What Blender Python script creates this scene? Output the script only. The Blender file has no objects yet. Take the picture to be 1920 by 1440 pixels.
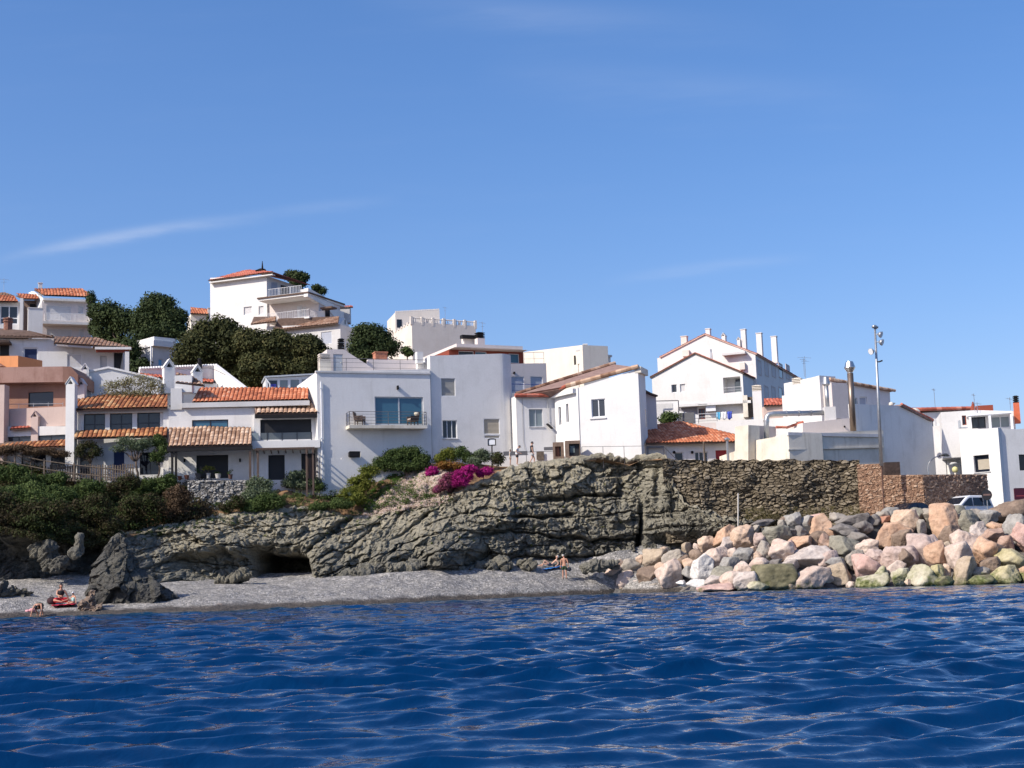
import bpy, bmesh, math, random
import numpy as np
from mathutils import Vector, Matrix
from mathutils.geometry import tessellate_polygon

scene = bpy.context.scene
COL = scene.collection
R = math.radians
random.seed(7)

# ------------------------------------------------------------------ camera
F_PX = 1920 * 50 / 36.0
PITCH = math.atan(365.0 / F_PX)
ROLL = R(1.9)
CAM = Vector((0, 0, 1.3))
_F = Vector((0, math.cos(PITCH), math.sin(PITCH)))
_U0 = Vector((0, -math.sin(PITCH), math.cos(PITCH)))
_R0 = Vector((1, 0, 0))
CR = _R0 * math.cos(ROLL) - _U0 * math.sin(ROLL)
CU = _U0 * math.cos(ROLL) + _R0 * math.sin(ROLL)
cam_d = bpy.data.cameras.new('camera')
cam_d.lens = 50; cam_d.sensor_width = 36; cam_d.clip_end = 8000; cam_d.clip_start = 0.3
cam = bpy.data.objects.new('camera', cam_d); COL.objects.link(cam)
m3 = Matrix((CR, CU, -_F)).transposed()
cam.matrix_world = Matrix.Translation(CAM) @ m3.to_4x4()
scene.camera = cam

def ray(px, py):
    return _F + CR * ((px - 960) / F_PX) + CU * ((720 - py) / F_PX)
def P(px, py, Y):
    """world point seen at photo pixel (px, py) at distance Y along +Y"""
    r = ray(px, py); return CAM + r * (Y / r.y)
def PZ(px, py, z):
    r = ray(px, py); return CAM + r * ((z - CAM.z) / r.z)
def proj(p):
    v = Vector(p) - CAM
    d = v.dot(_F)
    return 960 + v.dot(CR) / d * F_PX, 720 - v.dot(CU) / d * F_PX
def interp(x, tab):
    return np.interp(x, [t[0] for t in tab], [t[1] for t in tab])

# ------------------------------------------------------------------ numpy noise
def _hash(ix, iy, iz, seed):
    h = (ix.astype(np.int64) * 73856093) ^ (iy.astype(np.int64) * 19349663) ^ (iz.astype(np.int64) * 83492791) ^ (seed * 2654435)
    h = (h ^ (h >> 13)) * 1274126177 & 0x7fffffff
    h = (h ^ (h >> 16)) * 668265263 & 0x7fffffff
    return ((h ^ (h >> 15)) & 0xffffff) / float(0xffffff)
def vn(x, y, z, seed=0):
    ix, iy, iz = np.floor(x), np.floor(y), np.floor(z)
    fx, fy, fz = x - ix, y - iy, z - iz
    fx = fx * fx * (3 - 2 * fx); fy = fy * fy * (3 - 2 * fy); fz = fz * fz * (3 - 2 * fz)
    r = 0
    for dx in (0, 1):
        for dy in (0, 1):
            for dz in (0, 1):
                w = (fx if dx else 1 - fx) * (fy if dy else 1 - fy) * (fz if dz else 1 - fz)
                r = r + w * _hash(ix + dx, iy + dy, iz + dz, seed)
    return r * 2 - 1
def fbm(x, y, z, o=4, seed=0, g=0.5):
    r, a, f = 0, 1.0, 1.0
    for i in range(o):
        r = r + a * vn(x * f, y * f, z * f, seed + i * 17); a *= g; f *= 2.03
    return r
def voro(x, y, seed=0, jit=0.9, tilt=False):
    """2-D voronoi: F1, F2, cell random (with tilt: also a random tilted facet per cell)"""
    ix, iy = np.floor(x), np.floor(y)
    f1 = np.full(x.shape, 9.0); f2 = np.full(x.shape, 9.0); cr = np.zeros(x.shape); tl = np.zeros(x.shape)
    z0 = np.zeros_like(ix)
    for dx in (-1, 0, 1):
        for dy in (-1, 0, 1):
            cx, cy = ix + dx, iy + dy
            jx = cx + .5 + jit * (_hash(cx, cy, z0, seed) - .5); jy = cy + .5 + jit * (_hash(cx, cy, z0 + 3, seed) - .5)
            d = np.hypot(jx - x, jy - y); c = _hash(cx, cy, z0 + 7, seed)
            n = d < f1
            f2 = np.where(n, f1, np.minimum(f2, d)); cr = np.where(n, c, cr); f1 = np.where(n, d, f1)
            if tilt:
                a = 6.283 * _hash(cx, cy, z0 + 11, seed); g = .3 + .7 * _hash(cx, cy, z0 + 13, seed)
                tl = np.where(n, g * ((x - jx) * np.cos(a) + (y - jy) * np.sin(a)), tl)
    return (f1, f2, cr, tl) if tilt else (f1, f2, cr)

# ------------------------------------------------------------------ objects
OFF = {}
def thing(name, label, cat, loc=(0, 0, 0), group=None):
    o = bpy.data.objects.new(name, None); COL.objects.link(o)
    o.empty_display_size = 0.3
    o.location = loc; o['label'] = label; o['category'] = cat
    if group: o['group'] = group
    OFF[o.name] = Vector(loc)
    return o
def tag(o, label, cat, group=None):
    o['label'] = label; o['category'] = cat
    if group: o['group'] = group
    return o
def _link(name, me, mats, parent, off):
    for m in (mats if isinstance(mats, (list, tuple)) else [mats]): me.materials.append(m)
    o = bpy.data.objects.new(name, me); COL.objects.link(o)
    if parent is not None:
        o.parent = parent; OFF[o.name] = OFF[parent.name]
    else:
        o.location = off; OFF[o.name] = Vector(off)
    return o
def mk(name, verts, faces, mats, parent=None, mi=None, smooth=False, attrs=None, loc=None):
    """verts in WORLD space; becomes one mesh object (child of parent, or top-level with its origin at loc)"""
    off = OFF[parent.name] if parent is not None else Vector(loc if loc is not None else (0, 0, 0))
    me = bpy.data.meshes.new(name)
    V = np.asarray([tuple(v) for v in verts], dtype=np.float32) if not isinstance(verts, np.ndarray) else verts.astype(np.float32)
    V = V - np.array(off, dtype=np.float32)
    if isinstance(faces, np.ndarray):
        n, k = faces.shape
        me.vertices.add(len(V)); me.vertices.foreach_set('co', V.ravel())
        me.loops.add(n * k); me.loops.foreach_set('vertex_index', faces.ravel().astype(np.int32))
        me.polygons.add(n); me.polygons.foreach_set('loop_start', np.arange(0, n * k, k, dtype=np.int32))
        me.polygons.foreach_set('loop_total', np.full(n, k, dtype=np.int32))
        me.update(calc_edges=True)
    else:
        me.from_pydata(V.tolist(), [], faces)
        me.update()
    if mi is not None: me.polygons.foreach_set('material_index', np.asarray(mi, dtype=np.int32))
    if smooth: me.polygons.foreach_set('use_smooth', np.ones(len(me.polygons), dtype=bool))
    for k, a in (attrs or {}).items():
        at = me.attributes.new(k, 'FLOAT', 'POINT'); at.data.foreach_set('value', np.asarray(a, dtype=np.float32))
    return _link(name, me, mats, parent, off)
def grid_faces(nr, nc):
    i = np.arange(nr - 1)[:, None] * nc + np.arange(nc - 1)[None, :]
    return np.stack([i, i + 1, i + nc + 1, i + nc], -1).reshape(-1, 4)

class MB:
    """collects shapes, then links them as ONE mesh"""
    def __init__(s): s.v = []; s.f = []; s.m = []
    def add(s, vs, fs, mi=0):
        b = len(s.v); s.v += [Vector(v) for v in vs]; s.f += [tuple(i + b for i in f) for f in fs]; s.m += [mi] * len(fs); return s
    def hexa(s, p, mi=0):
        """8 points: bottom 4 ccw from above, top 4"""
        return s.add(p, [(3, 2, 1, 0), (4, 5, 6, 7), (0, 1, 5, 4), (1, 2, 6, 5), (2, 3, 7, 6), (3, 0, 4, 7)], mi)
    def box(s, c, sz, mi=0, ux=None):
        c = Vector(c); ux = Vector(ux if ux is not None else (1, 0, 0)).normalized(); uy = Vector((-ux.y, ux.x, 0)); uz = Vector((0, 0, 1))
        a, b, d = ux * sz[0] / 2, uy * sz[1] / 2, uz * sz[2] / 2
        return s.hexa([c - a - b - d, c + a - b - d, c + a + b - d, c - a + b - d, c - a - b + d, c + a - b + d, c + a + b + d, c - a + b + d], mi)
    def bar(s, p, q, w, h=None, mi=0):
        """square bar from p to q"""
        p, q = Vector(p), Vector(q); h = h or w; d = (q - p).normalized()
        up = Vector((0, 0, 1)) if abs(d.z) < .95 else Vector((0, 1, 0))
        a = d.cross(up).normalized() * w / 2; b = a.cross(d).normalized() * h / 2
        return s.hexa([p - a - b, p + a - b, p + a + b, p - a + b, q - a - b, q + a - b, q + a + b, q - a + b], mi)
    def tube(s, pts, r, n=8, mi=0, cap=True):
        pts = [Vector(p) for p in pts]; rs = r if isinstance(r, (list, tuple)) else [r] * len(pts)
        vs = []; a = None
        for i, p in enumerate(pts):
            d = (pts[min(i + 1, len(pts) - 1)] - pts[max(i - 1, 0)]).normalized()
            if a is None:
                a = d.cross(Vector((0, 0, 1)) if abs(d.z) < .9 else Vector((1, 0, 0))).normalized()
            else:
                a = (a - d * a.dot(d)).normalized()
            b = d.cross(a)
            for k in range(n):
                t = 2 * math.pi * k / n; vs.append(p + (a * math.cos(t) + b * math.sin(t)) * rs[i])
        fs = [(i * n + k, i * n + (k + 1) % n, (i + 1) * n + (k + 1) % n, (i + 1) * n + k) for i in range(len(pts) - 1) for k in range(n)]
        if cap: fs += [tuple(reversed(range(n))), tuple(range((len(pts) - 1) * n, len(pts) * n))]
        return s.add(vs, fs, mi)
    def sphere(s, c, r, n=10, mi=0):
        c = Vector(c); r = Vector((r, r, r)) if not hasattr(r, '__len__') else Vector(r); vs = []; m = max(4, n // 2)
        for i in range(m + 1):
            ph = math.pi * i / m
            for k in range(n):
                t = 2 * math.pi * k / n; vs.append(c + Vector((math.sin(ph) * math.cos(t) * r.x, math.sin(ph) * math.sin(t) * r.y, math.cos(ph) * r.z)))
        return s.add(vs, [(i * n + k, (i + 1) * n + k, (i + 1) * n + (k + 1) % n, i * n + (k + 1) % n) for i in range(m) for k in range(n)], mi)
    def lathe(s, c, prof, n=16, mi=0):
        c = Vector(c); vs = [c + Vector((r * math.cos(2 * math.pi * k / n), r * math.sin(2 * math.pi * k / n), z)) for r, z in prof for k in range(n)]
        fs = [(i * n + k, i * n + (k + 1) % n, (i + 1) * n + (k + 1) % n, (i + 1) * n + k) for i in range(len(prof) - 1) for k in range(n)]
        fs += [tuple(reversed(range(n))), tuple(range((len(prof) - 1) * n, len(prof) * n))]
        return s.add(vs, fs, mi)
    def prism(s, poly, vec, mi=0):
        """closed prism: planar polygon extruded by vec"""
        n = len(poly); poly = [Vector(p) for p in poly]; vec = Vector(vec)
        tri = tessellate_polygon([poly])
        vs = poly + [p + vec for p in poly]
        nrm = sum(((poly[i].cross(poly[(i + 1) % n])) for i in range(n)), Vector())
        fl = nrm.dot(vec) > 0
        fs = []
        for t in tri:
            a, b, c = (poly[i] for i in t)
            same = (b - a).cross(c - a).dot(nrm) > 0
            t1 = tuple(t) if same else tuple(reversed(t))
            fs.append(tuple(reversed(t1)) if fl else t1)
            fs.append(tuple(i + n for i in (t1 if fl else reversed(t1))))
        for i in range(n):
            j = (i + 1) % n
            fs.append((i, j, j + n, i + n) if fl else (j, i, i + n, j + n))
        return s.add(vs, fs, mi)
    def build(s, name, mats, parent=None, smooth=False, loc=None):
        return mk(name, s.v, s.f, mats, parent, s.m if isinstance(mats, (list, tuple)) else None, smooth, loc=loc)

# ------------------------------------------------------------------ materials
def _mat(name):
    m = bpy.data.materials.new(name); m.use_nodes = True
    nt = m.node_tree; return m, nt, nt.nodes, nt.links, nt.nodes['Principled BSDF']
def _ramp(N, stops):
    r = N.new('ShaderNodeValToRGB'); e = r.color_ramp.elements
    while len(e) < len(stops): e.new(0.5)
    for i, (p, c) in enumerate(stops):
        e[i].position = p; e[i].color = (*c, 1) if len(c) == 3 else c
    return r
def mat(name, c, rough=.8, var=.12, sc=2.0, bump=0.0, bsc=30.0, metal=0.0, spec=0.5, stretch=None, c2=None, det=5):
    m, nt, N, L, b = _mat(name)
    b.inputs['Roughness'].default_value = rough; b.inputs['Metallic'].default_value = metal
    b.inputs['Specular IOR Level'].default_value = spec
    g = N.new('ShaderNodeNewGeometry'); v = g.outputs['Position']
    if stretch:
        mp = N.new('ShaderNodeVectorMath'); mp.operation = 'MULTIPLY'; mp.inputs[1].default_value = stretch; L.new(v, mp.inputs[0]); vv = mp.outputs[0]
    else: vv = v
    n = N.new('ShaderNodeTexNoise'); n.inputs['Scale'].default_value = sc; n.inputs['Detail'].default_value = det; n.inputs['Roughness'].default_value = .62
    L.new(vv, n.inputs['Vector'])
    lo = tuple(x * (1 - var) for x in c); hi = tuple(min(1, x * (1 + var)) for x in c)
    if c2: hi = c2
    r = _ramp(N, [(.33, lo), (.67, hi)]); L.new(n.outputs['Fac'], r.inputs['Fac']); L.new(r.outputs['Color'], b.inputs['Base Color'])
    if bump:
        n2 = N.new('ShaderNodeTexNoise'); n2.inputs['Scale'].default_value = bsc; n2.inputs['Detail'].default_value = 4; L.new(v, n2.inputs['Vector'])
        bp = N.new('ShaderNodeBump'); bp.inputs['Strength'].default_value = bump; bp.inputs['Distance'].default_value = .05
        L.new(n2.outputs['Fac'], bp.inputs['Height']); L.new(bp.outputs['Normal'], b.inputs['Normal'])
    return m
def wallmat(name, c, stain=(.45, .42, .37), amt=.35, sc=.5):
    """rendered masonry: faint blotches, vertical rain streaks, fine plaster grain"""
    m, nt, N, L, b = _mat(name)
    b.inputs['Roughness'].default_value = .9; b.inputs['Specular IOR Level'].default_value = .2
    g = N.new('ShaderNodeNewGeometry'); v = g.outputs['Position']
    def noise(scale, st, det=4):
        mp = N.new('ShaderNodeVectorMath'); mp.operation = 'MULTIPLY'; mp.inputs[1].default_value = st; L.new(v, mp.inputs[0])
        n = N.new('ShaderNodeTexNoise'); n.inputs['Scale'].default_value = scale; n.inputs['Detail'].default_value = det; n.inputs['Roughness'].default_value = .65
        L.new(mp.outputs[0], n.inputs['Vector']); return n.outputs['Fac']
    a = noise(sc, (1, 1, 1), 6); s = noise(2.2, (1, 1, .13), 4); f = noise(9, (1, 1, 1), 5)
    r1 = _ramp(N, [(.45, (0, 0, 0)), (.75, (1, 1, 1))]); L.new(a, r1.inputs['Fac'])
    r2 = _ramp(N, [(.55, (0, 0, 0)), (.80, (1, 1, 1))]); L.new(s, r2.inputs['Fac'])
    ad = N.new('ShaderNodeMath'); ad.operation = 'ADD'; L.new(r1.outputs['Color'], ad.inputs[0]); L.new(r2.outputs['Color'], ad.inputs[1])
    mu = N.new('ShaderNodeMath'); mu.operation = 'MULTIPLY'; mu.inputs[1].default_value = amt; mu.use_clamp = True; L.new(ad.outputs[0], mu.inputs[0])
    mx = N.new('ShaderNodeMix'); mx.data_type = 'RGBA'; L.new(mu.outputs[0], mx.inputs['Factor'])
    mx.inputs['A'].default_value = (*c, 1); mx.inputs['B'].default_value = (*stain, 1)
    r3 = _ramp(N, [(.3, (.93, .93, .93)), (.7, (1, 1, 1))]); L.new(f, r3.inputs['Fac'])
    m2 = N.new('ShaderNodeMix'); m2.data_type = 'RGBA'; m2.blend_type = 'MULTIPLY'; m2.inputs['Factor'].default_value = 1
    L.new(mx.outputs['Result'], m2.inputs['A']); L.new(r3.outputs['Color'], m2.inputs['B']); L.new(m2.outputs['Result'], b.inputs['Base Color'])
    bp = N.new('ShaderNodeBump'); bp.inputs['Strength'].default_value = .25; bp.inputs['Distance'].default_value = .04
    L.new(f, bp.inputs['Height']); L.new(bp.outputs['Normal'], b.inputs['Normal'])
    return m
def attrmat(name, stops, attr='tint', rough=.85, transl=0.0, sc=0, spec=.3, bump=0, nz=.9):
    """colour from a per-piece attribute (each tile, leaf or stone has its own shade), optionally broken up by noise"""
    m, nt, N, L, b = _mat(name)
    b.inputs['Roughness'].default_value = rough; b.inputs['Specular IOR Level'].default_value = spec
    a = N.new('ShaderNodeAttribute'); a.attribute_name = attr
    src = a.outputs['Fac']
    if sc:
        g = N.new('ShaderNodeNewGeometry'); n = N.new('ShaderNodeTexNoise'); n.inputs['Scale'].default_value = sc; n.inputs['Detail'].default_value = 5
        n.inputs['Roughness'].default_value = .7
        L.new(g.outputs['Position'], n.inputs['Vector'])
        q = N.new('ShaderNodeMath'); q.operation = 'MULTIPLY_ADD'; q.inputs[1].default_value = nz; q.inputs[2].default_value = -nz / 2; L.new(n.outputs['Fac'], q.inputs[0])
        ad = N.new('ShaderNodeMath'); ad.operation = 'ADD'; L.new(src, ad.inputs[0]); L.new(q.outputs[0], ad.inputs[1]); src = ad.outputs[0]
        if bump:
            bp = N.new('ShaderNodeBump'); bp.inputs['Strength'].default_value = bump; bp.inputs['Distance'].default_value = .06
            L.new(n.outputs['Fac'], bp.inputs['Height']); L.new(bp.outputs['Normal'], b.inputs['Normal'])
    r = _ramp(N, stops); L.new(src, r.inputs['Fac']); L.new(r.outputs['Color'], b.inputs['Base Color'])
    if transl:
        t = N.new('ShaderNodeBsdfTranslucent'); L.new(r.outputs['Color'], t.inputs['Color'])
        x = N.new('ShaderNodeMixShader'); x.inputs[0].default_value = transl; L.new(b.outputs[0], x.inputs[1]); L.new(t.outputs[0], x.inputs[2])
        L.new(x.outputs[0], N['Material Output'].inputs['Surface'])
    return m
def glassmat(name, c, rough=.06):
    m, nt, N, L, b = _mat(name)
    b.inputs['Base Color'].default_value = (*c, 1); b.inputs['Roughness'].default_value = rough; b.inputs['IOR'].default_value = 1.5
    g = N.new('ShaderNodeNewGeometry'); n = N.new('ShaderNodeTexNoise'); n.inputs['Scale'].default_value = 1.3; L.new(g.outputs['Position'], n.inputs['Vector'])
    bp = N.new('ShaderNodeBump'); bp.inputs['Strength'].default_value = .08; bp.inputs['Distance'].default_value = .1
    L.new(n.outputs['Fac'], bp.inputs['Height']); L.new(bp.outputs['Normal'], b.inputs['Normal'])
    return m

# ------------------------------------------------------------------ daylight
SUN = Vector((-1.60, -1.02, 1.5)).normalized()      # towards the sun
sd = bpy.data.lights.new('sun', 'SUN'); sd.energy = 3.85; sd.angle = R(.53); sd.color = (1, .925, .81)
so = bpy.data.objects.new('sun', sd); COL.objects.link(so)
so.rotation_euler = SUN.to_track_quat('Z', 'Y').to_euler()
w = bpy.data.worlds.new('World'); scene.world = w; w.use_nodes = True
wn, wl = w.node_tree.nodes, w.node_tree.links
bg = wn['Background']; bg.inputs['Strength'].default_value = .138
sk = wn.new('ShaderNodeTexSky'); sk.sky_type = 'NISHITA'; sk.sun_disc = False
sk.sun_elevation = math.asin(SUN.z); sk.sun_rotation = math.atan2(SUN.x, SUN.y)
sk.altitude = 0; sk.air_density = 1.0; sk.dust_density = 1.5; sk.ozone_density = 4.0
# thin high cirrus streaks, laid out by direction in the sky
tc = wn.new('ShaderNodeTexCoord'); sep = wn.new('ShaderNodeSeparateXYZ'); wl.new(tc.outputs['Generated'], sep.inputs[0])
def wm(op, a, b=None, c=None, clamp=False):
    n = wn.new('ShaderNodeMath'); n.operation = op; n.use_clamp = clamp
    for i, v in enumerate((a, b, c)):
        if v is None: continue
        if isinstance(v, (int, float)): n.inputs[i].default_value = v
        else: wl.new(v, n.inputs[i])
    return n.outputs[0]
_a = wm('DIVIDE', sep.outputs['X'], sep.outputs['Y']); _b = wm('DIVIDE', sep.outputs['Z'], sep.outputs['Y'])
cmb = wn.new('ShaderNodeCombineXYZ'); wl.new(wm('MULTIPLY', _a, 1.0), cmb.inputs[0]); wl.new(wm('MULTIPLY', _b, 1.0), cmb.inputs[1])
def wnoise(scale, st, rot=0.0, det=6):
    mp = wn.new('ShaderNodeMapping'); mp.inputs['Scale'].default_value = st; mp.inputs['Rotation'].default_value = (0, 0, rot); wl.new(cmb.outputs[0], mp.inputs[0])
    n = wn.new('ShaderNodeTexNoise'); n.inputs['Scale'].default_value = scale; n.inputs['Detail'].default_value = det; n.inputs['Roughness'].default_value = .6; wl.new(mp.outputs[0], n.inputs['Vector']); return n.outputs['Fac']
def streak(pts, wid, amp, nz):
    """soft band through pixel points (straight to slightly bowed), fading at both ends"""
    q = [(ray(*p).x / ray(*p).y, ray(*p).z / ray(*p).y) for p in pts]
    co = np.polyfit([p[0] for p in q], [p[1] for p in q], 2)
    y = wm('ADD', wm('MULTIPLY', wm('MULTIPLY_ADD', _a, float(co[0]), float(co[1])), _a), float(co[2]))
    x0, x1 = q[0][0], q[-1][0]
    t = wm('MULTIPLY_ADD', _a, 1 / (x1 - x0), -x0 / (x1 - x0))
    env = wm('MULTIPLY', wm('MULTIPLY_ADD', t, 3.0, 0.0, True), wm('MULTIPLY_ADD', t, -2.2, 2.2, True), None, True)
    d = wm('DIVIDE', wm('ADD', wm('SUBTRACT', _b, y), wm('MULTIPLY_ADD', nz, wid * 1.2, -wid * .6)), wid)
    g = wm('POWER', 2.718, wm('MULTIPLY', wm('MULTIPLY', d, d), -1.0))
    return wm('MULTIPLY', wm('MULTIPLY', g, env), wm('MULTIPLY', nz, amp))
nz1 = wnoise(16, (1, 5, 1), -.25); nz2 = wnoise(7, (1, 7, 1), .08)
cl = streak([(-20, 492), (250, 438), (520, 405)], .0042, .55, nz1)
cl = wm('ADD', cl, streak([(430, 412), (600, 388), (760, 372)], .004, .16, nz1))
cl = wm('ADD', cl, streak([(640, -12), (1000, 28), (1500, 60)], .013, .16, nz2))
cl = wm('ADD', cl, streak([(880, 140), (1200, 160), (1700, 190)], .014, .13, nz2))
cl = wm('ADD', cl, streak([(1120, 532), (1320, 502), (1540, 480)], .004, .20, nz1))
cl = wm('ADD', cl, wm('MULTIPLY', wm('POWER', nz2, 6.0), .12), None, True)
mx = wn.new('ShaderNodeMix'); mx.data_type = 'RGBA'
hs = wn.new('ShaderNodeHueSaturation'); hs.inputs['Saturation'].default_value = 1.3; gm = wn.new('ShaderNodeGamma'); gm.inputs[1].default_value = .85; wl.new(sk.outputs[0], gm.inputs[0]); wl.new(gm.outputs[0], hs.inputs['Color'])
wl.new(cl, mx.inputs['Factor']); tm = wn.new('ShaderNodeMix'); tm.data_type = 'RGBA'; tm.blend_type = 'MULTIPLY'; tm.inputs['Factor'].default_value = 1; tm.inputs['B'].default_value = (1.08, .99, 1.13, 1); wl.new(hs.outputs[0], tm.inputs['A']); wl.new(tm.outputs['Result'], mx.inputs['A']); mx.inputs['B'].default_value = (3.6, 4.0, 4.9, 1)
wl.new(mx.outputs['Result'], bg.inputs['Color'])
scene.view_settings.view_transform = 'Standard'; scene.view_settings.look = 'None'; scene.view_settings.gamma = 1; scene.view_settings.exposure = 0.5
scene.cycles.max_bounces = 6; scene.cycles.diffuse_bounces = 3; scene.cycles.glossy_bounces = 3
# ================================================================== water
def build_water():
    rs = [2.5]
    while rs[-1] < 118:
        r = rs[-1]; rs.append(r + min(max(r * .0042, .035), .24))
    rs = np.array(rs); na = 900
    _q = np.linspace(-1, 1, na); th = np.radians(27 * _q + 18 * _q ** 5)
    Rr, T = np.meshgrid(rs, th, indexing='ij')
    X, Y = Rr * np.sin(T), Rr * np.cos(T)
    rng = np.random.RandomState(11)
    H = np.zeros_like(X); DX = np.zeros_like(X); DY = np.zeros_like(X)
    gust = 1 + .45 * fbm(X * .09, Y * .09, X * 0, 3, 5)
    for i in range(90):
        lam = .25 * (1.9 / .25) ** rng.rand() if i > 5 else 1.8 + 2.4 * rng.rand()
        ang = R(-80) + rng.randn() * R(21)      # running towards the boat, slightly from the left
        k = 2 * np.pi / lam; a = .0071 * (lam ** .95 if lam < 1.2 else 1.15 * lam ** .1) * (.6 + .8 * rng.rand())
        cx, cy = np.cos(ang), np.sin(ang); ph = k * (cx * X + cy * Y) + rng.rand() * 6.283
        fade = np.clip(lam / (Rr * .006 + .02) / 3.0, 0, 1) * gust
        H += a * fade * np.cos(ph); q = .7 * a * fade
        DX -= q * cx * np.sin(ph); DY -= q * cy * np.sin(ph)
    V = np.stack([X + DX, Y + DY, H], -1).reshape(-1, 3)
    m, nt, N, L, b = _mat('sea_water')
    b.inputs['Roughness'].default_value = .05; b.inputs['IOR'].default_value = 1.333; b.inputs['Specular IOR Level'].default_value = .24
    g = N.new('ShaderNodeNewGeometry')
    at = N.new('ShaderNodeAttribute'); at.attribute_name = 'depth'
    r = _ramp(N, [(0, (.006, .052, .110)), (.35, (.0010, .034, .112)), (1, (.0004, .024, .086))]); L.new(at.outputs['Fac'], r.inputs['Fac']); L.new(r.outputs['Color'], b.inputs['Base Color'])
    hs = []
    for s, d, st in ((3.2, .022, (1, .5, 1)), (9, .006, (1, .6, 1))):
        mp = N.new('ShaderNodeVectorMath'); mp.operation = 'MULTIPLY'; mp.inputs[1].default_value = st; L.new(g.outputs['Position'], mp.inputs[0])
        n = N.new('ShaderNodeTexNoise'); n.inputs['Scale'].default_value = s; n.inputs['Detail'].default_value = 3; n.inputs['Distortion'].default_value = .6; L.new(mp.outputs[0], n.inputs['Vector'])
        bp = N.new('ShaderNodeBump'); bp.inputs['Strength'].default_value = 1; bp.inputs['Distance'].default_value = d; L.new(n.outputs['Fac'], bp.inputs['Height'])
        if hs: L.new(hs[-1].outputs['Normal'], bp.inputs['Normal'])
        hs.append(bp)
    L.new(hs[-1].outputs['Normal'], b.inputs['Normal'])
    pxs = 960 + np.tan(T) * F_PX
    dep = np.clip((np.interp(pxs, PXW, YW) - Rr * np.cos(T)) / 26.0, 0, 1)
    o = mk('water', V, grid_faces(len(rs), na), m, smooth=True, attrs={'depth': dep.ravel()}); o['kind'] = 'structure'
    # calm sheet to the horizon around the detailed patch
    v2 = [(-3000, -3000, -.16), (3000, -3000, -.16), (3000, 3000, -.16), (-3000, 3000, -.16)]
    o = mk('open_sea', v2, [(0, 1, 2, 3)], m); o['kind'] = 'structure'

# ---- the shore, by photo column
WL = [(-300, 1172), (0, 1161), (60, 1158), (300, 1150), (420, 1146), (600, 1138), (840, 1127), (1000, 1120), (1160, 1113), (1300, 1111), (1400, 1110), (1500, 1106), (1600, 1103), (1760, 1100), (1920, 1094), (2200, 1084)]
CB = [(-300, 1112), (-60, 1108), (60, 1103), (170, 1092), (250, 1094), (400, 1094), (500, 1093), (570, 1090), (640, 1080), (740, 1067), (830, 1060), (900, 1063), (1000, 1057), (1100, 1066), (1200, 1050), (1260, 1030), (1340, 1005), (1420, 980), (1480, 975)]
CBY = [(-300, 92), (-60, 91), (60, 91), (170, 94), (250, 96), (400, 97), (570, 98), (740, 100), (900, 102), (1000, 104), (1100, 104.5), (1200, 104.5), (1260, 103), (1340, 102.2), (1480, 101.8)]
CT = [(-300, 950), (-60, 965), (60, 985), (170, 1002), (250, 994), (330, 981), (400, 967), (450, 961), (500, 956), (570, 948), (600, 950), (640, 963), (690, 968), (740, 950), (830, 932), (900, 903), (960, 872), (1000, 865), (1060, 860), (1090, 852), (1130, 849), (1150, 852), (1180, 859), (1200, 851), (1240, 849), (1250, 856), (1262, 900), (1290, 944), (1340, 962), (1420, 978), (1480, 985)]
CTY = [(-300, 95), (60, 95), (170, 98), (250, 101), (400, 104), (570, 106), (740, 107), (830, 106.8), (900, 107), (1000, 108), (1200, 107.5), (1250, 105.4), (1290, 103.6), (1480, 102.6)]
PXW = np.array([t[0] for t in WL], float); YW = np.array([PZ(t[0], t[1], 0).y for t in WL])
def beachz(px, Y):
    px = np.asarray(px, float); yw = np.interp(px, PXW, YW); yb = interp(px, CBY); cb = interp(px, CB)
    zb = np.array([P(a, b, c).z for a, b, c in zip(np.atleast_1d(px), np.atleast_1d(cb), np.atleast_1d(yb))]).reshape(px.shape)
    t = (Y - yw) / (yb - yw)
    return np.where(t < 0, t * .9, zb * (1 - (1 - np.clip(t, 0, 1.6)) ** 1.25 * np.sign(1 - np.clip(t, 0, .999)) if False else zb * np.clip(t, 0, 1.5) ** .85))
def colX(px, Y):
    """world x of photo column px (taken at the waterline height) at depth Y"""
    return (np.asarray(px) - 960) / F_PX / math.cos(PITCH) * Y

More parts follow.
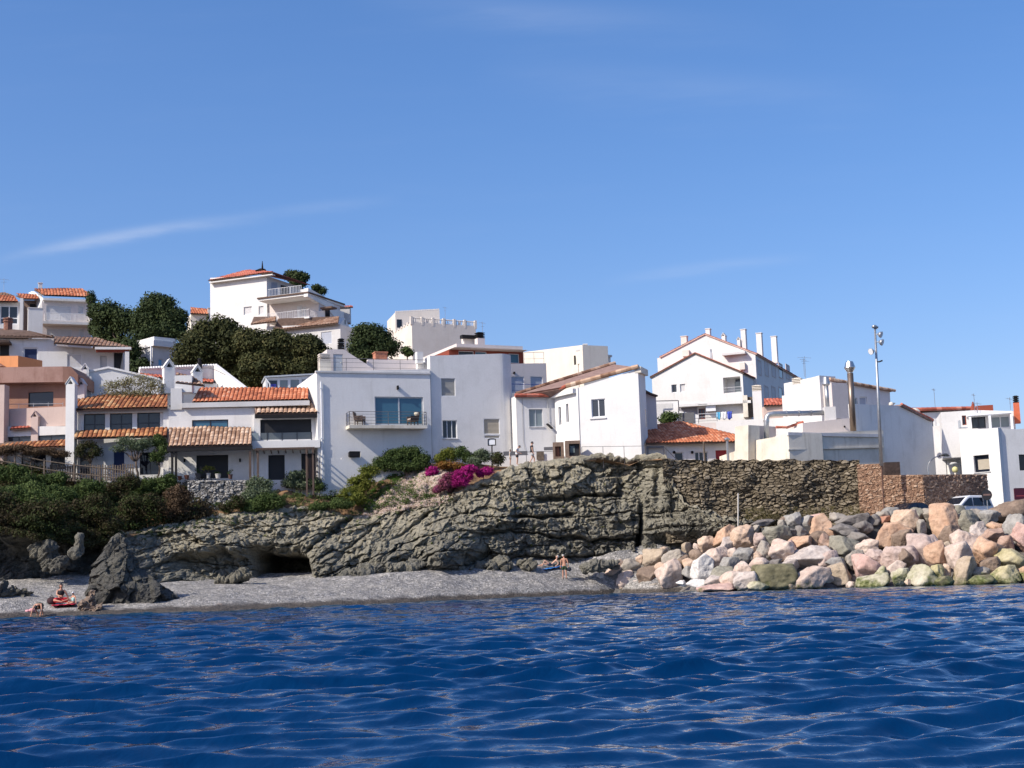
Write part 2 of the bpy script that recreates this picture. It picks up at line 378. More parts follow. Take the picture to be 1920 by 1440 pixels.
def build_beach():
    px = np.arange(-300, 1400, 3.0); n = 150
    yw = np.interp(px, PXW, YW); yb = interp(px, CBY)
    t = np.linspace(-.35, 1.45, n)[:, None]
    Y = yw + (yb - yw) * t
    PXX = np.broadcast_to(px, Y.shape)
    zb = np.array([P(a, b, c).z for a, b, c in zip(px, interp(px, CB), yb)])
    Z = np.where(t < 0, t * 2.2, zb * np.clip(t, 0, 2) ** .9)
    X = np.array([[0.0]]) + (PXX - 960 - (1085 - 720) * 0) / F_PX * Y
    # column x is measured at the shoreline row
    sx = np.array([P(a, b, c).x / c for a, b, c in zip(px, interp(px, WL), yw)]); X = sx * Y
    Z = Z - sstep(1200, 1300, PXX) * 1.6
    Z = Z + .10 * fbm(X * .35, Y * .5, X * 0, 3, 3) * np.clip(t * 4, 0, 1) + .03 * fbm(X * 2.5, Y * 2.5, X * 0, 3, 9) + .05 * np.sin((Y - yw) * 1.9 + 1.2 * fbm(X * .1, Y * .1, X * 0, 2, 4)) * np.clip(t * 3, 0, 1) * np.clip(2.2 - t * 2, 0, 1)
    m, nt, N, L, b = _mat('shingle')
    b.inputs['Roughness'].default_value = .85
    g = N.new('ShaderNodeNewGeometry')
    vo = N.new('ShaderNodeTexVoronoi'); vo.inputs['Scale'].default_value = 10; L.new(g.outputs['Position'], vo.inputs['Vector'])
    vs = N.new('ShaderNodeTexNoise'); vs.inputs['Scale'].default_value = 1.2; vs.inputs['Detail'].default_value = 6; L.new(g.outputs['Position'], vs.inputs['Vector'])
    sp = N.new('ShaderNodeSeparateColor'); L.new(vo.outputs['Color'], sp.inputs[0])
    r1 = _ramp(N, [(.0, (.115, .112, .105)), (.5, (.262, .252, .236)), (.88, (.36, .345, .322)), (1, (.60, .57, .53))]); L.new(sp.outputs[0], r1.inputs['Fac'])
    r2 = _ramp(N, [(.35, (.72, .72, .74)), (.65, (1.1, 1.08, 1.05))]); L.new(vs.outputs['Fac'], r2.inputs['Fac'])
    mu = N.new('ShaderNodeMix'); mu.data_type = 'RGBA'; mu.blend_type = 'MULTIPLY'; mu.inputs['Factor'].default_value = 1; L.new(r1.outputs['Color'], mu.inputs['A']); L.new(r2.outputs['Color'], mu.inputs['B'])
    sz = N.new('ShaderNodeSeparateXYZ'); L.new(g.outputs['Position'], sz.inputs[0])
    wz = N.new('ShaderNodeMath'); wz.operation = 'MULTIPLY_ADD'; wz.inputs[1].default_value = .35; L.new(vs.outputs['Fac'], wz.inputs[0]); L.new(sz.outputs['Z'], wz.inputs[2])
    r3 = _ramp(N, [(.0, (.20, .17, .145)), (.42, (.27, .235, .205)), (.60, (1, 1, 1))]); L.new(wz.outputs[0], r3.inputs['Fac'])   # wet band at the water's edge
    m2 = N.new('ShaderNodeMix'); m2.data_type = 'RGBA'; m2.blend_type = 'MULTIPLY'; m2.inputs['Factor'].default_value = 1; L.new(mu.outputs['Result'], m2.inputs['A']); L.new(r3.outputs['Color'], m2.inputs['B'])
    L.new(m2.outputs['Result'], b.inputs['Base Color'])
    bp = N.new('ShaderNodeBump'); bp.inputs['Strength'].default_value = .7; bp.inputs['Distance'].default_value = .09; L.new(vo.outputs['Distance'], bp.inputs['Height']); L.new(bp.outputs['Normal'], b.inputs['Normal'])
    V = np.stack([X, Y, Z], -1).reshape(-1, 3)
    o = mk('beach', V, grid_faces(n, len(px)), m, smooth=True); o['kind'] = 'structure'

def rockmat(name, dark=1.0, warm=1.0):
    m, nt, N, L, b = _mat(name)
    b.inputs['Roughness'].default_value = .88; b.inputs['Specular IOR Level'].default_value = .25
    g = N.new('ShaderNodeNewGeometry')
    def noise(s, det, st=(1, 1, 1)):
        mp = N.new('ShaderNodeVectorMath'); mp.operation = 'MULTIPLY'; mp.inputs[1].default_value = st; L.new(g.outputs['Position'], mp.inputs[0])
        n = N.new('ShaderNodeTexNoise'); n.inputs['Scale'].default_value = s; n.inputs['Detail'].default_value = det; n.inputs['Roughness'].default_value = .7; L.new(mp.outputs[0], n.inputs['Vector']); return n.outputs['Fac']
    a = noise(.35, 7); f = noise(3.0, 8, (1, 1, 1.6))
    at = N.new('ShaderNodeAttribute'); at.attribute_name = 'tint'      # height on the face: tan crest with lit-top brightness painted in, dark sea-washed foot
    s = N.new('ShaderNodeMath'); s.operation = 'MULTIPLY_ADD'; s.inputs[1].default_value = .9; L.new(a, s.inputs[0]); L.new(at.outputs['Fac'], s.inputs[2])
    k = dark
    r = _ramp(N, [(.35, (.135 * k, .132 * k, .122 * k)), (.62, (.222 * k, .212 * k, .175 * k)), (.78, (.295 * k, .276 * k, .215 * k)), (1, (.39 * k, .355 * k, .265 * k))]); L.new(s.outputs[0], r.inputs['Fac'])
    r2 = _ramp(N, [(.28, (.42, .41, .41)), (.48, (.95, .95, .95)), (.75, (1.4, 1.35, 1.25))]); L.new(f, r2.inputs['Fac'])
    mu = N.new('ShaderNodeMix'); mu.data_type = 'RGBA'; mu.blend_type = 'MULTIPLY'; mu.inputs['Factor'].default_value = 1; L.new(r.outputs['Color'], mu.inputs['A']); L.new(r2.outputs['Color'], mu.inputs['B'])
    L.new(mu.outputs['Result'], b.inputs['Base Color'])
    f2 = noise(7, 8, (1, 1, 1.8))
    bp = N.new('ShaderNodeBump'); bp.inputs['Strength'].default_value = 1.0; bp.inputs['Distance'].default_value = .22; L.new(f2, bp.inputs['Height']); L.new(bp.outputs['Normal'], b.inputs['Normal'])
    return m

def gauss2(px, py, cx, cy, sx, sy, p=2):
    return np.exp(-(np.abs((px - cx) / sx) ** p + np.abs((py - cy) / sy) ** p))
def sstep(a, b, x):
    t = np.clip((x - a) / (b - a), 0, 1); return t * t * (3 - 2 * t)

def rock_relief(X, S, Zr, seed=0, th=1.2, amp=1.0):
    """massive rock: a few open bedding cracks, broken into tilted angular blocks of several sizes"""
    w = .35 * fbm(X * .09, S * .13, X * 0 + 2.2, 2, seed + 1) + .10 * fbm(X * .7, S * .7, X * 0, 3, seed + 2)
    s = (S + w) / th; k = np.floor(s); fr = s - k
    seg = np.floor(X * .13 + 9 * _hash(k, k * 0, k * 0, seed) + 1.1 * vn(X * .4, S * .4, X * 0, seed + 22))
    bed = _hash(k, seg, k * 0, seed + 3); open_ = _hash(k, seg, k * 0 + 5, seed + 4)
    edge = np.minimum(fr, 1 - fr) * th
    d = amp * .22 * (bed - .5) - amp * .55 * (open_ > .74) * np.exp(-(edge / (.03 + .07 * open_ ** 4)) ** 2)
    jx, js = X + .22 * fbm(X * .9, S * .9, X * 0, 4, seed + 31), S + .18 * fbm(X * .9, S * .9, X * 0 + 5, 4, seed + 32)
    f1, f2, cr, tl = voro(jx / 3.1, js / 1.7, seed + 5, .95, True)
    d = d + amp * (.45 * (cr - .5) + 1.15 * tl) - amp * .30 * np.exp(-((f2 - f1) / .03) ** 2) * (cr > .5)
    f1, f2, cr, tl = voro(jx / 1.15 + .3 * cr, js / .72, seed + 6, .95, True)
    d = d + amp * (.24 * (cr - .5) + .52 * tl) - amp * .16 * np.exp(-((f2 - f1) / .04) ** 2) * (cr > .55)
    f1, f2, cr, tl = voro(jx / .46 + 3 * cr, js / .40, seed + 7, .95, True)
    d = d + amp * (.15 * (cr - .5) + .42 * tl) - amp * .10 * np.exp(-((f2 - f1) / .06) ** 2) * (cr > .5)
    f1, f2, cr, tl = voro(jx / .20 + 5 * cr, js / .19, seed + 8, .95, True)
    d = d + amp * (.08 * (cr - .5) + .22 * tl)
    return d + amp * .09 * fbm(X * 2.1, S * 2.1, X * 0 + 4, 5, seed + 9, .6)

def build_cliff():
    px = np.arange(-300, 1481, 1.35); nr = 250
    v = np.linspace(-.16, 1.0, nr)[:, None]
    yb, yt, Yb, Yt = interp(px, CB), interp(px, CT), interp(px, CBY), interp(px, CTY)
    yt = yt + 7 * fbm(px * .06, px * 0, px * 0, 3, 77) * sstep(1248, 1262, px) + 2.5 * fbm(px * .15, px * 0, px * 0, 3, 78)
    PY = yb + (yt - yb) * v; PX = np.broadcast_to(px, PY.shape)
    ex = np.interp(px, [-300, 200, 300, 700, 850, 1500], [2.2, 1.8, 1.0, 1.1, 1.6, 2.0])
    Y = Yb + (Yt - Yb) * np.clip(v, 0, 1) ** ex
    # big forms
    D = np.zeros_like(Y)                      # + = towards the boat
    warp = 14 * fbm(PX * .02, PY * .02, PX * 0, 3, 41)
    D -= 7.5 * sstep(0, 1, 1.5 * gauss2(PX + warp, PY + warp * .6, 520, 1074, 52, 30, 4))                                  # cave
    D -= 3.2 * gauss2(PX + warp, PY + warp, 440, 1070, 130, 46, 4) * sstep(1015, 1035, PY + .5 * warp + .10 * (PX - 450))   # undercut
    D -= 5.5 * gauss2(PX + warp, PY + warp, 40, 1062, 150, 62, 4)                                                         # dark hollow on the left
    D += 1.8 * gauss2(PX + .5 * warp, PY, 95, 1036, 26, 30, 2.5)
    D += 2.2 * gauss2(PX + .5 * warp, PY, 845, 1035, 52, 46, 3) + .9 * gauss2(PX, PY + .5 * warp, 720, 1020, 60, 40, 2)
    D -= 1.6 * gauss2(PX + warp, PY, 905, 1058, 38, 22, 3) + 1.2 * gauss2(PX, PY + .4 * warp, 770, 1062, 30, 14, 3)
    D += .9 * gauss2(PX, PY + warp, 610, 1040, 34, 50, 3)
    D -= 2.4 * gauss2(PX + .4 * warp, PY, 1202, 1010, 5, 55, 3)                                                           # tall open joint
    D -= 2.2 * gauss2(PX + .6 * warp, PY + .4 * warp, 1298, 1016, 60, 17, 3)                                              # hollow behind the blocks
    D -= .6 * gauss2(PX + .5 * warp, PY, 1165, 915, 7, 34, 3) + .7 * gauss2(PX + .5 * warp, PY, 1235, 905, 8, 40, 3)
    for x0, y0, x1, y1, wd, dp in ((960, 972, 1075, 964, 3, 1.3), (1010, 936, 1165, 930, 3.5, 1.2), (905, 1000, 1080, 1004, 2.5, .9), (1050, 1008, 1195, 1012, 3, 1.0), (575, 1032, 672, 955, 3, 1.2), (1040, 1043, 1195, 1040, 3, .9), (740, 1010, 800, 965, 3, .9), (640, 1035, 700, 985, 2.5, .7), (800, 985, 880, 955, 2, .6), (960, 1050, 1040, 1044, 5, 1.3)):
        dx, dy = x1 - x0, y1 - y0; ll = math.hypot(dx, dy)
        s = ((PX - x0) * dx + (PY - y0) * dy) / ll; q = ((PX - x0) * -dy + (PY - y0) * dx) / ll + .35 * warp
        D -= dp * np.exp(-(q / wd) ** 2) * sstep(-12, 8, s) * sstep(ll + 12, ll - 8, s)
    # world positions of the undisplaced face
    cxx = (PX - 960) / F_PX; cyy = (720 - PY) / F_PX
    rx = _F.x + CR.x * cxx + CU.x * cyy; ry = _F.y + CR.y * cxx + CU.y * cyy; rz = _F.z + CR.z * cxx + CU.z * cyy
    X = rx / ry * Y; Z = CAM.z + rz / ry * Y
    dip = np.interp(px, [-300, 330, 560, 700, 850, 1500], [.25, .18, .34, .28, .06, -.02])
    S = Z - dip * X
    th = np.interp(px, [-300, 560, 850, 1100, 1500], [1.3, 1.6, 1.25, 1.1, 1.2])
    rel = rock_relief(X, S, Z, 5, th, 1.0)
    D += 1.1 * fbm(X * .13, Z * .17, X * 0, 3, 71) + rel * sstep(1.0, .93, v)
    D = D * (.25 + .75 * sstep(1.0, .90, v))
    Y2 = Y - D
    Y2 = np.where(v < 0, Y2 - 0, Y2)
    V = np.stack([X + .10 * fbm(X * 2, Z * 2, Y, 2, 5), Y2, Z + .10 * fbm(X * 2, Z * 2, Y, 2, 15) * sstep(1, .97, v)], -1).reshape(-1, 3)
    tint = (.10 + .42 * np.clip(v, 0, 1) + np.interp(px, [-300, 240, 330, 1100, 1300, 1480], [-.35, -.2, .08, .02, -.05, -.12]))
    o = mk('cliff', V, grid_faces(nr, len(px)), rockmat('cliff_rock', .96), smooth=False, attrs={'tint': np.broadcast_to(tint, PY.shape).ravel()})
    o['kind'] = 'structure'
    return o

# ---- land behind the cliff top
HB = [(-500, 838), (-200, 842), (0, 862), (130, 893), (240, 902), (330, 902), (470, 902), (540, 896), (600, 890), (700, 872), (800, 868), (900, 869), (940, 874), (1050, 873), (1200, 870), (1240, 868), (1300, 868), (1480, 868)]
HBY = [(-500, 108), (0, 109), (240, 109.5), (330, 109), (470, 109), (600, 111), (950, 110), (1240, 109), (1300, 107), (1480, 107)]
HY = [118, 130, 145, 165, 190, 230, 400, 2500]
HZ = {-700: [10, 17, 23, 29, 35, 38, 30, 5], 0: [10, 17, 23, 29, 35, 38, 30, 5], 450: [12, 16, 21, 27, 33, 35, 28, 5], 800: [11, 14, 19, 25, 28, 28, 20, 5], 1050: [10, 12, 16, 20, 22, 20, 12, 0], 1300: [9, 11, 14, 18, 18, 14, 6, 0], 1600: [8.5, 9, 10, 11, 11, 9, 4, 0], 1620: [4.2, 4.2, 6, 8, 8, 8, 3, 0], 1900: [4.2, 4.2, 5, 6, 6, 6, 2, 0], 2700: [4, 4, 4, 4, 4, 4, 2, 0]}
_hk = sorted(HZ)
def landz(px, Y):
    col = [np.interp(px, _hk, [HZ[k][j] for k in _hk]) for j in range(len(HY))]
    return float(np.interp(Y, HY, col))
def build_hillside():
    px = np.concatenate([np.arange(-700, 1481, 4.0)])
    yt, Yt, hb, hY = interp(px, CT), interp(px, CTY), interp(px, HB), interp(px, HBY)
    k = px > 1246; yt = np.where(k, hb + 6, yt); Yt = np.where(k, 106.4, Yt); hY = np.where(k, 108.5, hY)
    rows = []
    n1 = 46
    for t in np.linspace(-.12, 1, n1):
        Y = Yt + (hY - Yt) * t + .25; py = yt + (hb - yt) * t + 1.0 + 13 * sstep(860, 960, px) * (1 - t)
        q = [P(a, b, c) for a, b, c in zip(px, py, Y)]
        rows.append([(p.x, p.y, p.z) for p in q])
    base = np.array(rows[-1])
    zj = base[:, 2]
    for Y in HY:
        z = np.array([landz(a, Y) for a in px]); 
        if Y == 118: z = np.minimum(z, zj)
        rows.append(np.stack([base[:, 0] / base[:, 1] * Y, np.full(len(px), float(Y)), z], -1))
    V = np.array([np.asarray(r) for r in rows])
    X, Y, Z = V[..., 0], V[..., 1], V[..., 2]
    msk = np.zeros(len(rows))[:, None]; msk[:n1, 0] = np.sin(np.linspace(0, math.pi, n1)) ** .5
    d = (.55 * fbm(X * .35, Y * .35, Z * .35, 4, 31) + .25 * fbm(X * 1.7, Y * 1.7, Z * 1.7, 4, 33)) * msk
    V[..., 1] -= d; V[..., 2] += .4 * d
    m = mat('soil', (.13, .085, .045), .95, .35, .9, .8, 6, c2=(.25, .145, .075))
    o = mk('hillside', V.reshape(-1, 3), grid_faces(len(rows), len(px)), m, smooth=True); o['kind'] = 'structure'
    return o

def build_right_ground():
    # rubble bank under the boulders, then the car park behind its crest
    px = np.arange(1120, 2500, 8.0)
    yw = np.interp(px, PXW, YW) - 1.5
    rows = []
    m = mat('rubble_bank', (.10, .095, .09), .95, .4, 2.5, .8, 8, c2=(.22, .2, .18))
    ycr = np.interp(px, [1120, 1300, 1420, 1500, 2500], [103.5, 103, 101.5, 100.5, 100.0])
    zcr = np.interp(px, [1120, 1200, 1300, 1400, 1600, 2500], [2.2, 2.6, 3.6, 5.0, 5.0, 5.0])
    sx = np.array([P(a, 1060, 100).x / 100 for a in px])
    for t in np.linspace(0, 1, 24):
        Y = yw + (ycr - yw) * t
        rows.append(np.stack([sx * Y, Y, -1.3 + (zcr + .5) * t ** 1.0 - .5 * (t < 1)], -1))
    V = np.array(rows); V[..., 2] += .25 * fbm(V[..., 0], V[..., 1], V[..., 2], 3, 8)
    o = mk('rubble_slope', V.reshape(-1, 3), grid_faces(len(rows), len(px)), m, smooth=True); o['kind'] = 'structure'
    a = mat('car_park_asphalt', (.07, .07, .07), .9, .2, 1.5, .3, 40)
    x0 = P(1430, 960, 99).x
    v = [(x0, 99.3, 4.25), (75, 99.3, 4.25), (110, 140, 4.25), (x0 * 1.1, 140, 4.25), (x0, 99.3, 2), (75, 99.3, 2), (110, 140, 2), (x0 * 1.1, 140, 2)]
    o = MB().hexa([v[4], v[5], v[6], v[7], v[0], v[1], v[2], v[3]]).build('car_park', a); o['kind'] = 'structure'
    px = np.arange(1560, 2700, 60.0); rows = []
    for Y in [138] + HY[2:]:
        rows.append([(P(a, 1000, Y).x, Y, landz(a, Y) - .1) for a in px])
    o = mk('back_land', np.array(rows).reshape(-1, 3), grid_faces(len(rows), len(px)), mat('back_soil', (.16, .13, .09), .95, .3, .5)); o['kind'] = 'structure'

from mathutils.bvhtree import BVHTree
build_water(); build_beach(); _cl = build_cliff(); _hl = build_hillside(); build_right_ground()
def _bvh(o): return BVHTree.FromPolygons([tuple(v.co) for v in o.data.vertices], [tuple(p.vertices) for p in o.data.polygons])
_B = [_bvh(_cl), _bvh(_hl)]
def land_hit(px, py, back=.04):
    """point where the sight line through a photo pixel meets the cliff or the hillside"""
    d = ray(px, py).normalized(); h = [b.ray_cast(CAM, d) for b in _B]; h = [q for q in h if q[0] is not None]
    if not h: return P(px, py, 107)
    q = min(h, key=lambda k: k[3]); return q[0] - d * back
# ================================================================== building kit
WHITE = wallmat('white_render', (.755, .74, .715), amt=.34, stain=(.50, .48, .44))
WHITE2 = wallmat('white_render_aged', (.77, .755, .73), amt=.5, stain=(.5, .47, .43), sc=.35)
CREAM = wallmat('cream_render', (.76, .70, .60), amt=.3, stain=(.5, .42, .33))
PEACH = wallmat('pale_pink_render', (.62, .48, .42), amt=.3, stain=(.4, .28, .22))
TERRA = wallmat('terracotta_render', (.36, .20, .145), amt=.5, stain=(.22, .10, .07), sc=.8)
ORANGE = wallmat('orange_render', (.62, .27, .12), amt=.3, stain=(.4, .17, .08))
PINKW = wallmat('pinkish_white_render', (.66, .59, .56), amt=.3)
BEIGE = wallmat('beige_render', (.72, .665, .60), amt=.3, stain=(.45, .38, .3))
GREYW = wallmat('grey_white_render', (.62, .61, .60), amt=.45, stain=(.38, .37, .34))
CONC = wallmat('weathered_concrete', (.72, .67, .57), amt=.5, stain=(.33, .28, .20), sc=.5)
REDBR = wallmat('red_brown_render', (.26, .065, .04), amt=.3, stain=(.16, .04, .03))
FASC = mat('dark_fascia', (.016, .015, .016), .75, .2, 4, spec=.2)
DWOOD = mat('dark_wood', (.075, .045, .032), .7, .3, 5, .3, 30, stretch=(1, 1, .2))
WOODG = mat('weathered_wood', (.125, .095, .07), .85, .35, 6, .3, 40)
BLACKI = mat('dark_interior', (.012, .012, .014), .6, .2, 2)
WFRAME = mat('white_frame', (.74, .75, .76), .45, .05, 4)
GFRAME = mat('grey_frame', (.42, .45, .48), .45, .08, 4)
DFRAME = mat('dark_frame', (.018, .02, .028), .4, .2, 4)
METAL = mat('galvanised_metal', (.42, .43, .44), .42, .12, 3, metal=.75)
STEEL = mat('stainless_steel', (.55, .53, .50), .30, .15, 2, metal=.95)
BSTEEL = mat('browned_steel', (.22, .17, .135), .42, .3, 1.2, metal=.75, stretch=(1, 1, .35))
RAILM = mat('rail_metal', (.16, .15, .15), .5, .15, 3, metal=.4)
WRAIL = mat('white_rail', (.70, .70, .70), .5, .08, 4)
GLASS = glassmat('window_glass', (.035, .042, .052))
GLASSB = glassmat('curtained_glass', (.045, .13, .20), .12)
GLASSD = glassmat('dark_glass', (.010, .014, .024))
GLASSL = glassmat('pale_glass', (.22, .26, .27), .15)
def slatmat(name, c):
    m = mat(name, c, .7, .06, 3); nt = m.node_tree; N, L = nt.nodes, nt.links; b = N['Principled BSDF']
    g = N.new('ShaderNodeNewGeometry'); wv = N.new('ShaderNodeTexWave'); wv.bands_direction = 'Z'; wv.inputs['Scale'].default_value = 3.2; L.new(g.outputs['Position'], wv.inputs['Vector'])
    bp = N.new('ShaderNodeBump'); bp.inputs['Strength'].default_value = .8; bp.inputs['Distance'].default_value = .02; L.new(wv.outputs['Fac'], bp.inputs['Height']); L.new(bp.outputs['Normal'], b.inputs['Normal']); return m
SHUT = slatmat('grey_roller_shutter', (.33, .32, .29)); SHUTW = slatmat('pale_roller_shutter', (.58, .57, .57)); SHUTB = slatmat('blue_shutter', (.014, .032, .10))
SHUTT = slatmat('tan_roller_shutter', (.40, .35, .27)); SHUTS = slatmat('blue_grey_shutter', (.40, .43, .50))
def tilemat(name, a, b_, c, d):
    return attrmat(name, [(0, a), (.35, b_), (.7, c), (1, d)], rough=.85, sc=2.2, spec=.2, bump=.3, nz=.75)
T_ORANGE = tilemat('bright_orange_tile', (.26, .085, .045), (.47, .155, .075), (.58, .225, .115), (.64, .35, .22))
T_MIXED = tilemat('lichen_orange_tile', (.14, .055, .03), (.34, .13, .06), (.47, .23, .10), (.54, .38, .21))
T_TAN = tilemat('pale_tan_tile', (.20, .11, .07), (.42, .27, .18), (.54, .38, .27), (.62, .50, .39))
T_BROWN = tilemat('brown_old_tile', (.12, .06, .04), (.26, .15, .10), (.36, .23, .16), (.46, .33, .25))
T_RED = tilemat('red_tile', (.28, .07, .045), (.44, .125, .08), (.54, .18, .12), (.60, .28, .20))
SOFFIT = mat('soffit', (.12, .075, .055), .9, .25, 3)

class Frame:
    """vertical facade plane through two ground points; u runs right, d outwards (towards the viewer)"""
    def __init__(s, a, b):
        s.o = Vector((a.x, a.y, 0)); v = Vector((b.x - a.x, b.y - a.y, 0)); s.L = v.length; s.u = v / s.L; s.n = Vector((s.u.y, -s.u.x, 0))
    def uz(s, px, py, d=0):
        r = ray(px, py); o = s.o + s.n * d; t = (o - CAM).dot(s.n) / r.dot(s.n); p = CAM + r * t
        return (p - s.o).dot(s.u), p.z
    def w(s, u, z, d=0): return s.o + s.u * u + s.n * d + Vector((0, 0, z))
    def side(s, u, right=True):
        """frame of the side wall at u: facing right (+u) or left"""
        f = Frame.__new__(Frame); f.L = 1
        if right: f.o = s.w(u, 0); f.u = -s.n; f.n = Vector((f.u.y, -f.u.x, 0))
        else: f.u = s.n; f.o = s.w(u, 0); f.n = Vector((f.u.y, -f.u.x, 0))
        return f
def FR(pL, YL, pR, YR): return Frame(P(*pL, YL), P(*pR, YR))

def holed(mb, F, outline, holes, depth, rec=.2, mi=0, d0=0, mi_back=None):
    """solid wall: outline (u,z) extruded back by depth, with recessed openings"""
    nn = len(outline); ptsl = [[F.w(u, z, d0) for u, z in outline]] + [[F.w(u, z, d0) for u, z in h] for h in holes]
    flat = [p for l in ptsl for p in l]
    fs = []
    for t in tessellate_polygon(ptsl):
        a, b, c = (flat[i] for i in t)
        if (b - a).cross(c - a).length < 1e-9: continue
        fs.append(tuple(t) if (b - a).cross(c - a).dot(F.n) > 0 else tuple(reversed(t)))
    mb.add(flat, fs, mi)
    area = sum(outline[i][0] * outline[(i + 1) % nn][1] - outline[(i + 1) % nn][0] * outline[i][1] for i in range(nn))
    ol = outline if area > 0 else outline[::-1]
    fr = [F.w(u, z, d0) for u, z in ol]; bk = [F.w(u, z, d0 - depth) for u, z in ol]
    mb.add(fr + bk, [(i, i + nn, (i + 1) % nn + nn, (i + 1) % nn) for i in range(nn)], mi)
    bf = []
    for t in tessellate_polygon([bk]):
        a, b, c = (bk[i] for i in t); bf.append(tuple(t) if (b - a).cross(c - a).dot(F.n) < 0 else tuple(reversed(t)))
    mb.add(bk, bf, mi)
    for h in holes:
        k = len(h); ar = sum(h[i][0] * h[(i + 1) % k][1] - h[(i + 1) % k][0] * h[i][1] for i in range(k)); h = h if ar > 0 else h[::-1]
        a = [F.w(u, z, d0) for u, z in h]; b = [F.w(u, z, d0 - rec) for u, z in h]
        mb.add(a + b, [((i + 1) % k, (i + 1) % k + k, i + k, i) for i in range(k)], mi)
        mb.add(b, [tuple(range(k))], mi if mi_back is None else mi_back)
    return mb

class Bld:
    def __init__(s, name, label, cat, pL, YL, pR, YR, zb, group=None):
        s.F = FR(pL, YL, pR, YR); s.zb = zb; s.holes = []
        s.root = thing(name, label, cat, s.F.w(s.F.L / 2, zb), group)
    def uz(s, px, py, d=0): return s.F.uz(px, py, d)
    def rect(s, x0, y0, x1, y1, d=0):
        cx, cy = (x0 + x1) / 2, (y0 + y1) / 2
        return s.uz(x0, cy, d)[0], s.uz(cx, y1, d)[1], s.uz(x1, cy, d)[0], s.uz(cx, y0, d)[1]
    def wall(s, top, depth, m, name='wall', zb=None, F=None, rec=.2, d0=0, xl=None):
        F = F or s.F; zb = s.zb if zb is None else zb
        t = [F.uz(px, py, d0) for px, py in top]
        ol = [(t[0][0], zb)] + [(t[-1][0], zb)] + t[::-1]
        mb = MB(); holed(mb, F, ol, s.holes, depth, rec, 0, d0); s.holes = []
        return mb.build(name, m, s.root)
    def bx(s, mb, x0, y0, x1, y1, d0, d1, mi=0):
        u0, z0, u1, z1 = s.rect(x0, y0, x1, y1, d1); return s.ubx(mb, u0, z0, u1, z1, d0, d1, mi)
    def ubx(s, mb, u0, z0, u1, z1, d0, d1, mi=0, F=None):
        F = F or s.F; d0, d1 = min(d0, d1), max(d0, d1)
        return mb.hexa([F.w(u0, z0, d1), F.w(u1, z0, d1), F.w(u1, z0, d0), F.w(u0, z0, d0), F.w(u0, z1, d1), F.w(u1, z1, d1), F.w(u1, z1, d0), F.w(u0, z1, d0)], mi)
    def part(s, name, m, x0, y0, x1, y1, d0, d1, parent=None, label=None):
        mb = MB(); s.bx(mb, x0, y0, x1, y1, d0, d1); o = mb.build(name, m, parent or s.root)
        if label: o['label'] = label
        return o
    def win(s, x0, y0, x1, y1, cols=2, rows=1, pane=None, frame=None, fw=.06, sill=False, name='window', hole=True, d0=0, rec=.2, F=None, cover=None, rowf=None):
        """window set in its recess: frame mesh > pane (or roller shutter) > sill"""
        F = F or s.F; cx, cy = (x0 + x1) / 2, (y0 + y1) / 2
        u0, u1 = F.uz(x0, cy, d0)[0], F.uz(x1, cy, d0)[0]; z0, z1 = F.uz(cx, y1, d0)[1], F.uz(cx, y0, d0)[1]
        if hole: s.holes.append([(u0, z0), (u1, z0), (u1, z1), (u0, z1)])
        a, b = d0 - rec + .045, d0 - rec + .10
        mb = MB(); e = .004
        for q in ((u0 + e, z0 + e, u1 - e, z0 + fw), (u0 + e, z1 - fw, u1 - e, z1 - e), (u0 + e, z0 + fw, u0 + fw, z1 - fw), (u1 - fw, z0 + fw, u1 - e, z1 - fw)): s.ubx(mb, *q, a, b, 0, F)
        for i in range(1, cols):
            u = u0 + (u1 - u0) * i / cols; s.ubx(mb, u - fw / 2, z0 + fw, u + fw / 2, z1 - fw, a, b - .006, 0, F)
        for i in range(1, rows):
            z = z0 + (z1 - z0) * (rowf if rowf else i / rows); s.ubx(mb, u0 + fw, z - fw / 2, u1 - fw, z + fw / 2, a, b - .012, 0, F)
        w_ = mb.build(name, frame or WFRAME, s.root)
        mb = MB(); s.ubx(mb, u0 + fw * .6, z0 + fw * .6, u1 - fw * .6, z1 - fw * .6, a - .03, a + .012, 0, F); mb.build('shutter' if cover else 'pane', cover or pane or GLASS, w_)
        if sill:
            mb = MB(); s.ubx(mb, u0 - .06, z0 - .07, u1 + .06, z0 - .003, d0 - .02, d0 + .07, 0, F); mb.build('sill', GREYW, w_)
        return w_
    def shut(s, x0, y0, x1, y1, m=None, **k):
        return s.win(x0, y0, x1, y1, cols=1, cover=m or SHUT, fw=.045, rec=k.pop('rec', .14), **k)
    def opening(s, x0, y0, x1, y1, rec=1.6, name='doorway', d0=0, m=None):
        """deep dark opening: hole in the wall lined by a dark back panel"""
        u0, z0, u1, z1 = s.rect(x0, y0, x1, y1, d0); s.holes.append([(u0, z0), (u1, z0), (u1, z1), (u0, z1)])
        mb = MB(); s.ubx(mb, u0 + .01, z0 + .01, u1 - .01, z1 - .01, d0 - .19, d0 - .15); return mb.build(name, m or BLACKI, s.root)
    def pt(s, px, py, d=0):
        u, z = s.uz(px, py, d); return s.F.w(u, z, d)

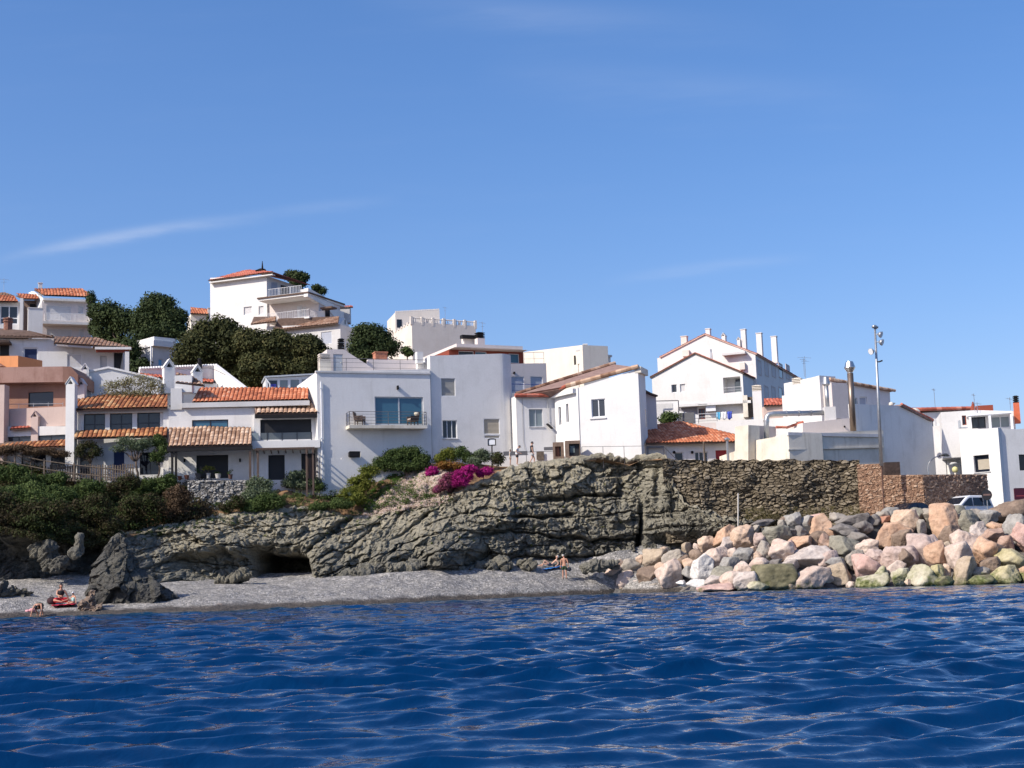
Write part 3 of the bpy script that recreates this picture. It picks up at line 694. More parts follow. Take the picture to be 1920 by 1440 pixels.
def slope_pt(px, py, Ye, ze, tan):
    """the point seen at (px,py) on the roof plane rising by tan behind an eave at depth Ye, height ze"""
    r = ray(px, py); t = (ze - CAM.z - tan * Ye) / (r.z - tan * r.y); return CAM + r * t
def tile_roof(poly, m, parent, pitch=.26, course=.40, seg=6, name='roof', soffit=None, thick=.10, amp=.075, seed=1, smooth=True):
    """barrel-tile roof over a planar convex polygon whose first edge is the eave (left to right)"""
    poly = [Vector(p) for p in poly]; o = poly[0]; U = (poly[1] - o).normalized()
    Nn = U.cross(poly[2] - o).normalized()
    if Nn.z < 0: Nn = -Nn
    Vv = Nn.cross(U).normalized()
    q = [((p - o).dot(U), (p - o).dot(Vv)) for p in poly]
    us0, us1 = min(a for a, _ in q), max(a for a, _ in q); vs1 = max(b for _, b in q); vs0 = min(b for _, b in q)
    nu = max(3, int(round((us1 - us0) / pitch)) * seg + 1); u = np.linspace(us0, us1, nu)
    lo = np.full(nu, 1e9); hi = np.full(nu, -1e9); n = len(q)
    for i in range(n):
        (a, b), (c, d) = q[i], q[(i + 1) % n]
        if abs(c - a) < 1e-6:
            k = np.abs(u - a) < 1e-4; lo = np.where(k, np.minimum(lo, min(b, d)), lo); hi = np.where(k, np.maximum(hi, max(b, d)), hi); continue
        t = (u - a) / (c - a); k = (t > -1e-6) & (t < 1 + 1e-6); vv = b + (d - b) * t
        lo = np.where(k, np.minimum(lo, vv), lo); hi = np.where(k, np.maximum(hi, vv), hi)
    nc = max(1, int(math.ceil((vs1 - vs0) / course)))
    vr = []; st = []; kk = []
    for k in range(nc):
        vr += [vs0 + k * course, vs0 + (k + 1) * course - .012]; st += [.032, .0]; kk += [k, k]
    vr, st, kk = np.array(vr)[:, None], np.array(st)[:, None], np.array(kk)[:, None]
    vv = np.clip(vr, lo, hi); uu = np.broadcast_to(u, vv.shape)
    per = (us1 - us0) / max(1, round((us1 - us0) / pitch))
    ph = (uu - us0) / per; ti = np.floor(ph)
    jit = _hash(ti, kk + ti * 0, ti * 0, seed)
    h = amp * np.sqrt(np.abs(np.sin(np.pi * ph))) + st * (1 + .6 * (jit - .5)) + .012 * (jit - .5) + .02 * vn(uu * .7, vv * .7, uu * 0, seed)
    pos = np.array(o)[None, None] + uu[..., None] * np.array(U) + vv[..., None] * np.array(Vv) + h[..., None] * np.array(Nn)
    tint = np.clip(.5 + .75 * (jit - .5) + .18 * vn(uu * .5, vv * .9, uu * 0, seed + 4) - .35 * (np.abs(np.sin(np.pi * ph)) < .12), 0, 1)
    vts = [Vector(p) for p in pos.reshape(-1, 3)]; nr = len(vr); ti_ = tint.ravel().tolist()
    fcs = [tuple(f) for f in grid_faces(nr, nu).tolist()]; mi = [0] * len(fcs)
    mb = MB(); mb.v = vts; mb.f = fcs; mb.m = mi
    sm = len(fcs)
    mb.prism([p - Nn * .004 for p in poly], -Nn * thick, 1)
    ti_ += [.5] * (len(mb.v) - len(ti_))
    o_ = mk(name, mb.v, mb.f, [m, soffit or SOFFIT], parent, mb.m, False, attrs={'tint': ti_})
    return o_
def ridge_cap(p, q, m, parent, r=.11, name='ridge'):
    p, q = Vector(p), Vector(q); n = max(1, int((q - p).length / .42)); mb = MB(); tt = []
    for i in range(n):
        a = p.lerp(q, i / n); b = p.lerp(q, (i + 1) / n + .02); mb.tube([a, b], [r * 1.08, r * .92], 8)
        tt += [random.random()] * (len(mb.v) - len(tt))
    return mk(name, mb.v, mb.f, m, parent, attrs={'tint': tt})
def railing(parent, pts, h, m, post=1.4, bars=3, balusters=0, r=.018, name='railing'):
    """pts: base line in world; posts, horizontal bars or upright balusters"""
    mb = MB(); up = Vector((0, 0, 1))
    for a, b in zip(pts[:-1], pts[1:]):
        a, b = Vector(a), Vector(b); L_ = (b - a).length; n = max(1, int(round(L_ / post)))
        for i in range(n + 1):
            q = a.lerp(b, i / n); mb.tube([q, q + up * h], r * 1.25, 5)
        mb.tube([a + up * h, b + up * h], r * 1.25, 5)
        for k in range(bars):
            z = h * (k + .6) / (bars + .4); mb.tube([a + up * z, b + up * z], r * .7, 4)
        if balusters:
            k = int(L_ / balusters)
            for i in range(1, k): q = a.lerp(b, i / k); mb.bar(q + up * .06, q + up * h, r * 1.6)
            mb.bar(a + up * .08, b + up * .08, r * 1.8)
    return mb.build(name, m, parent)
def chimney(parent, x0, yt, x1, yb, Y, m=None, kind='box', F=None, name='chimney', cap=None, depth=None):
    """chimney stack between photo columns x0..x1 from row yb up to yt at depth Y"""
    c0, c1, t = P(x0, yb, Y), P(x1, yb, Y), P((x0 + x1) / 2, yt, Y)
    wd = (c1 - c0).length; c = (c0 + c1) / 2; ux = F.u if F else Vector((1, 0, 0)); dep = depth or wd * .9
    uy = Vector((-ux.y, ux.x, 0)); c = c + uy * dep / 2; zb, zt = c0.z - 1.0, t.z; mb = MB(); m = m or WHITE
    if kind == 'hood':
        # pitched stone hood with a triangular smoke hole through it
        Fr = Frame(c - ux * wd / 2 - uy * dep / 2, c + ux * wd / 2 - uy * dep / 2); Fr.L = wd; hh = wd * .75; zs = zt - hh
        holed(mb, Fr, [(0, zb), (wd, zb), (wd, zs), (wd / 2, zt), (0, zs)], [[(wd * .2, zs + .02), (wd * .8, zs + .02), (wd * .5, zt - hh * .28)]], dep, dep * .7, 0, 0, 1)
        o = mb.build(name, [m, BLACKI], parent)
        mb = MB()
        for sgn in (-1, 1):
            a = Vector((0, 0, zs)) ; e = c + ux * sgn * (wd / 2 + .05); e.z = zs - .02; k = c.copy(); k.z = zt + .03
            mb.prism([e - uy * (dep / 2 + .05), e + uy * (dep / 2 + .05), k + uy * (dep / 2 + .05), k - uy * (dep / 2 + .05)], Vector((0, 0, .07)))
        mb.build('hood', m, o); return o
    mb.box((c.x, c.y, (zb + zt) / 2), (wd, dep, zt - zb), 0, ux)
    o = mb.build(name, m, parent)
    mb = MB()
    if kind == 'box': mb.box((c.x, c.y, zt + .04), (wd + .12, dep + .12, .08), 0, ux)
    elif kind == 'vent':
        for i in range(4): mb.box((c.x, c.y, zt + .06 + i * .15), (wd * (1.02), dep * 1.02, .07), 0, ux)
        mb.box((c.x, c.y, zt + .3), (wd * .6, dep * .6, .6), 0, ux)
    elif kind == 'pot':
        mb.lathe((c.x, c.y, zt), [(wd * .38, 0), (wd * .38, .25), (wd * .46, .27), (wd * .46, .34), (.02, .42)], 12)
    mb.build('cap', cap or m, o)
    return o
def antenna(parent, px, yt, yb, Y, spread=.5, name='antenna'):
    a, b = P(px, yb, Y), P(px, yt, Y); b = Vector((a.x, a.y, b.z)); mb = MB(); mb.tube([a - Vector((0, 0, .3)), b], .022, 5)
    for k in range(4):
        z = b.z - .08 - .02 * k; q = Vector((a.x - spread / 2 + spread * k / 3, a.y + .1 * k, z)); mb.bar(q + Vector((0, -.28, 0)), q + Vector((0, .28, 0)), .014)
    mb.bar(Vector((a.x - spread / 2, a.y, b.z - .08)), Vector((a.x + spread / 2, a.y + .3, b.z - .12)), .018)
    mb.bar(Vector((a.x - spread * .3, a.y - .2, b.z - .5)), Vector((a.x + spread * .35, a.y + .2, b.z - .45)), .018)
    return mb.build(name, METAL, parent)
# ================================================================== left half of the village
# --- the block-built white house with the balcony
b = Bld('balcony_house', 'white flat-roofed house with a wire-railed balcony and big blue sliding window', 'house', (597, 800), 108.0, (808, 800), 111.0, 8)
win_r = (703, 744, 794, 797)
sw = b.win(*win_r, cols=2, pane=GLASSB, frame=GFRAME, fw=.10, name='sliding_window')
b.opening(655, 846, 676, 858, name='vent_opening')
b.wall([(594, 697), (806, 692)], 8.0, WHITE)
mb = MB(); 
u0, z0 = b.uz(593, 698); u1, z1 = b.uz(806, 693)
b.ubx(mb, u0 - .05, z0 - .02, u1 + .02, z0 + .12, -.3, .10); mb.build('coping', GREYW, b.root)
bal = MB(); b.bx(bal, 655, 797, 800, 803, -.02, 1.15); bo = bal.build('balcony', CONC, b.root)
ul, zt = b.uz(656, 797, 1.15); ur = b.uz(800, 797, 1.15)[0]
F = b.F
rl = railing(bo, [F.w(ul, zt, .02), F.w(ul, zt, 1.08), F.w(ur, zt, 1.08), F.w(ur, zt, .02)], 1.05, RAILM, 3.2, 4)
mb = MB(); q = b.pt(745, 727); mb.box(q + F.n * .12, (.12, .24, .30), 0, F.u); mb.tube([q, q + F.n * .3 + Vector((0, 0, -.05))], .05, 6); mb.build('wall_lamp', FASC, b.root)
mb = MB(); a = b.pt(602, 716, .10); e = Vector((a.x, a.y, 8.5)); mb.tube([a, e], .06, 8)
for yy in (728, 822, 870): c = b.pt(602, yy, .10); mb.box((a.x, a.y, c.z), (.2, .14, .06), 0, F.u)
mb.build('drainpipe', WFRAME, b.root)
mb = MB(); q = b.pt(662, 852, .25); mb.box(q, (.66, .4, .34), 0, F.u); mb.build('wall_vent', FASC, b.root)
# roof terrace: stair house with raking wall, back parapet, stacks
Ft = Frame(F.w(F.uz(612, 680, -2.2)[0], 0, -2.2), F.w(F.uz(800, 680, -2.2)[0], 0, -2.2))
zr = b.uz(700, 697)[1]
mb = MB(); t = [Ft.uz(x, y) for x, y in ((613, 655), (644, 655), (708, 696))]; du = Ft.uz(625, 680)[0], Ft.uz(643, 680)[0]; dz = Ft.uz(634, 664)[1]
holed(mb, Ft, [(t[0][0], zr - .3), (t[2][0], zr - .3), t[2], t[1], t[0]], [[(du[0], zr), (du[1], zr), (du[1], dz), (du[0], dz)]], 2.4, .1); st = mb.build('stair_house', PINKW, b.root)
mb = MB(); b.ubx(mb, du[0] + .02, zr + .02, du[1] - .02, dz - .02, -.09, -.05, 0, Ft); dd = mb.build('door', GFRAME, st)
mb = MB(); mb.sphere(Ft.w(du[1] - .15, zr + 1, -.02), .045, 8); mb.build('handle', METAL, dd)
chimney(b.root, 635, 648, 646, 657, 111.8, FASC, 'vent', F, cap=FASC)
mb = MB(); u0 = Ft.uz(690, 690, -1.5)[0]; u1 = Ft.uz(802, 690, -1.5)[0]; zp = Ft.uz(750, 675, -1.5)[1]
b.ubx(mb, u0, zr - .2, u1, zp, -1.9, -1.5, 0, Ft); mb.build('roof_parapet', PINKW, b.root)
tn = chimney(b.root, 600, 676, 621, 702, 109.2, CONC, 'vent', F, cap=BEIGE)
chimney(b.root, 704, 661, 727, 677, 116, mat('brick_red_stack', (.42, .17, .10), .9, .3, 4), 'box', F)
chimney(b.root, 783, 681, 797, 694, 112.4, WHITE, 'box', F, depth=.5)
railing(b.root, [F.w(F.uz(598, 700, -.25)[0], zr + .1, -.25), F.w(F.uz(800, 690, -.25)[0], zr + .1, -.25)], .95, RAILM, 2.2, 2, name='roof_railing')
antenna(b.root, 648, 640, 658, 111.5, .9)
# wicker chairs on the balcony
WICK = mat('brown_wicker', (.07, .045, .035), .8, .4, 20)
CUSH = mat('beige_cushion', (.45, .36, .30), .9, .1, 5)
def wicker_chair(px, rot, label, extra=None):
    p = b.pt(px, 797, .62); p.z = zt; t = thing('wicker_chair', label, 'chair', p, 'wicker chairs on the balcony')
    M_ = Matrix.Translation(p) @ Matrix.Rotation(rot, 4, 'Z') @ Matrix.Scale(1.18, 4)
    def bxx(name, items, m):
        mb = MB()
        for c, s_ in items:
            vs = [M_ @ Vector((c[0] + sx * s_[0] / 2, c[1] + sy * s_[1] / 2, c[2] + sz * s_[2] / 2 + (0 if len(c) < 4 else 0))) for sz in (-1, 1) for sx, sy in ((-1, -1), (1, -1), (1, 1), (-1, 1))]
            mb.hexa(vs)
        return mb.build(name, m, t)
    bxx('seat', [((0, 0, .36), (.56, .56, .12))], WICK); bxx('cushion', [((0, -.02, .46), (.48, .48, .08))], CUSH)
    mb = MB(); mb.prism([M_ @ Vector(v) for v in ((-.28, .24, .36), (.28, .24, .36), (.26, .36, .92), (-.26, .36, .92))], (M_.to_3x3() @ Vector((0, .06, 0)))); mb.build('backrest', WICK, t)
    for sx in (-1, 1):
        bxx('armrest', [((sx * .29, 0, .50), (.06, .56, .30))], WICK)
        for sy in (-1, 1): bxx('leg', [((sx * .25, sy * .25, .15), (.05, .05, .30))], WICK)
    return t
wicker_chair(675, R(78), 'brown wicker armchair at the open left end of the balcony')
wc = wicker_chair(774, R(-60), 'brown wicker armchair with pale cushion in front of the sliding window')
p = b.pt(778, 774, .62); mb = MB(); mb.sphere((p.x + .12, p.y, zt + .96), (.2, .14, .17), 10); tag(mb.build('pillow', mat('pale_cushion', (.62, .56, .44), .9, .1), loc=(p.x + .12, p.y, zt + .96)), 'pale pillow propped on top of the wicker armchair', 'pillow')

# --- tall white block right of it
b = Bld('white_block_house', 'tall plain white house with rounded end and grey roller shutters', 'house', (806, 760), 111.2, (951, 760), 113.4, 8)
F = b.F
b.shut(827, 709, 854, 743, SHUT); b.win(830, 788, 857, 822, cols=3, pane=GLASS, sill=True, fw=.05); 
w_ = b.shut(907, 785, 937, 814, SHUTT); b.shut(908, 816, 937, 822, SHUTT, rec=.12)
b.wall([(806, 667), (938, 663)], 9, WHITE)
ue, ze = b.uz(938, 663); mb = MB(); pr = [(ue - .1, -1.3)] ; arc = [F.w(ue + 1.25 * math.sin(a), 8, -1.25 + 1.25 * math.cos(a)) for a in np.linspace(0, R(100), 14)]
arc = [F.w(ue - .05, 8, 0)] + arc[1:] + [F.w(ue + 1.2, 8, -7), F.w(ue - .05, 8, -7)]
mb.prism(arc, (0, 0, ze - 8)); mb.build('rounded_end', WHITE, b.root)
mb = MB(); u0, z0 = b.uz(781, 669); mb.box(b.pt(786, 671, -1), (.5, .6, .9), 0, F.u); mb.build('parapet_block', WHITE, b.root)

# --- left terrace houses, front row
b = Bld('tiled_villa', 'white two-storey villa with three navy windows between orange tile awnings', 'house', (142, 800), 107.6, (315, 800), 108.2, 7.5)
F = b.F
for x0, x1, y0 in ((157, 197, 776), (206, 248, 775), (257, 300, 773)): b.win(x0, y0, x1, y0 + 34, cols=2, rows=2, rowf=.42, pane=GLASS, frame=DFRAME, fw=.07)
b.win(150, 848, 171, 890, cols=1, pane=GLASSD, frame=DFRAME, name='door'); b.shut(212, 845, 234, 888, SHUTB); b.win(262, 848, 300, 890, cols=2, pane=GLASSD, frame=DFRAME, name='door')
b.wall([(142, 766), (315, 760)], 6, WHITE)
el, er = b.pt(137, 769, .75), b.pt(314, 761, .75); er.z = el.z
tile_roof([el, er, slope_pt(314, 740, er.y, er.z, .42), slope_pt(192, 745, er.y, er.z, .42), slope_pt(142, 751, el.y, el.z, .42)], T_MIXED, b.root, .34, .5, name='upper_roof', amp=.10, seed=3)
mb = MB(); b.bx(mb, 146, 767, 314, 774, -.02, .3); mb.build('cornice', WHITE, b.root)
el, er = b.pt(139, 824, 1.3), b.pt(313, 816, 1.3); zz = (el.z + er.z) / 2; el.z = er.z = zz
tile_roof([el, er, slope_pt(314, 802, er.y, zz, .78), slope_pt(141, 810, el.y, zz, .78)], T_MIXED, b.root, .34, .5, name='awning_roof', amp=.10, seed=9)
mb = MB(); b.bx(mb, 306, 765, 316, 900, -.05, .28); mb.build('pier', WHITE, b.root)

b = Bld('terracotta_house', 'terracotta and pale pink house with a long plain parapet and one black window', 'house', (4, 760), 110.4, (140, 760), 110.0, 7)
F = b.F
b.win(53, 735, 100, 762, cols=1, pane=GLASSD, frame=DFRAME, fw=.05); b.win(5, 733, 16, 757, cols=1, pane=GLASSD, frame=WFRAME)
b.wall([(-30, 700), (128, 700)], 7, TERRA, 'upper_wall')
mb = MB(); t = [b.uz(x, y, .9) for x, y in ((-30, 718), (118, 716), (118, 687), (-30, 689))]; mb.prism([F.w(u, z, .9) for u, z in t], -F.n * 7.5); mb.build('parapet', wallmat('terracotta_parapet', (.37, .23, .19), amt=.6, stain=(.17, .075, .05), sc=.6), b.root)
mb = MB(); t = [b.uz(x, y, .9) for x, y in ((118.2, 716), (143, 722), (143, 701), (131, 687), (118.2, 687))]; mb.prism([F.w(u, z, .9 - .3 * (u - t[0][0])) for u, z in t], Vector((0, 5, 0))); mb.build('parapet_end', TERRA, b.root)
b.part('terrace_wall', PEACH, -10, 765, 123, 801, -.3, 1.2)
mb = MB(); t = [b.uz(x, y, 1.12) for x, y in ((8, 758), (118, 757))]; mb.tube([F.w(*t[0], 1.12), F.w(*t[1], 1.12)], .025, 5)
for k in range(5):
    u = t[0][0] + (t[1][0] - t[0][0]) * k / 4; mb.tube([F.w(u, t[0][1] - .35, 1.12), F.w(u, t[0][1], 1.12)], .02, 5)
mb.build('railing', METAL, b.root)
chimney(b.root, 58, 772, 71, 804, 108.6, PEACH, 'hood', F)
b.win(5, 817, 124, 830, cols=4, pane=GLASS, frame=DFRAME, d0=1.5); b.win(95, 848, 123, 880, cols=2, pane=GLASS, frame=DFRAME, d0=1.5, name='door'); b.win(40, 850, 86, 880, cols=2, pane=GLASSD, frame=DFRAME, d0=1.5, name='door')
b.wall([(-30, 800), (140, 799)], 1.8, WHITE, 'lower_wall', d0=1.5)
el, er = b.pt(-20, 842, 3.0), b.pt(141, 837, 3.0); el.z = er.z
tile_roof([el, er, slope_pt(137, 825, er.y, er.z, .5), slope_pt(-20, 829, er.y, er.z, .5)], T_MIXED, b.root, .34, .5, name='porch_roof', amp=.10, seed=14)
b.part('end_pier', PEACH, -30, 722, 7, 900, 1.3, 2.2)
mb = MB(); el = b.pt(20, 806, 1.6); 
tile_roof([b.pt(18, 805, 1.9), b.pt(58, 803, 1.9), b.pt(56, 799, 1.45), b.pt(24, 800, 1.45)], T_RED, b.root, .3, .4, name='ledge_tiles')
chimney(b.root, 122, 708, 139, 850, 106.6, WHITE, 'hood', F)
chimney(b.root, 144, 711, 158, 768, 109.8, PINKW, 'hood', F)
b = Bld('orange_terrace', 'bright orange rendered roof terrace box on the terracotta house', 'terrace', (-20, 680), 114.5, (35, 680), 113.5, 17)
b.wall([(-20, 668), (34, 667)], 3, ORANGE)
mb = MB(); mb.prism([b.pt(x, y, .02) for x, y in ((-10, 688), (12, 688), (-10, 675))], b.F.n * .5); mb.build('stair_cheek', TERRA, b.root)

# --- middle front houses
b = Bld('strip_window_house', 'white house with one long strip window over a tan tiled porch on dark posts', 'house', (318, 800), 107.8, (474, 800), 108.4, 8)
F = b.F
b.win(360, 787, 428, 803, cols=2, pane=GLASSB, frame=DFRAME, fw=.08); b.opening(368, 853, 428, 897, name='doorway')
b.wall([(316, 766), (478, 764)], 6, WHITE2)
b.part('parapet_beam', GREYW, 341, 753, 580, 762, -.4, .35)
b.part('corner_pier', GREYW, 320, 728, 341, 768, -.8, .1)
zl = b.uz(470, 752)[1]
el, er = b.pt(360, 752, .1), b.pt(578, 750, .1); el.z = er.z
tile_roof([el, er, slope_pt(578, 729, er.y, er.z, .5), slope_pt(376, 736, er.y, er.z, .5)], T_ORANGE, b.root, .30, .46, name='upper_roof', amp=.09, seed=5)
el, er = b.pt(316, 836, 2.3), b.pt(472, 834, 2.3); el.z = er.z
tile_roof([el, er, slope_pt(471, 803, er.y, er.z, .70), slope_pt(318, 807, er.y, er.z, .70)], T_TAN, b.root, .33, .42, name='porch_roof', amp=.10, seed=6)
mb = MB(); b.bx(mb, 313, 837, 473, 845, 2.0, 2.25); b.bx(mb, 313, 837, 318, 845, .0, 2.0); mb.build('fascia', FASC, b.root)
for x in (323, 330, 469): 
    mb = MB(); q = b.pt(x, 845, 2.1); mb.box((q.x, q.y, (q.z + 8) / 2), (.16, .16, q.z - 8), 0, F.u); mb.build('post', FASC if x < 400 else DWOOD, b.root)
for x in (346, 450): mb = MB(); mb.box(b.pt(x, 863, .08), (.12, .16, .26), 0, F.u); mb.build('wall_lamp', FASC, b.root)
mb = MB(); p = b.pt(346, 722, -.8); mb.box(p, (1.3, 1.5, 1.3), 0, F.u); mb.build('roof_hut', WHITE, b.root)
el, er = b.pt(330, 718, -.2), b.pt(382, 724, -.2)
tile_roof([b.pt(329, 717, 0), b.pt(384, 723, 0), slope_pt(362, 708, b.pt(340, 718).y, b.pt(340, 718).z, .5), slope_pt(330, 705, b.pt(340, 718).y, b.pt(340, 718).z, .5)], T_BROWN, b.root, .3, .42, name='hut_roof', seed=8)

b = Bld('glazed_terrace_house', 'white house with a wide black glazed terrace under a tan tiled eave', 'house', (476, 800), 108.2, (600, 800), 108.9, 8)
F = b.F
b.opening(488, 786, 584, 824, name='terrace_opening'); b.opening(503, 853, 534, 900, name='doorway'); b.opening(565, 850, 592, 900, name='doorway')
b.wall([(476, 776), (600, 773)], 6, WHITE)
el, er = b.pt(478, 777, .9), b.pt(598, 774, .9); el.z = er.z
tile_roof([el, er, slope_pt(594, 751, er.y, er.z, .5), slope_pt(476, 754, er.y, er.z, .5)], T_TAN, b.root, .33, .42, name='roof', amp=.10, seed=7)
mb = MB(); b.bx(mb, 478, 777, 598, 783, .55, .85); mb.build('fascia', FASC, b.root)
b.part('terrace_parapet', WHITE, 470, 826, 600, 840, -.05, 1.1)
mb = MB(); b.bx(mb, 488, 811, 585, 825, -.06, -.03); gb = mb.build('glass_balustrade', glassmat('balustrade_glass', (.10, .115, .125), .1), b.root)
mb = MB()
for x in (501, 529, 557, 584): b.bx(mb, x - .8, 810, x + .8, 826, -.028, .02)
mb.build('balustrade_post', DFRAME, gb)
b.part('glass_wind_screen', GLASSL, 472, 812, 485, 826, .9, .95)
pg = MB(); zt_ = b.uz(530, 841, 2.2)[1]; u0 = b.uz(480, 845, 2.2)[0]; u1 = b.uz(590, 845, 2.2)[0]
pg.bar(F.w(u0, zt_, 2.2), F.w(u1, zt_, 2.2), .14, .14)
for k in range(9): u = u0 + (u1 - u0) * k / 8; pg.bar(F.w(u, zt_ - .12, .0), F.w(u, zt_ - .12, 2.5), .07, .10)
for k in (0.03, .86, .97): u = u0 + (u1 - u0) * k; pg.bar(F.w(u, 8, 2.2), F.w(u, zt_ - .07, 2.2), .13)
pg.build('pergola', DWOOD, b.root)
mb = MB(); b.bx(mb, 575, 858, 588, 897, 2.0, 2.05)
for k in range(4): b.bx(mb, 589 + k * 3, 858, 590.5 + k * 3, 897, 1.95, 2.0)
mb.build('screen_panel', DWOOD, b.root)
mb = MB(); b.bx(mb, 471, 826, 474, 902, .02, .3); mb.build('party_pier', WHITE, b.root)

# --- second row
b = Bld('merlon_house', 'white house edged with a row of small tile merlons and a raking side wall', 'house', (262, 715), 118.0, (409, 715), 121.0, 12)
F = b.F; mb = MB(); tp = [b.uz(x, y) for x, y in ((262, 692), (409, 686))]
b.wall([(262, 692), (409, 686)], .5, WHITE)
for k in range(30):
    t = (k + .5) / 30; u = tp[0][0] + (tp[1][0] - tp[0][0]) * t; z = tp[0][1] + (tp[1][1] - tp[0][1]) * t
    mb.tube([F.w(u, z - .02, .12), F.w(u, z + .12, -.2), F.w(u, z + .14, -.5)], [.10, .11, .09], 7)
mb.build('merlons', WHITE, b.root)
Fs = F.side(tp[1][0]); mb = MB(); q = [Fs.uz(x, y) for x, y in ((409, 684), (478, 737), (478, 760), (409, 760))]; mb.prism([Fs.w(u, z, 0) for u, z in q], -Fs.n * .4); mb.build('raking_wall', WHITE, b.root)
mb = MB()
for x in (418, 421.5, 425): u, z = Fs.uz(x, 714); b.ubx(mb, u - .1, z - .22, u + .1, z + .22, -.02, .02, 0, Fs)
mb.build('vent_slot', REDBR, b.root)
for x0, yt, x1 in ((308, 674, 328), (362, 684, 380)): chimney(b.root, x0, yt, x1, 715, 117.0, WHITE, 'hood', F)
chimney(b.root, 371, 680, 379, 688, 120, FASC, 'pot', F)
el, er = b.pt(262, 704, 1.2), b.pt(330, 703, 1.2)
tile_roof([b.pt(262, 706, 1.6), b.pt(400, 718, 1.6), b.pt(400, 712, .05), b.pt(262, 700, .05)], T_RED, b.root, .3, .42, name='lean_to_roof', seed=12)
mb = MB(); q = [b.uz(x, y, 1.5) for x, y in ((262, 707), (408, 719), (408, 760), (262, 760))]; mb.prism([F.w(u, z, 1.5) for u, z in q], -F.n * 1.4); mb.build('lean_to_wall', WHITE2, b.root)

b = Bld('gable_house', 'low white gabled house half hidden by a grey leafless shrub', 'house', (145, 730), 113.5, (297, 730), 114.5, 11)
F = b.F; b.wall([(145, 703), (203, 691), (297, 713)], 6, WHITE)
mb = MB(); g = [b.pt(x, y, .12) for x, y in ((143, 703), (203, 690.5), (299, 712.5))]
for a, c in ((0, 1), (1, 2)): mb.prism([g[a], g[c], g[c] + Vector((0, 0, .16)), g[a] + Vector((0, 0, .16))], -F.n * 6.2)
mb.build('roof', WHITE2, b.root)
b.part('buttress', WHITE, 146, 706, 171, 752, .02, .5)
chimney(b.root, 153, 683, 166, 702, 113.2, WHITE, 'hood', F)
antenna(b.root, 163, 690, 745, 112.4, .7)

b = Bld('conservatory', 'white framed rooftop sunroom with a blue notice in its first pane', 'sunroom', (500, 718), 117.0, (592, 718), 118.0, 15)
F = b.F; u0, z0, u1, z1 = b.rect(500, 711, 595, 735)
xs = [502, 521, 524, 541, 544, 562, 565, 590]
for k in range(4):
    b.win(xs[2 * k], 712 - k * .6, xs[2 * k + 1], 734, cols=1, pane=GLASSL if k != 0 else GLASS, frame=WFRAME, fw=.05, rec=.15)
b.wall([(498, 709), (600, 704)], 3.2, WFRAME)
mb = MB(); q = [b.pt(x, y, .25) for x, y in ((496, 708), (602, 702))]; mb.prism([q[0], q[1], q[1] + Vector((0, 0, .13)), q[0] + Vector((0, 0, .13))], -F.n * 3.6); mb.build('roof', GFRAME, b.root)
mb = MB(); b.bx(mb, 505, 720, 518, 731, .03, .06); nt_ = mb.build('notice', mat('blue_notice', (.03, .04, .28), .5, .05), b.root)
mb = MB(); b.bx(mb, 508, 725.3, 517, 727, .062, .066); mb.build('notice_line', WFRAME, nt_)
mb = MB(); a = b.pt(498, 709, .2); mb.tube([a, a + F.n * .05 + F.u * .35 + Vector((0, 0, -.5)), a + F.u * .35 + Vector((0, 0, -2))], .06, 7); mb.build('drainpipe', WFRAME, b.root)

# --- the long bungalow above
b = Bld('long_bungalow', 'white bungalow with a long brown tile roof, blue shutter and corner porch', 'house', (-30, 660), 132.0, (250, 660), 135.0, 18)
F = b.F
b.win(44, 652, 71, 679, cols=1, cover=SHUTB, frame=WFRAME, fw=.10); b.shut(126, 664, 153, 690, SHUTW); b.win(188, 667, 200, 692, cols=1, cover=SHUTW, frame=GFRAME, name='door')
b.holes.append([(b.uz(213, 680)[0], 18.2), (b.uz(231, 680)[0], 18.2), b.uz(231, 661), b.uz(213, 661)])
b.wall([(-30, 634), (100, 636), (102, 648), (180, 654), (231, 657)], 7, WHITE2)
mb = MB(); b.bx(mb, 214, 662, 231, 700, -.24, -.16); mb.build('doorway', BLACKI, b.root)
b.part('porch_beam', REDBR, 180, 655, 242, 660, 1.3, 1.6); b.part('porch_lintel', WHITE, 178, 650.5, 246, 655, 1.2, 1.75); b.part('porch_pillar', WHITE, 234, 659, 242, 700, 1.2, 1.65)
el, er = b.pt(-30, 631, .5), b.pt(102, 632, .5)
tile_roof([el, er, slope_pt(98, 630, er.y, er.z + .2, .42), slope_pt(55, 620, el.y, el.z, .42), slope_pt(-30, 613, el.y, el.z, .42)], T_BROWN, b.root, .36, .5, name='roof', seed=21)
el, er = b.pt(101, 643, 1.6), b.pt(248, 653, 1.6); 
tile_roof([el, er, slope_pt(180, 634, er.y, er.z + .35, .40), slope_pt(102, 630, el.y, el.z, .40)], T_BROWN, b.root, .36, .5, name='porch_roof', seed=22)
b.part('dark_porch', DWOOD, -30, 637, 17, 641, .0, 2.0); mb = MB(); b.bx(mb, 0, 640, 17, 668, -.15, .03); mb.build('shaded_door', BLACKI, b.root)
mb = MB(); mb.lathe(b.pt(15, 614, -2), [(.42, -.5), (.42, .5), (.5, .52), (.5, .62), (.42, .64), (.42, .75), (.5, .77), (.5, .87), (.1, 1.0)], 10); mb.build('chimney', T_BROWN and mat('clay_pot', (.22, .10, .07), .9, .3, 5), b.root)

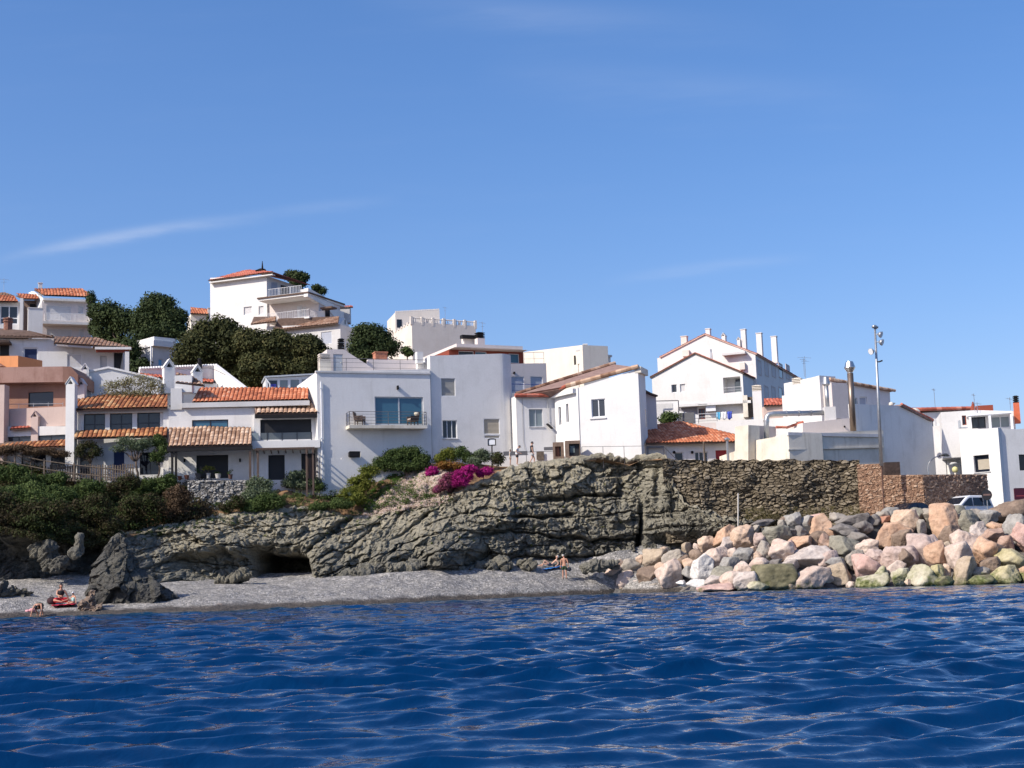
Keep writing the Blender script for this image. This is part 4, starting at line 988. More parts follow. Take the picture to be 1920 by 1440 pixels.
b = Bld('orange_roof_house', 'white three-storey house with bright orange roof and white balcony', 'house', (80, 600), 164.0, (172, 600), 166.0, 28)
F = b.F
b.shut(87, 573, 133, 600, SHUTW); b.win(147, 573, 157, 588, cols=1, cover=SHUTW, frame=WFRAME, sill=True); b.shut(88, 617, 134, 634, SHUTW); b.shut(148, 617, 158, 632, SHUTW)
b.wall([(79, 563), (172, 562)], 8, PINKW)
el, er = b.pt(82, 559, .6), b.pt(175, 557, .6); el.z = er.z
tile_roof([el, er, slope_pt(153, 541, er.y, er.z, .5), slope_pt(64, 543, el.y, el.z, .5)], T_ORANGE, b.root, .36, .5, name='roof', seed=31)
b.part('eave_beam', WHITE, 81, 560, 175, 564, -.1, .55)
g = MB(); q = [P(58, 549, 171), P(64, 546, 171), P(83, 560, 164.0), P(83, 566, 164.0), P(75, 584, 164.3), P(73, 566, 165.5)]
g.prism(q, Vector((-.35, .05, 0))); g.build('gable_edge', WHITE, b.root)
b.part('balcony_slab', WHITE, 80, 603, 177, 608, -.1, 1.3)
u0 = b.uz(85, 602, 1.2)[0]; u1 = b.uz(168, 602, 1.2)[0]; zz = b.uz(120, 602.5, 1.2)[1]
railing(b.root, [F.w(u0, zz, 0.05), F.w(u0, zz, 1.2), F.w(u1, zz, 1.2)], .95, WRAIL, 1.5, 0, .14, .02)
b.part('balcony_end', WHITE, 168, 587, 175.5, 603, .0, 1.25)
chimney(b.root, 72, 531, 79, 549, 167, WHITE, 'box', F)
chimney(b.root, 53, 578, 79, 628, 160, WHITE, 'box', F, depth=1.2)
b = Bld('glazed_upper_house', 'white house with a mullioned picture window under an orange roof at the edge', 'house', (-25, 600), 163.0, (75, 600), 164.5, 28)
F = b.F
b.win(0, 573, 34, 608, cols=2, rows=2, rowf=.33, pane=GLASS, frame=WFRAME, fw=.12)
b.wall([(-25, 566), (37, 565)], 6, WHITE)
b.part('edge_pier', WHITE, 37, 559, 43, 625, -.3, .9); b.part('recess_wall', wallmat('brown_recess', (.34, .24, .20)), 43, 563, 76, 625, -1.5, -1.2)
el, er = b.pt(-25, 567, .5), b.pt(34, 566, .5); el.z = er.z
tile_roof([el, er, slope_pt(27, 556, er.y, er.z, .45), slope_pt(-25, 557, er.y, er.z, .45)], T_ORANGE, b.root, .36, .5, name='roof', seed=33)
el, er = b.pt(42, 562, .2), b.pt(73, 561, .2); el.z = er.z
tile_roof([el, er, slope_pt(68, 553, er.y, er.z, .45), slope_pt(30, 554, er.y, er.z, .45)], T_ORANGE, b.root, .36, .5, name='roof', seed=34)
b.part('dark_vent', FASC, 56, 570, 66, 578, -1.15, -.6); b.part('dark_vent', FASC, 70, 584, 77, 593, -1.15, -.6)
el = b.pt(-25, 556, -4); tile_roof([b.pt(-30, 558, -3), b.pt(28, 556, -3), b.pt(8, 549, -6), b.pt(-30, 548, -6)], T_BROWN, b.root, .36, .5, name='rear_roof', seed=35)
antenna(b.root, 7, 522, 550, 170, .9)

b = Bld('tree_cottage', 'small white house with a boxed roof rim and blue window among the pines', 'house', (286, 660), 150.0, (329, 660), 152.0, 22)
b.win(297, 673, 305, 686, cols=1, pane=glassmat('sky_pane', (.10, .32, .55)), frame=WFRAME)
b.wall([(286, 649), (329, 648)], 5, GREYW)
mb = MB(); b.bx(mb, 288, 640, 330, 650, -4, .5); b.bx(mb, 289, 633, 329, 639.7, -4, .2); mb.build('roof_rim', WHITE, b.root)
b.part('drainpipe', WFRAME, 283, 648, 285, 700, .05, .2)

# --- the big hill villa
b = Bld('hill_villa', 'large white villa on the hilltop with red hipped roof and stepped terraces', 'house', (394, 550), 190.0, (500, 550), 186.6, 30)
F = b.F
b.win(457, 575, 472, 590, cols=1, cover=SHUTW, frame=WFRAME); b.win(485, 574, 494, 590, cols=1, cover=SHUTW, frame=WFRAME)
b.wall([(394, 521), (500, 517)], 9, WHITE)
Fs = F.side(b.uz(500, 550)[0])
el, er = b.pt(390, 521, .7), b.pt(513, 515, .7); el.z = er.z = (el.z + er.z) / 2
ap = slope_pt(463, 507, el.y, el.z, .32)
tile_roof([el, er, ap + F.u * .3, ap - F.u * .3], T_RED, b.root, .36, .55, name='roof', seed=41)
er2 = er + (-F.n) * 9.5
mb = MB(); mb.prism([er + F.u * .02, er2, ap + F.u * .32 - F.n * 3, ap + F.u * .32], Vector((0, 0, -.1))); mb.build('side_roof', T_RED, b.root)
b.part('eave_trim', WHITE, 392, 521, 511, 523, -.1, .62)
mb = MB(); mb.prism([P(478, 507, 192), P(500, 508, 192), P(497, 504, 192), P(488, 503, 192)], (0, 2, 0)); q = P(492, 504, 192); mb.tube([q, q + Vector((0, 0, 1.1))], [.15, .04], 6); mb.build('weather_vane', FASC, b.root)
# terrace tiers to the right
mb = MB(); q = [Fs.uz(x, y) for x, y in ((508, 530), (519, 530), (519, 556), (508, 556))]; mb.prism([Fs.w(u, z, .02) for u, z in q], Fs.n * .05); mb.build('terrace_door', SHUTS, b.root)
mb = MB(); q = [Fs.uz(x, y) for x, y in ((526, 534), (541, 538), (541, 555), (526, 555))]; mb.prism([Fs.w(u, z, .02) for u, z in q], Fs.n * .05); mb.build('shaded_opening', BLACKI, b.root)
mb = MB(); u0, z0 = b.uz(484, 561, 2.6); u1 = b.uz(578, 557, 2.6)[0]; b.ubx(mb, u0, z0 - .25, u1, z0, -7, 2.6); b.ubx(mb, u0 - .1, z0 + .002, u1 + .1, z0 + .18, -7, 2.75, 1); mb.build('terrace_slab', [WHITE, SOFFIT], b.root)
zr = z0 + .18
railing(b.root, [F.w(b.uz(503, 555, 2.4)[0], zr, 2.4), F.w(b.uz(565, 555, 2.4)[0], zr, 2.4)], 1.0, WRAIL, 1.6, 0, .22, .024)
mb = MB(); q = [b.uz(x, y, 1.5) for x, y in ((565, 555), (573, 555), (577, 541), (563, 543))]; mb.prism([F.w(u, z, 1.5) for u, z in q], -F.n * .5); mb.build('terrace_cheek', WHITE, b.root)
Fp = F.side(u1, True); mb = MB(); q = [Fp.uz(x, y) for x, y in ((577, 556), (578, 540), (612, 558), (612, 565), (626, 570), (626, 578), (645, 585), (645, 606), (634, 606), (628, 595), (612, 575))]
mb.prism([Fp.w(u, z) for u, z in q], -Fp.n * .6); mb.build('stepped_parapet', WHITE, b.root)
mb = MB(); u0 = b.uz(494, 590, -.3)[0]; u1_ = b.uz(598, 590, -.3)[0]; b.ubx(mb, u0, 30, u1_, z0 - .26, -6, -.3); mb.build('lower_wall', PINKW, b.root)
b.part('balcony_door', SHUTW, 557, 573, 566, 597, -.3, -.25); b.part('balcony_door', SHUTW, 568, 576, 574, 597, -.3, -.25); b.part('awning', SOFFIT, 600, 575, 622, 578, -.6, .8)
b.part('shaded_opening', BLACKI, 600, 578, 618, 596, -1.2, -1.1)
zz = b.uz(540, 598, 2.0)[1]; u0 = b.uz(497, 598, 2.0)[0]; u1 = b.uz(580, 598, 2.0)[0]
mb = MB(); b.ubx(mb, u0, zz - .2, u1, zz, -.3, 2.0); mb.build('balcony_slab', WHITE, b.root)
railing(b.root, [F.w(u0, zz, 1.9), F.w(u1, zz, 1.9), F.w(u1, zz, -.2)], 1.0, WRAIL, 1.6, 0, .25, .022)
mb = MB(); b.ubx(mb, u1, zz - .1, b.uz(608, 598, 0)[0], zz + 1.05, -.25, -.1); mb.build('balcony_wall', WHITE, b.root)
el, er = b.pt(512, 610, 4.0), b.pt(634, 606, 4.0); el.z = er.z
tile_roof([el, er, slope_pt(636, 593, er.y, er.z, .4), slope_pt(522, 597, er.y, er.z, .4)], T_BROWN, b.root, .40, .55, name='lower_roof', seed=43)
el, er = b.pt(470, 605, 4.2), b.pt(516, 603, 4.2); el.z = er.z
tile_roof([el, er, slope_pt(518, 593, er.y, er.z, .4), slope_pt(476, 594, er.y, er.z, .4)], T_BROWN, b.root, .40, .55, name='lower_roof', seed=44)
b.shut(602, 622, 622, 645, SHUTS, d0=3.4); b.wall([(500, 612), (638, 608)], 6, GREYW, 'ground_wall', d0=3.4, zb=28)
Fs = F.side(b.uz(638, 620, 3.4)[0]); mb = MB(); q = [Fs.uz(x, y) for x, y in ((640, 607), (646, 597), (655, 614), (655, 650), (640, 650))]
g0 = P(639, 612, 186.5); g1 = P(656, 612, 189.5); Fg = Frame(g0, g1); q = [Fg.uz(x, y) for x, y in ((638.5, 606), (646, 596), (656, 614), (656, 655), (640, 655))]; mb.prism([Fg.w(u, z) for u, z in q], -Fg.n * 4); mb.build('gable_end', WHITE, b.root)
mb = MB(); q = Fg.uz(647, 604); b.ubx(mb, q[0] - .12, q[1] - .3, q[0] + .12, q[1] + .3, -.02, .02, 0, Fg); mb.build('vent_slot', FASC, b.root)
mb = MB(); mb.box(P(646, 592, 192), (1.6, 1.6, 2.2)); mb.build('roof_turret', GREYW, b.root)
c = P(647, 577, 192); tile_roof([c + Vector((-1.3, -.9, -.15)), c + Vector((1.2, -.9, -.15)), c + Vector((.9, .5, .35)), c + Vector((-1.0, .5, .35))], T_RED, b.root, .36, .5, name='turret_roof', seed=45)

b = Bld('far_orange_cottage', 'small distant cottage with orange roof peeping over the pines', 'house', (360, 592), 205, (396, 592), 206, 33)
b.wall([(358, 588), (392, 588)], 4, CREAM)
el, er = b.pt(357, 590, .4), b.pt(391, 589, .4); el.z = er.z
tile_roof([el, er, slope_pt(392, 580, er.y, er.z, .45), slope_pt(357, 581, er.y, er.z, .45)], T_ORANGE, b.root, .4, .6, seed=47)
chimney(b.root, 390, 578, 394, 586, 206, WHITE, 'box', b.F)
# ================================================================== right half of the village
TROOF = mat('weathered_roof_plane', (.26, .165, .135), .9, .3, 2.5, .6, 9)
def gable_roof(b, F, L_, A, R_, d0, d1, m, seed=1, over=.15, thick=.12, pitch=.34, edge=None):
    """two tiled slopes over a gable given by (u,z) of left eave, apex and right eave, running from d0 back to d1"""
    for k, (e, s) in enumerate(((L_, -1), (R_, 1))):
        du, dz = e[0] - A[0], e[1] - A[1]; e2 = (e[0] + du * .04, e[1] + dz * .04 + .06); a2 = (A[0], A[1] + .08)
        f, g = F.w(*e2, d0 + over), F.w(*e2, d1); h, i = F.w(*a2, d1), F.w(*a2, d0 + over)
        tile_roof([f, g, h, i] if s > 0 else [g, f, i, h], m, b.root, pitch, .5, 4, 'roof', edge, thick, .06, seed + k)
# --- hilltop beige house
b = Bld('hilltop_house', 'beige cube house on the skyline with balustraded roof and crenellated upper box', 'house', (772, 640), 172.0, (892, 640), 175.2, 24)
F = b.F; t0, t1 = b.uz(772, 604), b.uz(892, 612)
b.wall([(772, 604), (892, 612)], 9, BEIGE)
mb = MB(); bal = railing(b.root, [F.w(t0[0], t0[1] - .05, -.15), F.w(t1[0], t1[1] - .05, -.15)], .62, BEIGE, 1.9, 0, .28, .06, 'balustrade')
for k in range(7): u = t0[0] + (t1[0] - t0[0]) * k / 6; z = t0[1] + (t1[1] - t0[1]) * k / 6; b.ubx(mb, u - .14, z - .3, u + .14, z + .75, -.32, .02)
mb.build('balustrade_pier', BEIGE, b.root)
mb = MB(); Fl = F.side(0, False)
for k in range(7): b.ubx(mb, -.2 - k * 1.2 - .45, t0[1] - .1, -.2 - k * 1.2, t0[1] + .28 - .04 * k, -.3, .02, 0, Fl)
mb.build('crenels', BEIGE, b.root)
u0, z0 = b.uz(741, 600, -6); Fu = FR((741, 600), 178, (824, 600), 179.5); q = [Fu.uz(x, y) for x, y in ((741, 586), (824, 581.5))]
mb = MB(); holed(mb, Fu, [(q[0][0], 26), (q[1][0], 26), q[1], q[0]], [], 6)
for k in range(26):
    t = (k + .5) / 26; u = q[0][0] + (q[1][0] - q[0][0]) * t; z = q[0][1] + (q[1][1] - q[0][1]) * t; b.ubx(mb, u - .07, z, u + .07, z + .2, -.3, .0, 0, Fu)
mb.build('upper_box', BEIGE, b.root)
mb = MB(); u, z = Fu.uz(749, 604); b.ubx(mb, u - .35, z - .7, u + .3, z + .35, .0, .03, 0, Fu); mb.build('window', GLASSD, b.root)
antenna(b.root, 835, 575, 604, 178, .5)
# --- red-brown modern house
b = Bld('red_modern_house', 'modern red-brown house with a broad two-tier flat pinkish roof slab', 'house', (855, 670), 128.0, (985, 670), 131.0, 14)
F = b.F
b.win(860, 658, 889, 675, cols=1, pane=GLASS, frame=WFRAME); b.win(891, 659, 913, 675, cols=1, pane=GLASSB, frame=WFRAME); b.win(954, 663, 974, 681, cols=1, pane=GLASSB, frame=WFRAME)
b.wall([(842, 656), (981, 656)], 9, REDBR)
mb = MB(); q = [b.uz(x, y, 1.2) for x, y in ((852, 650), (985, 650), (985, 656), (852, 655))]; b.ubx(mb, q[0][0], q[2][1], q[1][0] + .2, q[0][1] - .05, -10.5, 1.2); mb.build('lower_slab', BEIGE, b.root)
mb = MB(); q2 = b.uz(856, 644, .6), b.uz(980, 650, .6); b.ubx(mb, q2[0][0], q[0][1] + .12, q2[1][0], q2[0][1], -9.5, .6); b.ubx(mb, q2[0][0] + .1, q[0][1] - .04, q2[1][0] - .1, q[0][1] + .115, -9.3, .5, 1); mb.build('upper_slab', [PINKW, REDBR], b.root)
chimney(b.root, 895, 634, 910, 645, 130.5, PINKW, 'vent', F, cap=FASC)
mb = MB(); b.bx(mb, 867, 628, 893, 634, -2.6, -2.0); mb.build('smoke_stained_beam', FASC, b.root)
b.part('beam_wall', BEIGE, 870, 634, 893, 645, -3.0, -2.4)
antenna(b.root, 905, 603, 630, 131, .5)
b = Bld('pinkish_flat_house', 'pinkish flat-roofed house with pale blue shutters behind a blue railing', 'house', (950, 720), 122.0, (1024, 720), 123.5, 12)
F = b.F
b.shut(956, 706, 983, 738, SHUTS); b.shut(995, 706, 1018, 738, SHUTS)
b.wall([(945, 682), (1024, 681)], 6, PINKW)
mb = MB(); q = b.uz(1000, 680, -.2)
railing(b.root, [b.pt(983, 682, -2), b.pt(1020, 681, -2)], 1.0, METAL, 1.2, 1, name='roof_railing')
zz = b.uz(975, 742, 1.0)[1]; railing(b.root, [F.w(b.uz(950, 735, 1)[0], zz, 1), F.w(b.uz(1015, 735, 1)[0], zz, 1)], 1.0, mat('blue_rail', (.03, .06, .28), .5), 1.4, 1, name='blue_railing')
mb = MB(); mb.sphere(b.pt(964, 699, .05), .12, 8); mb.build('wall_lamp', FASC, b.root)
# --- big cream block
b = Bld('cream_apartment_block', 'large cream block with a blank sunlit flank and stepped shaded balconies', 'apartment block', (983, 690), 160.0, (1092, 690), 147.0, 18)
F = b.F
b.wall([(975, 661), (1092, 647)], 3, CREAM)
Fs = F.side(F.L, True); 
Fq = FR((1092, 690), 147.0, (1152, 690), 150.0)
for i, (x0, x1, yt) in enumerate(((1092, 1128, 656), (1126, 1140, 661), (1138, 1152, 667))):
    mb = MB(); q = [Fq.uz(x, y) for x, y in ((x0 + (1 if i else .3), yt), (x1, yt + 1))]; b.ubx(mb, q[0][0], q[0][1] - 1.4, q[1][0], q[0][1], -1.0, .0 - i * .3, 0, Fq)
    b.ubx(mb, q[0][0] - .05, q[0][1] + .003, q[1][0] + .1, q[0][1] + .22, -1.0, .15 - i * .3, 1, Fq)
    b.ubx(mb, q[0][0], 18, q[1][0], q[0][1] - 1.41, -1.6, -.8 - i * .2, 0, Fq); mb.build('balcony_bay', [BEIGE, GREYW], b.root)
mb = MB(); q = Fq.uz(1098, 694), Fq.uz(1128, 694); b.ubx(mb, q[0][0], q[0][1] - .15, q[1][0], q[0][1], -1.4, .1, 0, Fq); mb.build('balcony_slab', BEIGE, b.root)
railing(b.root, [Fq.w(q[0][0], q[0][1], .05), Fq.w(q[1][0], q[0][1], .05)], 1.0, RAILM, 1.2, 0, .2)
mb = MB()
for yy in (674, 681): q = Fq.uz(1112, yy), Fq.uz(1130, yy); b.ubx(mb, q[0][0], q[0][1] - .08, q[1][0], q[0][1] + .08, .12, .2, 0, Fq)
for xx in (1112, 1128): q = Fq.uz(xx, 674), Fq.uz(xx, 690); b.ubx(mb, q[0][0] - .08, q[1][1], q[0][0] + .08, q[0][1] - .1, .12, .2, 0, Fq)
mb.build('awning_frame', WFRAME, b.root)
mb = MB(); q = Fq.uz(1104, 680); b.ubx(mb, q[0] - .8, q[1] - 1.2, q[0] + .9, q[1] + .9, -1.41, -1.37, 0, Fq); mb.build('shaded_door', GLASSD, b.root)
chimney(b.root, 1094, 646, 1101, 652, 150, GREYW, 'box')
# --- the white house on the point
b = Bld('point_house', 'bright white house on the headland with a sweeping lean-to roof rising right', 'house', (967, 800), 112.3, (1040, 800), 113.1, 9.5)
F = b.F
b.win(992, 767, 1018, 800, cols=2, pane=GLASSL, frame=GFRAME, sill=True, fw=.06)
b.wall([(967, 742), (1042, 742)], 3, WHITE)
pB0, pB1 = P(1040, 800, 113.0), P(1083, 800, 110.3); FB = Frame(pB0, pB1)
for x0, x1, y0, y1 in ((1047.5, 1052, 763, 797), (1061.5, 1066, 757, 792)): b.win(x0, y0, x1, y1, cols=1, pane=GLASSD, frame=WFRAME, F=FB, fw=.04)
b.wall([(1040, 747), (1083, 727)], 3, WHITE, 'angled_wall', F=FB)
FC = FR((1083, 800), 110.25, (1200, 800), 108.6)
b.win(1109, 748, 1135, 782, cols=2, pane=GLASS, frame=WFRAME, F=FC, sill=False, fw=.07)
b.wall([(1083, 727), (1196, 692)], 2.2, WHITE, 'front_wall', F=FC)
mb = MB(); q = [FC.uz(x, y) for x, y in ((1106, 785), (1137, 782))]; b.ubx(mb, q[0][0], q[0][1] - .07, q[1][0], q[0][1], 0, .09, 0, FC); mb.build('sill', GREYW, b.root)
mb = MB(); q = FC.uz(1200, 690); b.ubx(mb, q[0] - .42, q[1] - .35, q[0] + .08, q[1] + .12, -2.2, .04, 0, FC); mb.build('end_block', CONC, b.root)
# roof: eaves, raking verge and plane between them
e0, e1 = F.w(F.uz(964, 742)[0], F.uz(967, 743)[1], .25), F.w(F.uz(1030, 743)[0], F.uz(1030, 743)[1], .25)
v1 = FB.w(FB.L * .72, FB.uz(1071, 724)[1], .3); v2 = FC.w(FC.uz(1195, 689)[0], FC.uz(1195, 689)[1], .12); r1 = P(1150, 683, 117.0); r0 = P(968, 740, 114.0)
mb = MB(); mb.add([e0, e1, v1, v2, r1, r0], [(0, 1, 5), (1, 2, 5), (2, 4, 5), (2, 3, 4)]); mb.add([p + Vector((0, 0, -.15)) for p in (e0, e1, v1, v2, r1, r0)], [(0, 1, 7 - 6, 0)] if False else [(5, 1, 0), (5, 2, 1), (5, 4, 2), (4, 3, 2)])
mb.add([e0, e1, v1, v2, r1, r0] + [p + Vector((0, 0, -.15)) for p in (e0, e1, v1, v2, r1, r0)], [(i, (i + 1) % 6, (i + 1) % 6 + 6, i + 6) for i in range(6)])
rf = mb.build('roof', TROOF, b.root)
ridge_cap(r0 + Vector((0, 0, .05)), r1 + Vector((0, 0, .05)), T_BROWN, rf, .17, 'ridge'); ridge_cap(e1 + Vector((0, 0, .05)), v1 + Vector((0, 0, .05)), T_RED, rf, .15, 'verge'); ridge_cap(v1 + Vector((0, 0, .05)), v2 + Vector((0, 0, .05)), T_TAN, rf, .17, 'verge')
ridge_cap(e0 + Vector((0, 0, .05)), e1 + Vector((0, 0, .05)), T_RED, rf, .14, 'eave_tiles')
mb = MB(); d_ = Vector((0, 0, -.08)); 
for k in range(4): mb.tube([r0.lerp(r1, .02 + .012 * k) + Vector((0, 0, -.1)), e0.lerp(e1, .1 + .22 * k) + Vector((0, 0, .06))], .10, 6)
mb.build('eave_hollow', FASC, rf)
mb = MB(); mb.prism([FB.w(-.55, FB.uz(1030, 746)[1] - .12, .02), FB.w(FB.L, FB.uz(1083, 727)[1] - .40, .02), FB.w(FB.L, FB.uz(1083, 727)[1] - .04, .02), FB.w(-.55, FB.uz(1030, 746)[1] + .18, .02)], FB.n * .32); mb.build('eave_beam', WHITE, b.root)
mb = MB(); a = b.pt(1026, 745, .08); mb.tube([a, Vector((a.x, a.y, b.uz(1026, 792)[1])), Vector((a.x, a.y, b.uz(1026, 793)[1])) + F.u * .25 + F.n * .1], .03, 6); mb.build('drainpipe', METAL, b.root)
mb = MB(); mb.bar(b.pt(1026, 795, .1), b.pt(1035, 803, .5), .22, .12); mb.build('wall_spotlight', FASC, b.root)
mb = MB(); a = b.pt(979, 746, .03); mb.tube([a, a + Vector((0, 0, -3.4)), a + Vector((.1, 0, -4.2))], .012, 4); mb.build('cable', RAILM, b.root)
b = Bld('rear_lean_to', 'narrow pinkish lean-to wall tucked behind the headland house', 'outbuilding', (1209, 770), 112.5, (1228, 770), 112.8, 9)
b.wall([(1204, 733), (1218, 740), (1230, 744)], 3, PINKW); mb = MB(); mb.bar(b.pt(1204, 731, .1), b.pt(1218, 738.5, .1), .5, .12); mb.bar(b.pt(1218, 738.5, .1), b.pt(1231, 743, .1), .5, .12); mb.build('roof', T_RED and SOFFIT, b.root)
mb = MB(); a = P(1212, 800, 105.6); mb.tube([a, a + Vector((0, 0, 1.3))], .035, 6); mb.build('pipe_stub', RAILM, b.root)

# --- low orange-roofed house
b = Bld('low_tiled_house', 'low white house under a broad bright orange tiled roof behind the sea wall', 'house', (1213, 845), 110.0, (1380, 845), 111.2, 7.5)
F = b.F
b.win(1265, 848, 1282, 866, cols=1, pane=GLASS, frame=WFRAME); b.win(1303, 847, 1328, 866, cols=3, pane=GLASS, frame=WFRAME); b.win(1342, 844, 1366, 868, cols=1, cover=mat('red_door', (.28, .012, .02), .5), frame=mat('red_frame', (.3, .015, .02), .5), name='door')
b.wall([(1210, 832), (1380, 828)], 6, WHITE)
el, er = b.pt(1211, 832, .6), b.pt(1380, 827.5, .6); el.z = er.z = (el.z + er.z) / 2
tile_roof([el, er, slope_pt(1379, 816, er.y, er.z, .42), slope_pt(1275, 797, er.y, er.z, .42), slope_pt(1213, 800, el.y, el.z, .42)], T_ORANGE, b.root, .26, .38, name='roof', amp=.05, seed=51)
mb = MB()
for x in (1230, 1255): pass
mb = MB(); a = b.pt(1214, 838, .4); c = b.pt(1245, 838, .4); e = b.pt(1214, 870, .4)
for p_, q_ in ((a, c), (c, Vector((c.x, c.y, 8.5))), (a, Vector((a.x, a.y, 8.5)))): mb.bar(p_, q_, .12)
mb.build('porch_frame', RAILM, b.root)
mb = MB(); mb.bar(b.pt(1247, 840, .5), b.pt(1275, 868, .5), .05); mb.build('stair_rail', RAILM, b.root)
mb = MB()
for x in (1270, 1304): mb.sphere(b.pt(x - 6, 848, .1), .12, 8)
mb.build('wall_lamp', FASC, b.root)
for x, yt in ((1321, 828), (1365, 826)):
    q = b.pt(x, 860, 1.4); z1 = b.uz(x, yt, 1.4)[1]; mb = MB(); mb.tube([(q.x, q.y, 8), (q.x, q.y, z1)], .07 if x < 1350 else .1, 7); mb.build('flue', WOODG if x < 1350 else METAL, b.root)
    if x > 1350: mb = MB(); mb.lathe((q.x, q.y, z1), [(.1, -.05), (.24, .08), (.24, .14), (.02, .26)], 10); mb.build('flue_cap', METAL, b.root)

# --- white apartment house with two gables
b = Bld('gabled_apartment_house', 'big white apartment house with two orange-edged gables and a shaded window flank', 'apartment house', (1222, 740), 158.5, (1388, 740), 154.5, 14)
F = b.F
FU = FR((1240, 690), 163.0, (1416, 690), 158.8)
q = [FU.uz(x, y) for x, y in ((1240, 669), (1322, 627), (1416, 663))]
mb = MB(); holed(mb, FU, [(q[0][0], 14), (q[2][0], 14), q[2], q[1], q[0]], [], 25); mb.build('upper_gable', WHITE, b.root)
gable_roof(b, FU, q[0], q[1], q[2], 0, -25.2, T_RED, 60, edge=mat('verge_mortar', (.55, .35, .28), .9, .2, 4))
b.part('gable_ledge', WHITE, 1233, 671, 1241, 700, -12.5, -5)
FS = FU.side(q[2][0], True)
for row, y0, y1, n in ((0, 675, 703, 5), (1, 722, 748, 5)):
    for k in range(n):
        x = 1426 + k * 13.3; dark = (row == 0 and k == 3) or (row == 1 and k >= 3); yy = k * 2.2
        b.holes = []
        b.win(x - 3.6, y0 + yy * (1 if row == 0 else .6), x + 3.6, y1 + yy * .9, cols=1, hole=False, F=FS, d0=.15, cover=None if dark else SHUTW, pane=GLASSD, frame=PINKW, fw=.12)
b.holes = []
# lower gable in front, with a loggia
u0, u1, z0, z1 = b.uz(1356, 720)[0], b.uz(1391, 720)[0], b.uz(1370, 736)[1], b.uz(1370, 707)[1]
b.win(1259, 721, 1269, 736, cols=1, pane=GLASS, frame=WFRAME); b.win(1275, 720, 1285, 735, cols=1, cover=SHUTW, frame=WFRAME)
b.holes.append([(u0, z0), (u1 - .15, z0), (u1 - .15, z1), (u0, z1)])
t = [b.uz(x, y) for x, y in ((1222, 707), (1303, 663), (1392, 699))]
mb = MB(); holed(mb, F, [(t[0][0], 14), (t[2][0], 14), t[2], t[1], t[0]], b.holes, 5, 1.6); b.holes = []; mb.build('lower_gable', WHITE, b.root)
gable_roof(b, F, t[0], t[1], t[2], 0, -5.5, T_RED, 64, edge=SOFFIT)
mb = MB(); b.ubx(mb, u0 + 1.0, z0 + .05, u0 + 1.8, z0 + 1.6, -1.58, -1.52); lo = mb.build('loggia_door', GLASSD, b.root); b.part('loggia_glass', GLASSL, 1378, 716, 1388, 735, -1.58, -1.5)
railing(b.root, [F.w(u0, z0, .05), F.w(u1 - .1, z0, .05)], .55, WRAIL, 2, 1, name='loggia_railing')
for x0, yt, x1, yb, k, Y in ((1277, 631, 1288, 650, 'box', 165), (1323, 617, 1331, 628, 'box', 165), (1353, 625, 1360, 638, 'hood', 163), (1382, 633, 1388, 645, 'hood', 164), (1390, 618, 1399, 652, 'box', 164), (1419, 625, 1429, 658, 'box', 169), (1447, 631, 1457, 666, 'box', 176)): chimney(b.root, x0, yt, x1, yb, Y, WHITE if x0 > 1300 else BEIGE, k, FU, depth=.7)
chimney(b.root, 1331, 661, 1335, 671, 157, METAL, 'pot', F, depth=.25)
mb = MB(); q0 = FU.uz(1357, 667), FU.uz(1400, 664); b.ubx(mb, q0[0][0], q0[0][1] - .08, q0[1][0], q0[0][1] + .18, .0, .8, 0, FU); mb.build('canopy', GREYW, b.root)
mb = MB(); u, z = FU.uz(1287, 663); b.ubx(mb, u - .4, z - .35, u + .4, z + .35, .02, .4, 0, FU); u, z = FU.uz(1393, 687); b.ubx(mb, u - .3, z - .4, u + .3, z + .4, .02, .4, 0, FU); mb.build('air_conditioner', BEIGE, b.root)
# terraces and yards at its foot
b = Bld('terrace_yard', 'cluttered roof terrace with air conditioner, washing line and low white parapets', 'terrace', (1229, 790), 140.0, (1410, 790), 138.0, 12)
F = b.F
b.win(1310, 766, 1322, 786, cols=2, pane=GLASSD, frame=REDBR, name='door')
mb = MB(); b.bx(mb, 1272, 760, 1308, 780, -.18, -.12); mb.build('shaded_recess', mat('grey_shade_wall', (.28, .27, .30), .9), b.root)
b.holes.append([(b.uz(1272, 775)[0], b.uz(1290, 780)[1]), (b.uz(1308, 775)[0], b.uz(1290, 780)[1]), (b.uz(1308, 775)[0], b.uz(1290, 761)[1]), (b.uz(1272, 775)[0], b.uz(1290, 761)[1])])
b.wall([(1228, 752), (1408, 756)], 3, WHITE)
b.part('eave_slab', WHITE, 1272, 754, 1408, 759, .02, .8)
b.part('grey_side_wall', GREYW, 1229, 757, 1262, 792, 2.0, 2.3)
mb = MB(); q = [b.uz(x, y, 2.5) for x, y in ((1261, 768), (1310, 778), (1310, 800), (1261, 800))]; mb.prism([F.w(u, z, 2.5) for u, z in q], -F.n * .3); mb.build('raking_parapet', WHITE2, b.root)
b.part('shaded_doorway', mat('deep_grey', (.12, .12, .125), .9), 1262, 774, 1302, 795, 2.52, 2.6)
mb = MB(); a0, a1 = b.uz(1229, 752, 3), b.uz(1273, 796, 3)
for x0, y0, x1, y1 in ((1229, 753, 1229, 796), (1229, 752, 1272, 751), (1272, 751, 1273, 796)): mb.bar(b.pt(x0, y0, 3), b.pt(x1, y1, 3), .09)
mb.build('pergola_frame', RAILM, b.root)
mb = MB(); q = b.pt(1333, 765, .35); mb.box(q, (.95, .4, .65), 0, F.u); mb.build('air_conditioner', WFRAME, b.root)
mb = MB(); q = b.pt(1318, 759, .4); mb.box(q, (.9, .8, .12), 0, F.u); mb.build('door_canopy', GREYW, b.root)
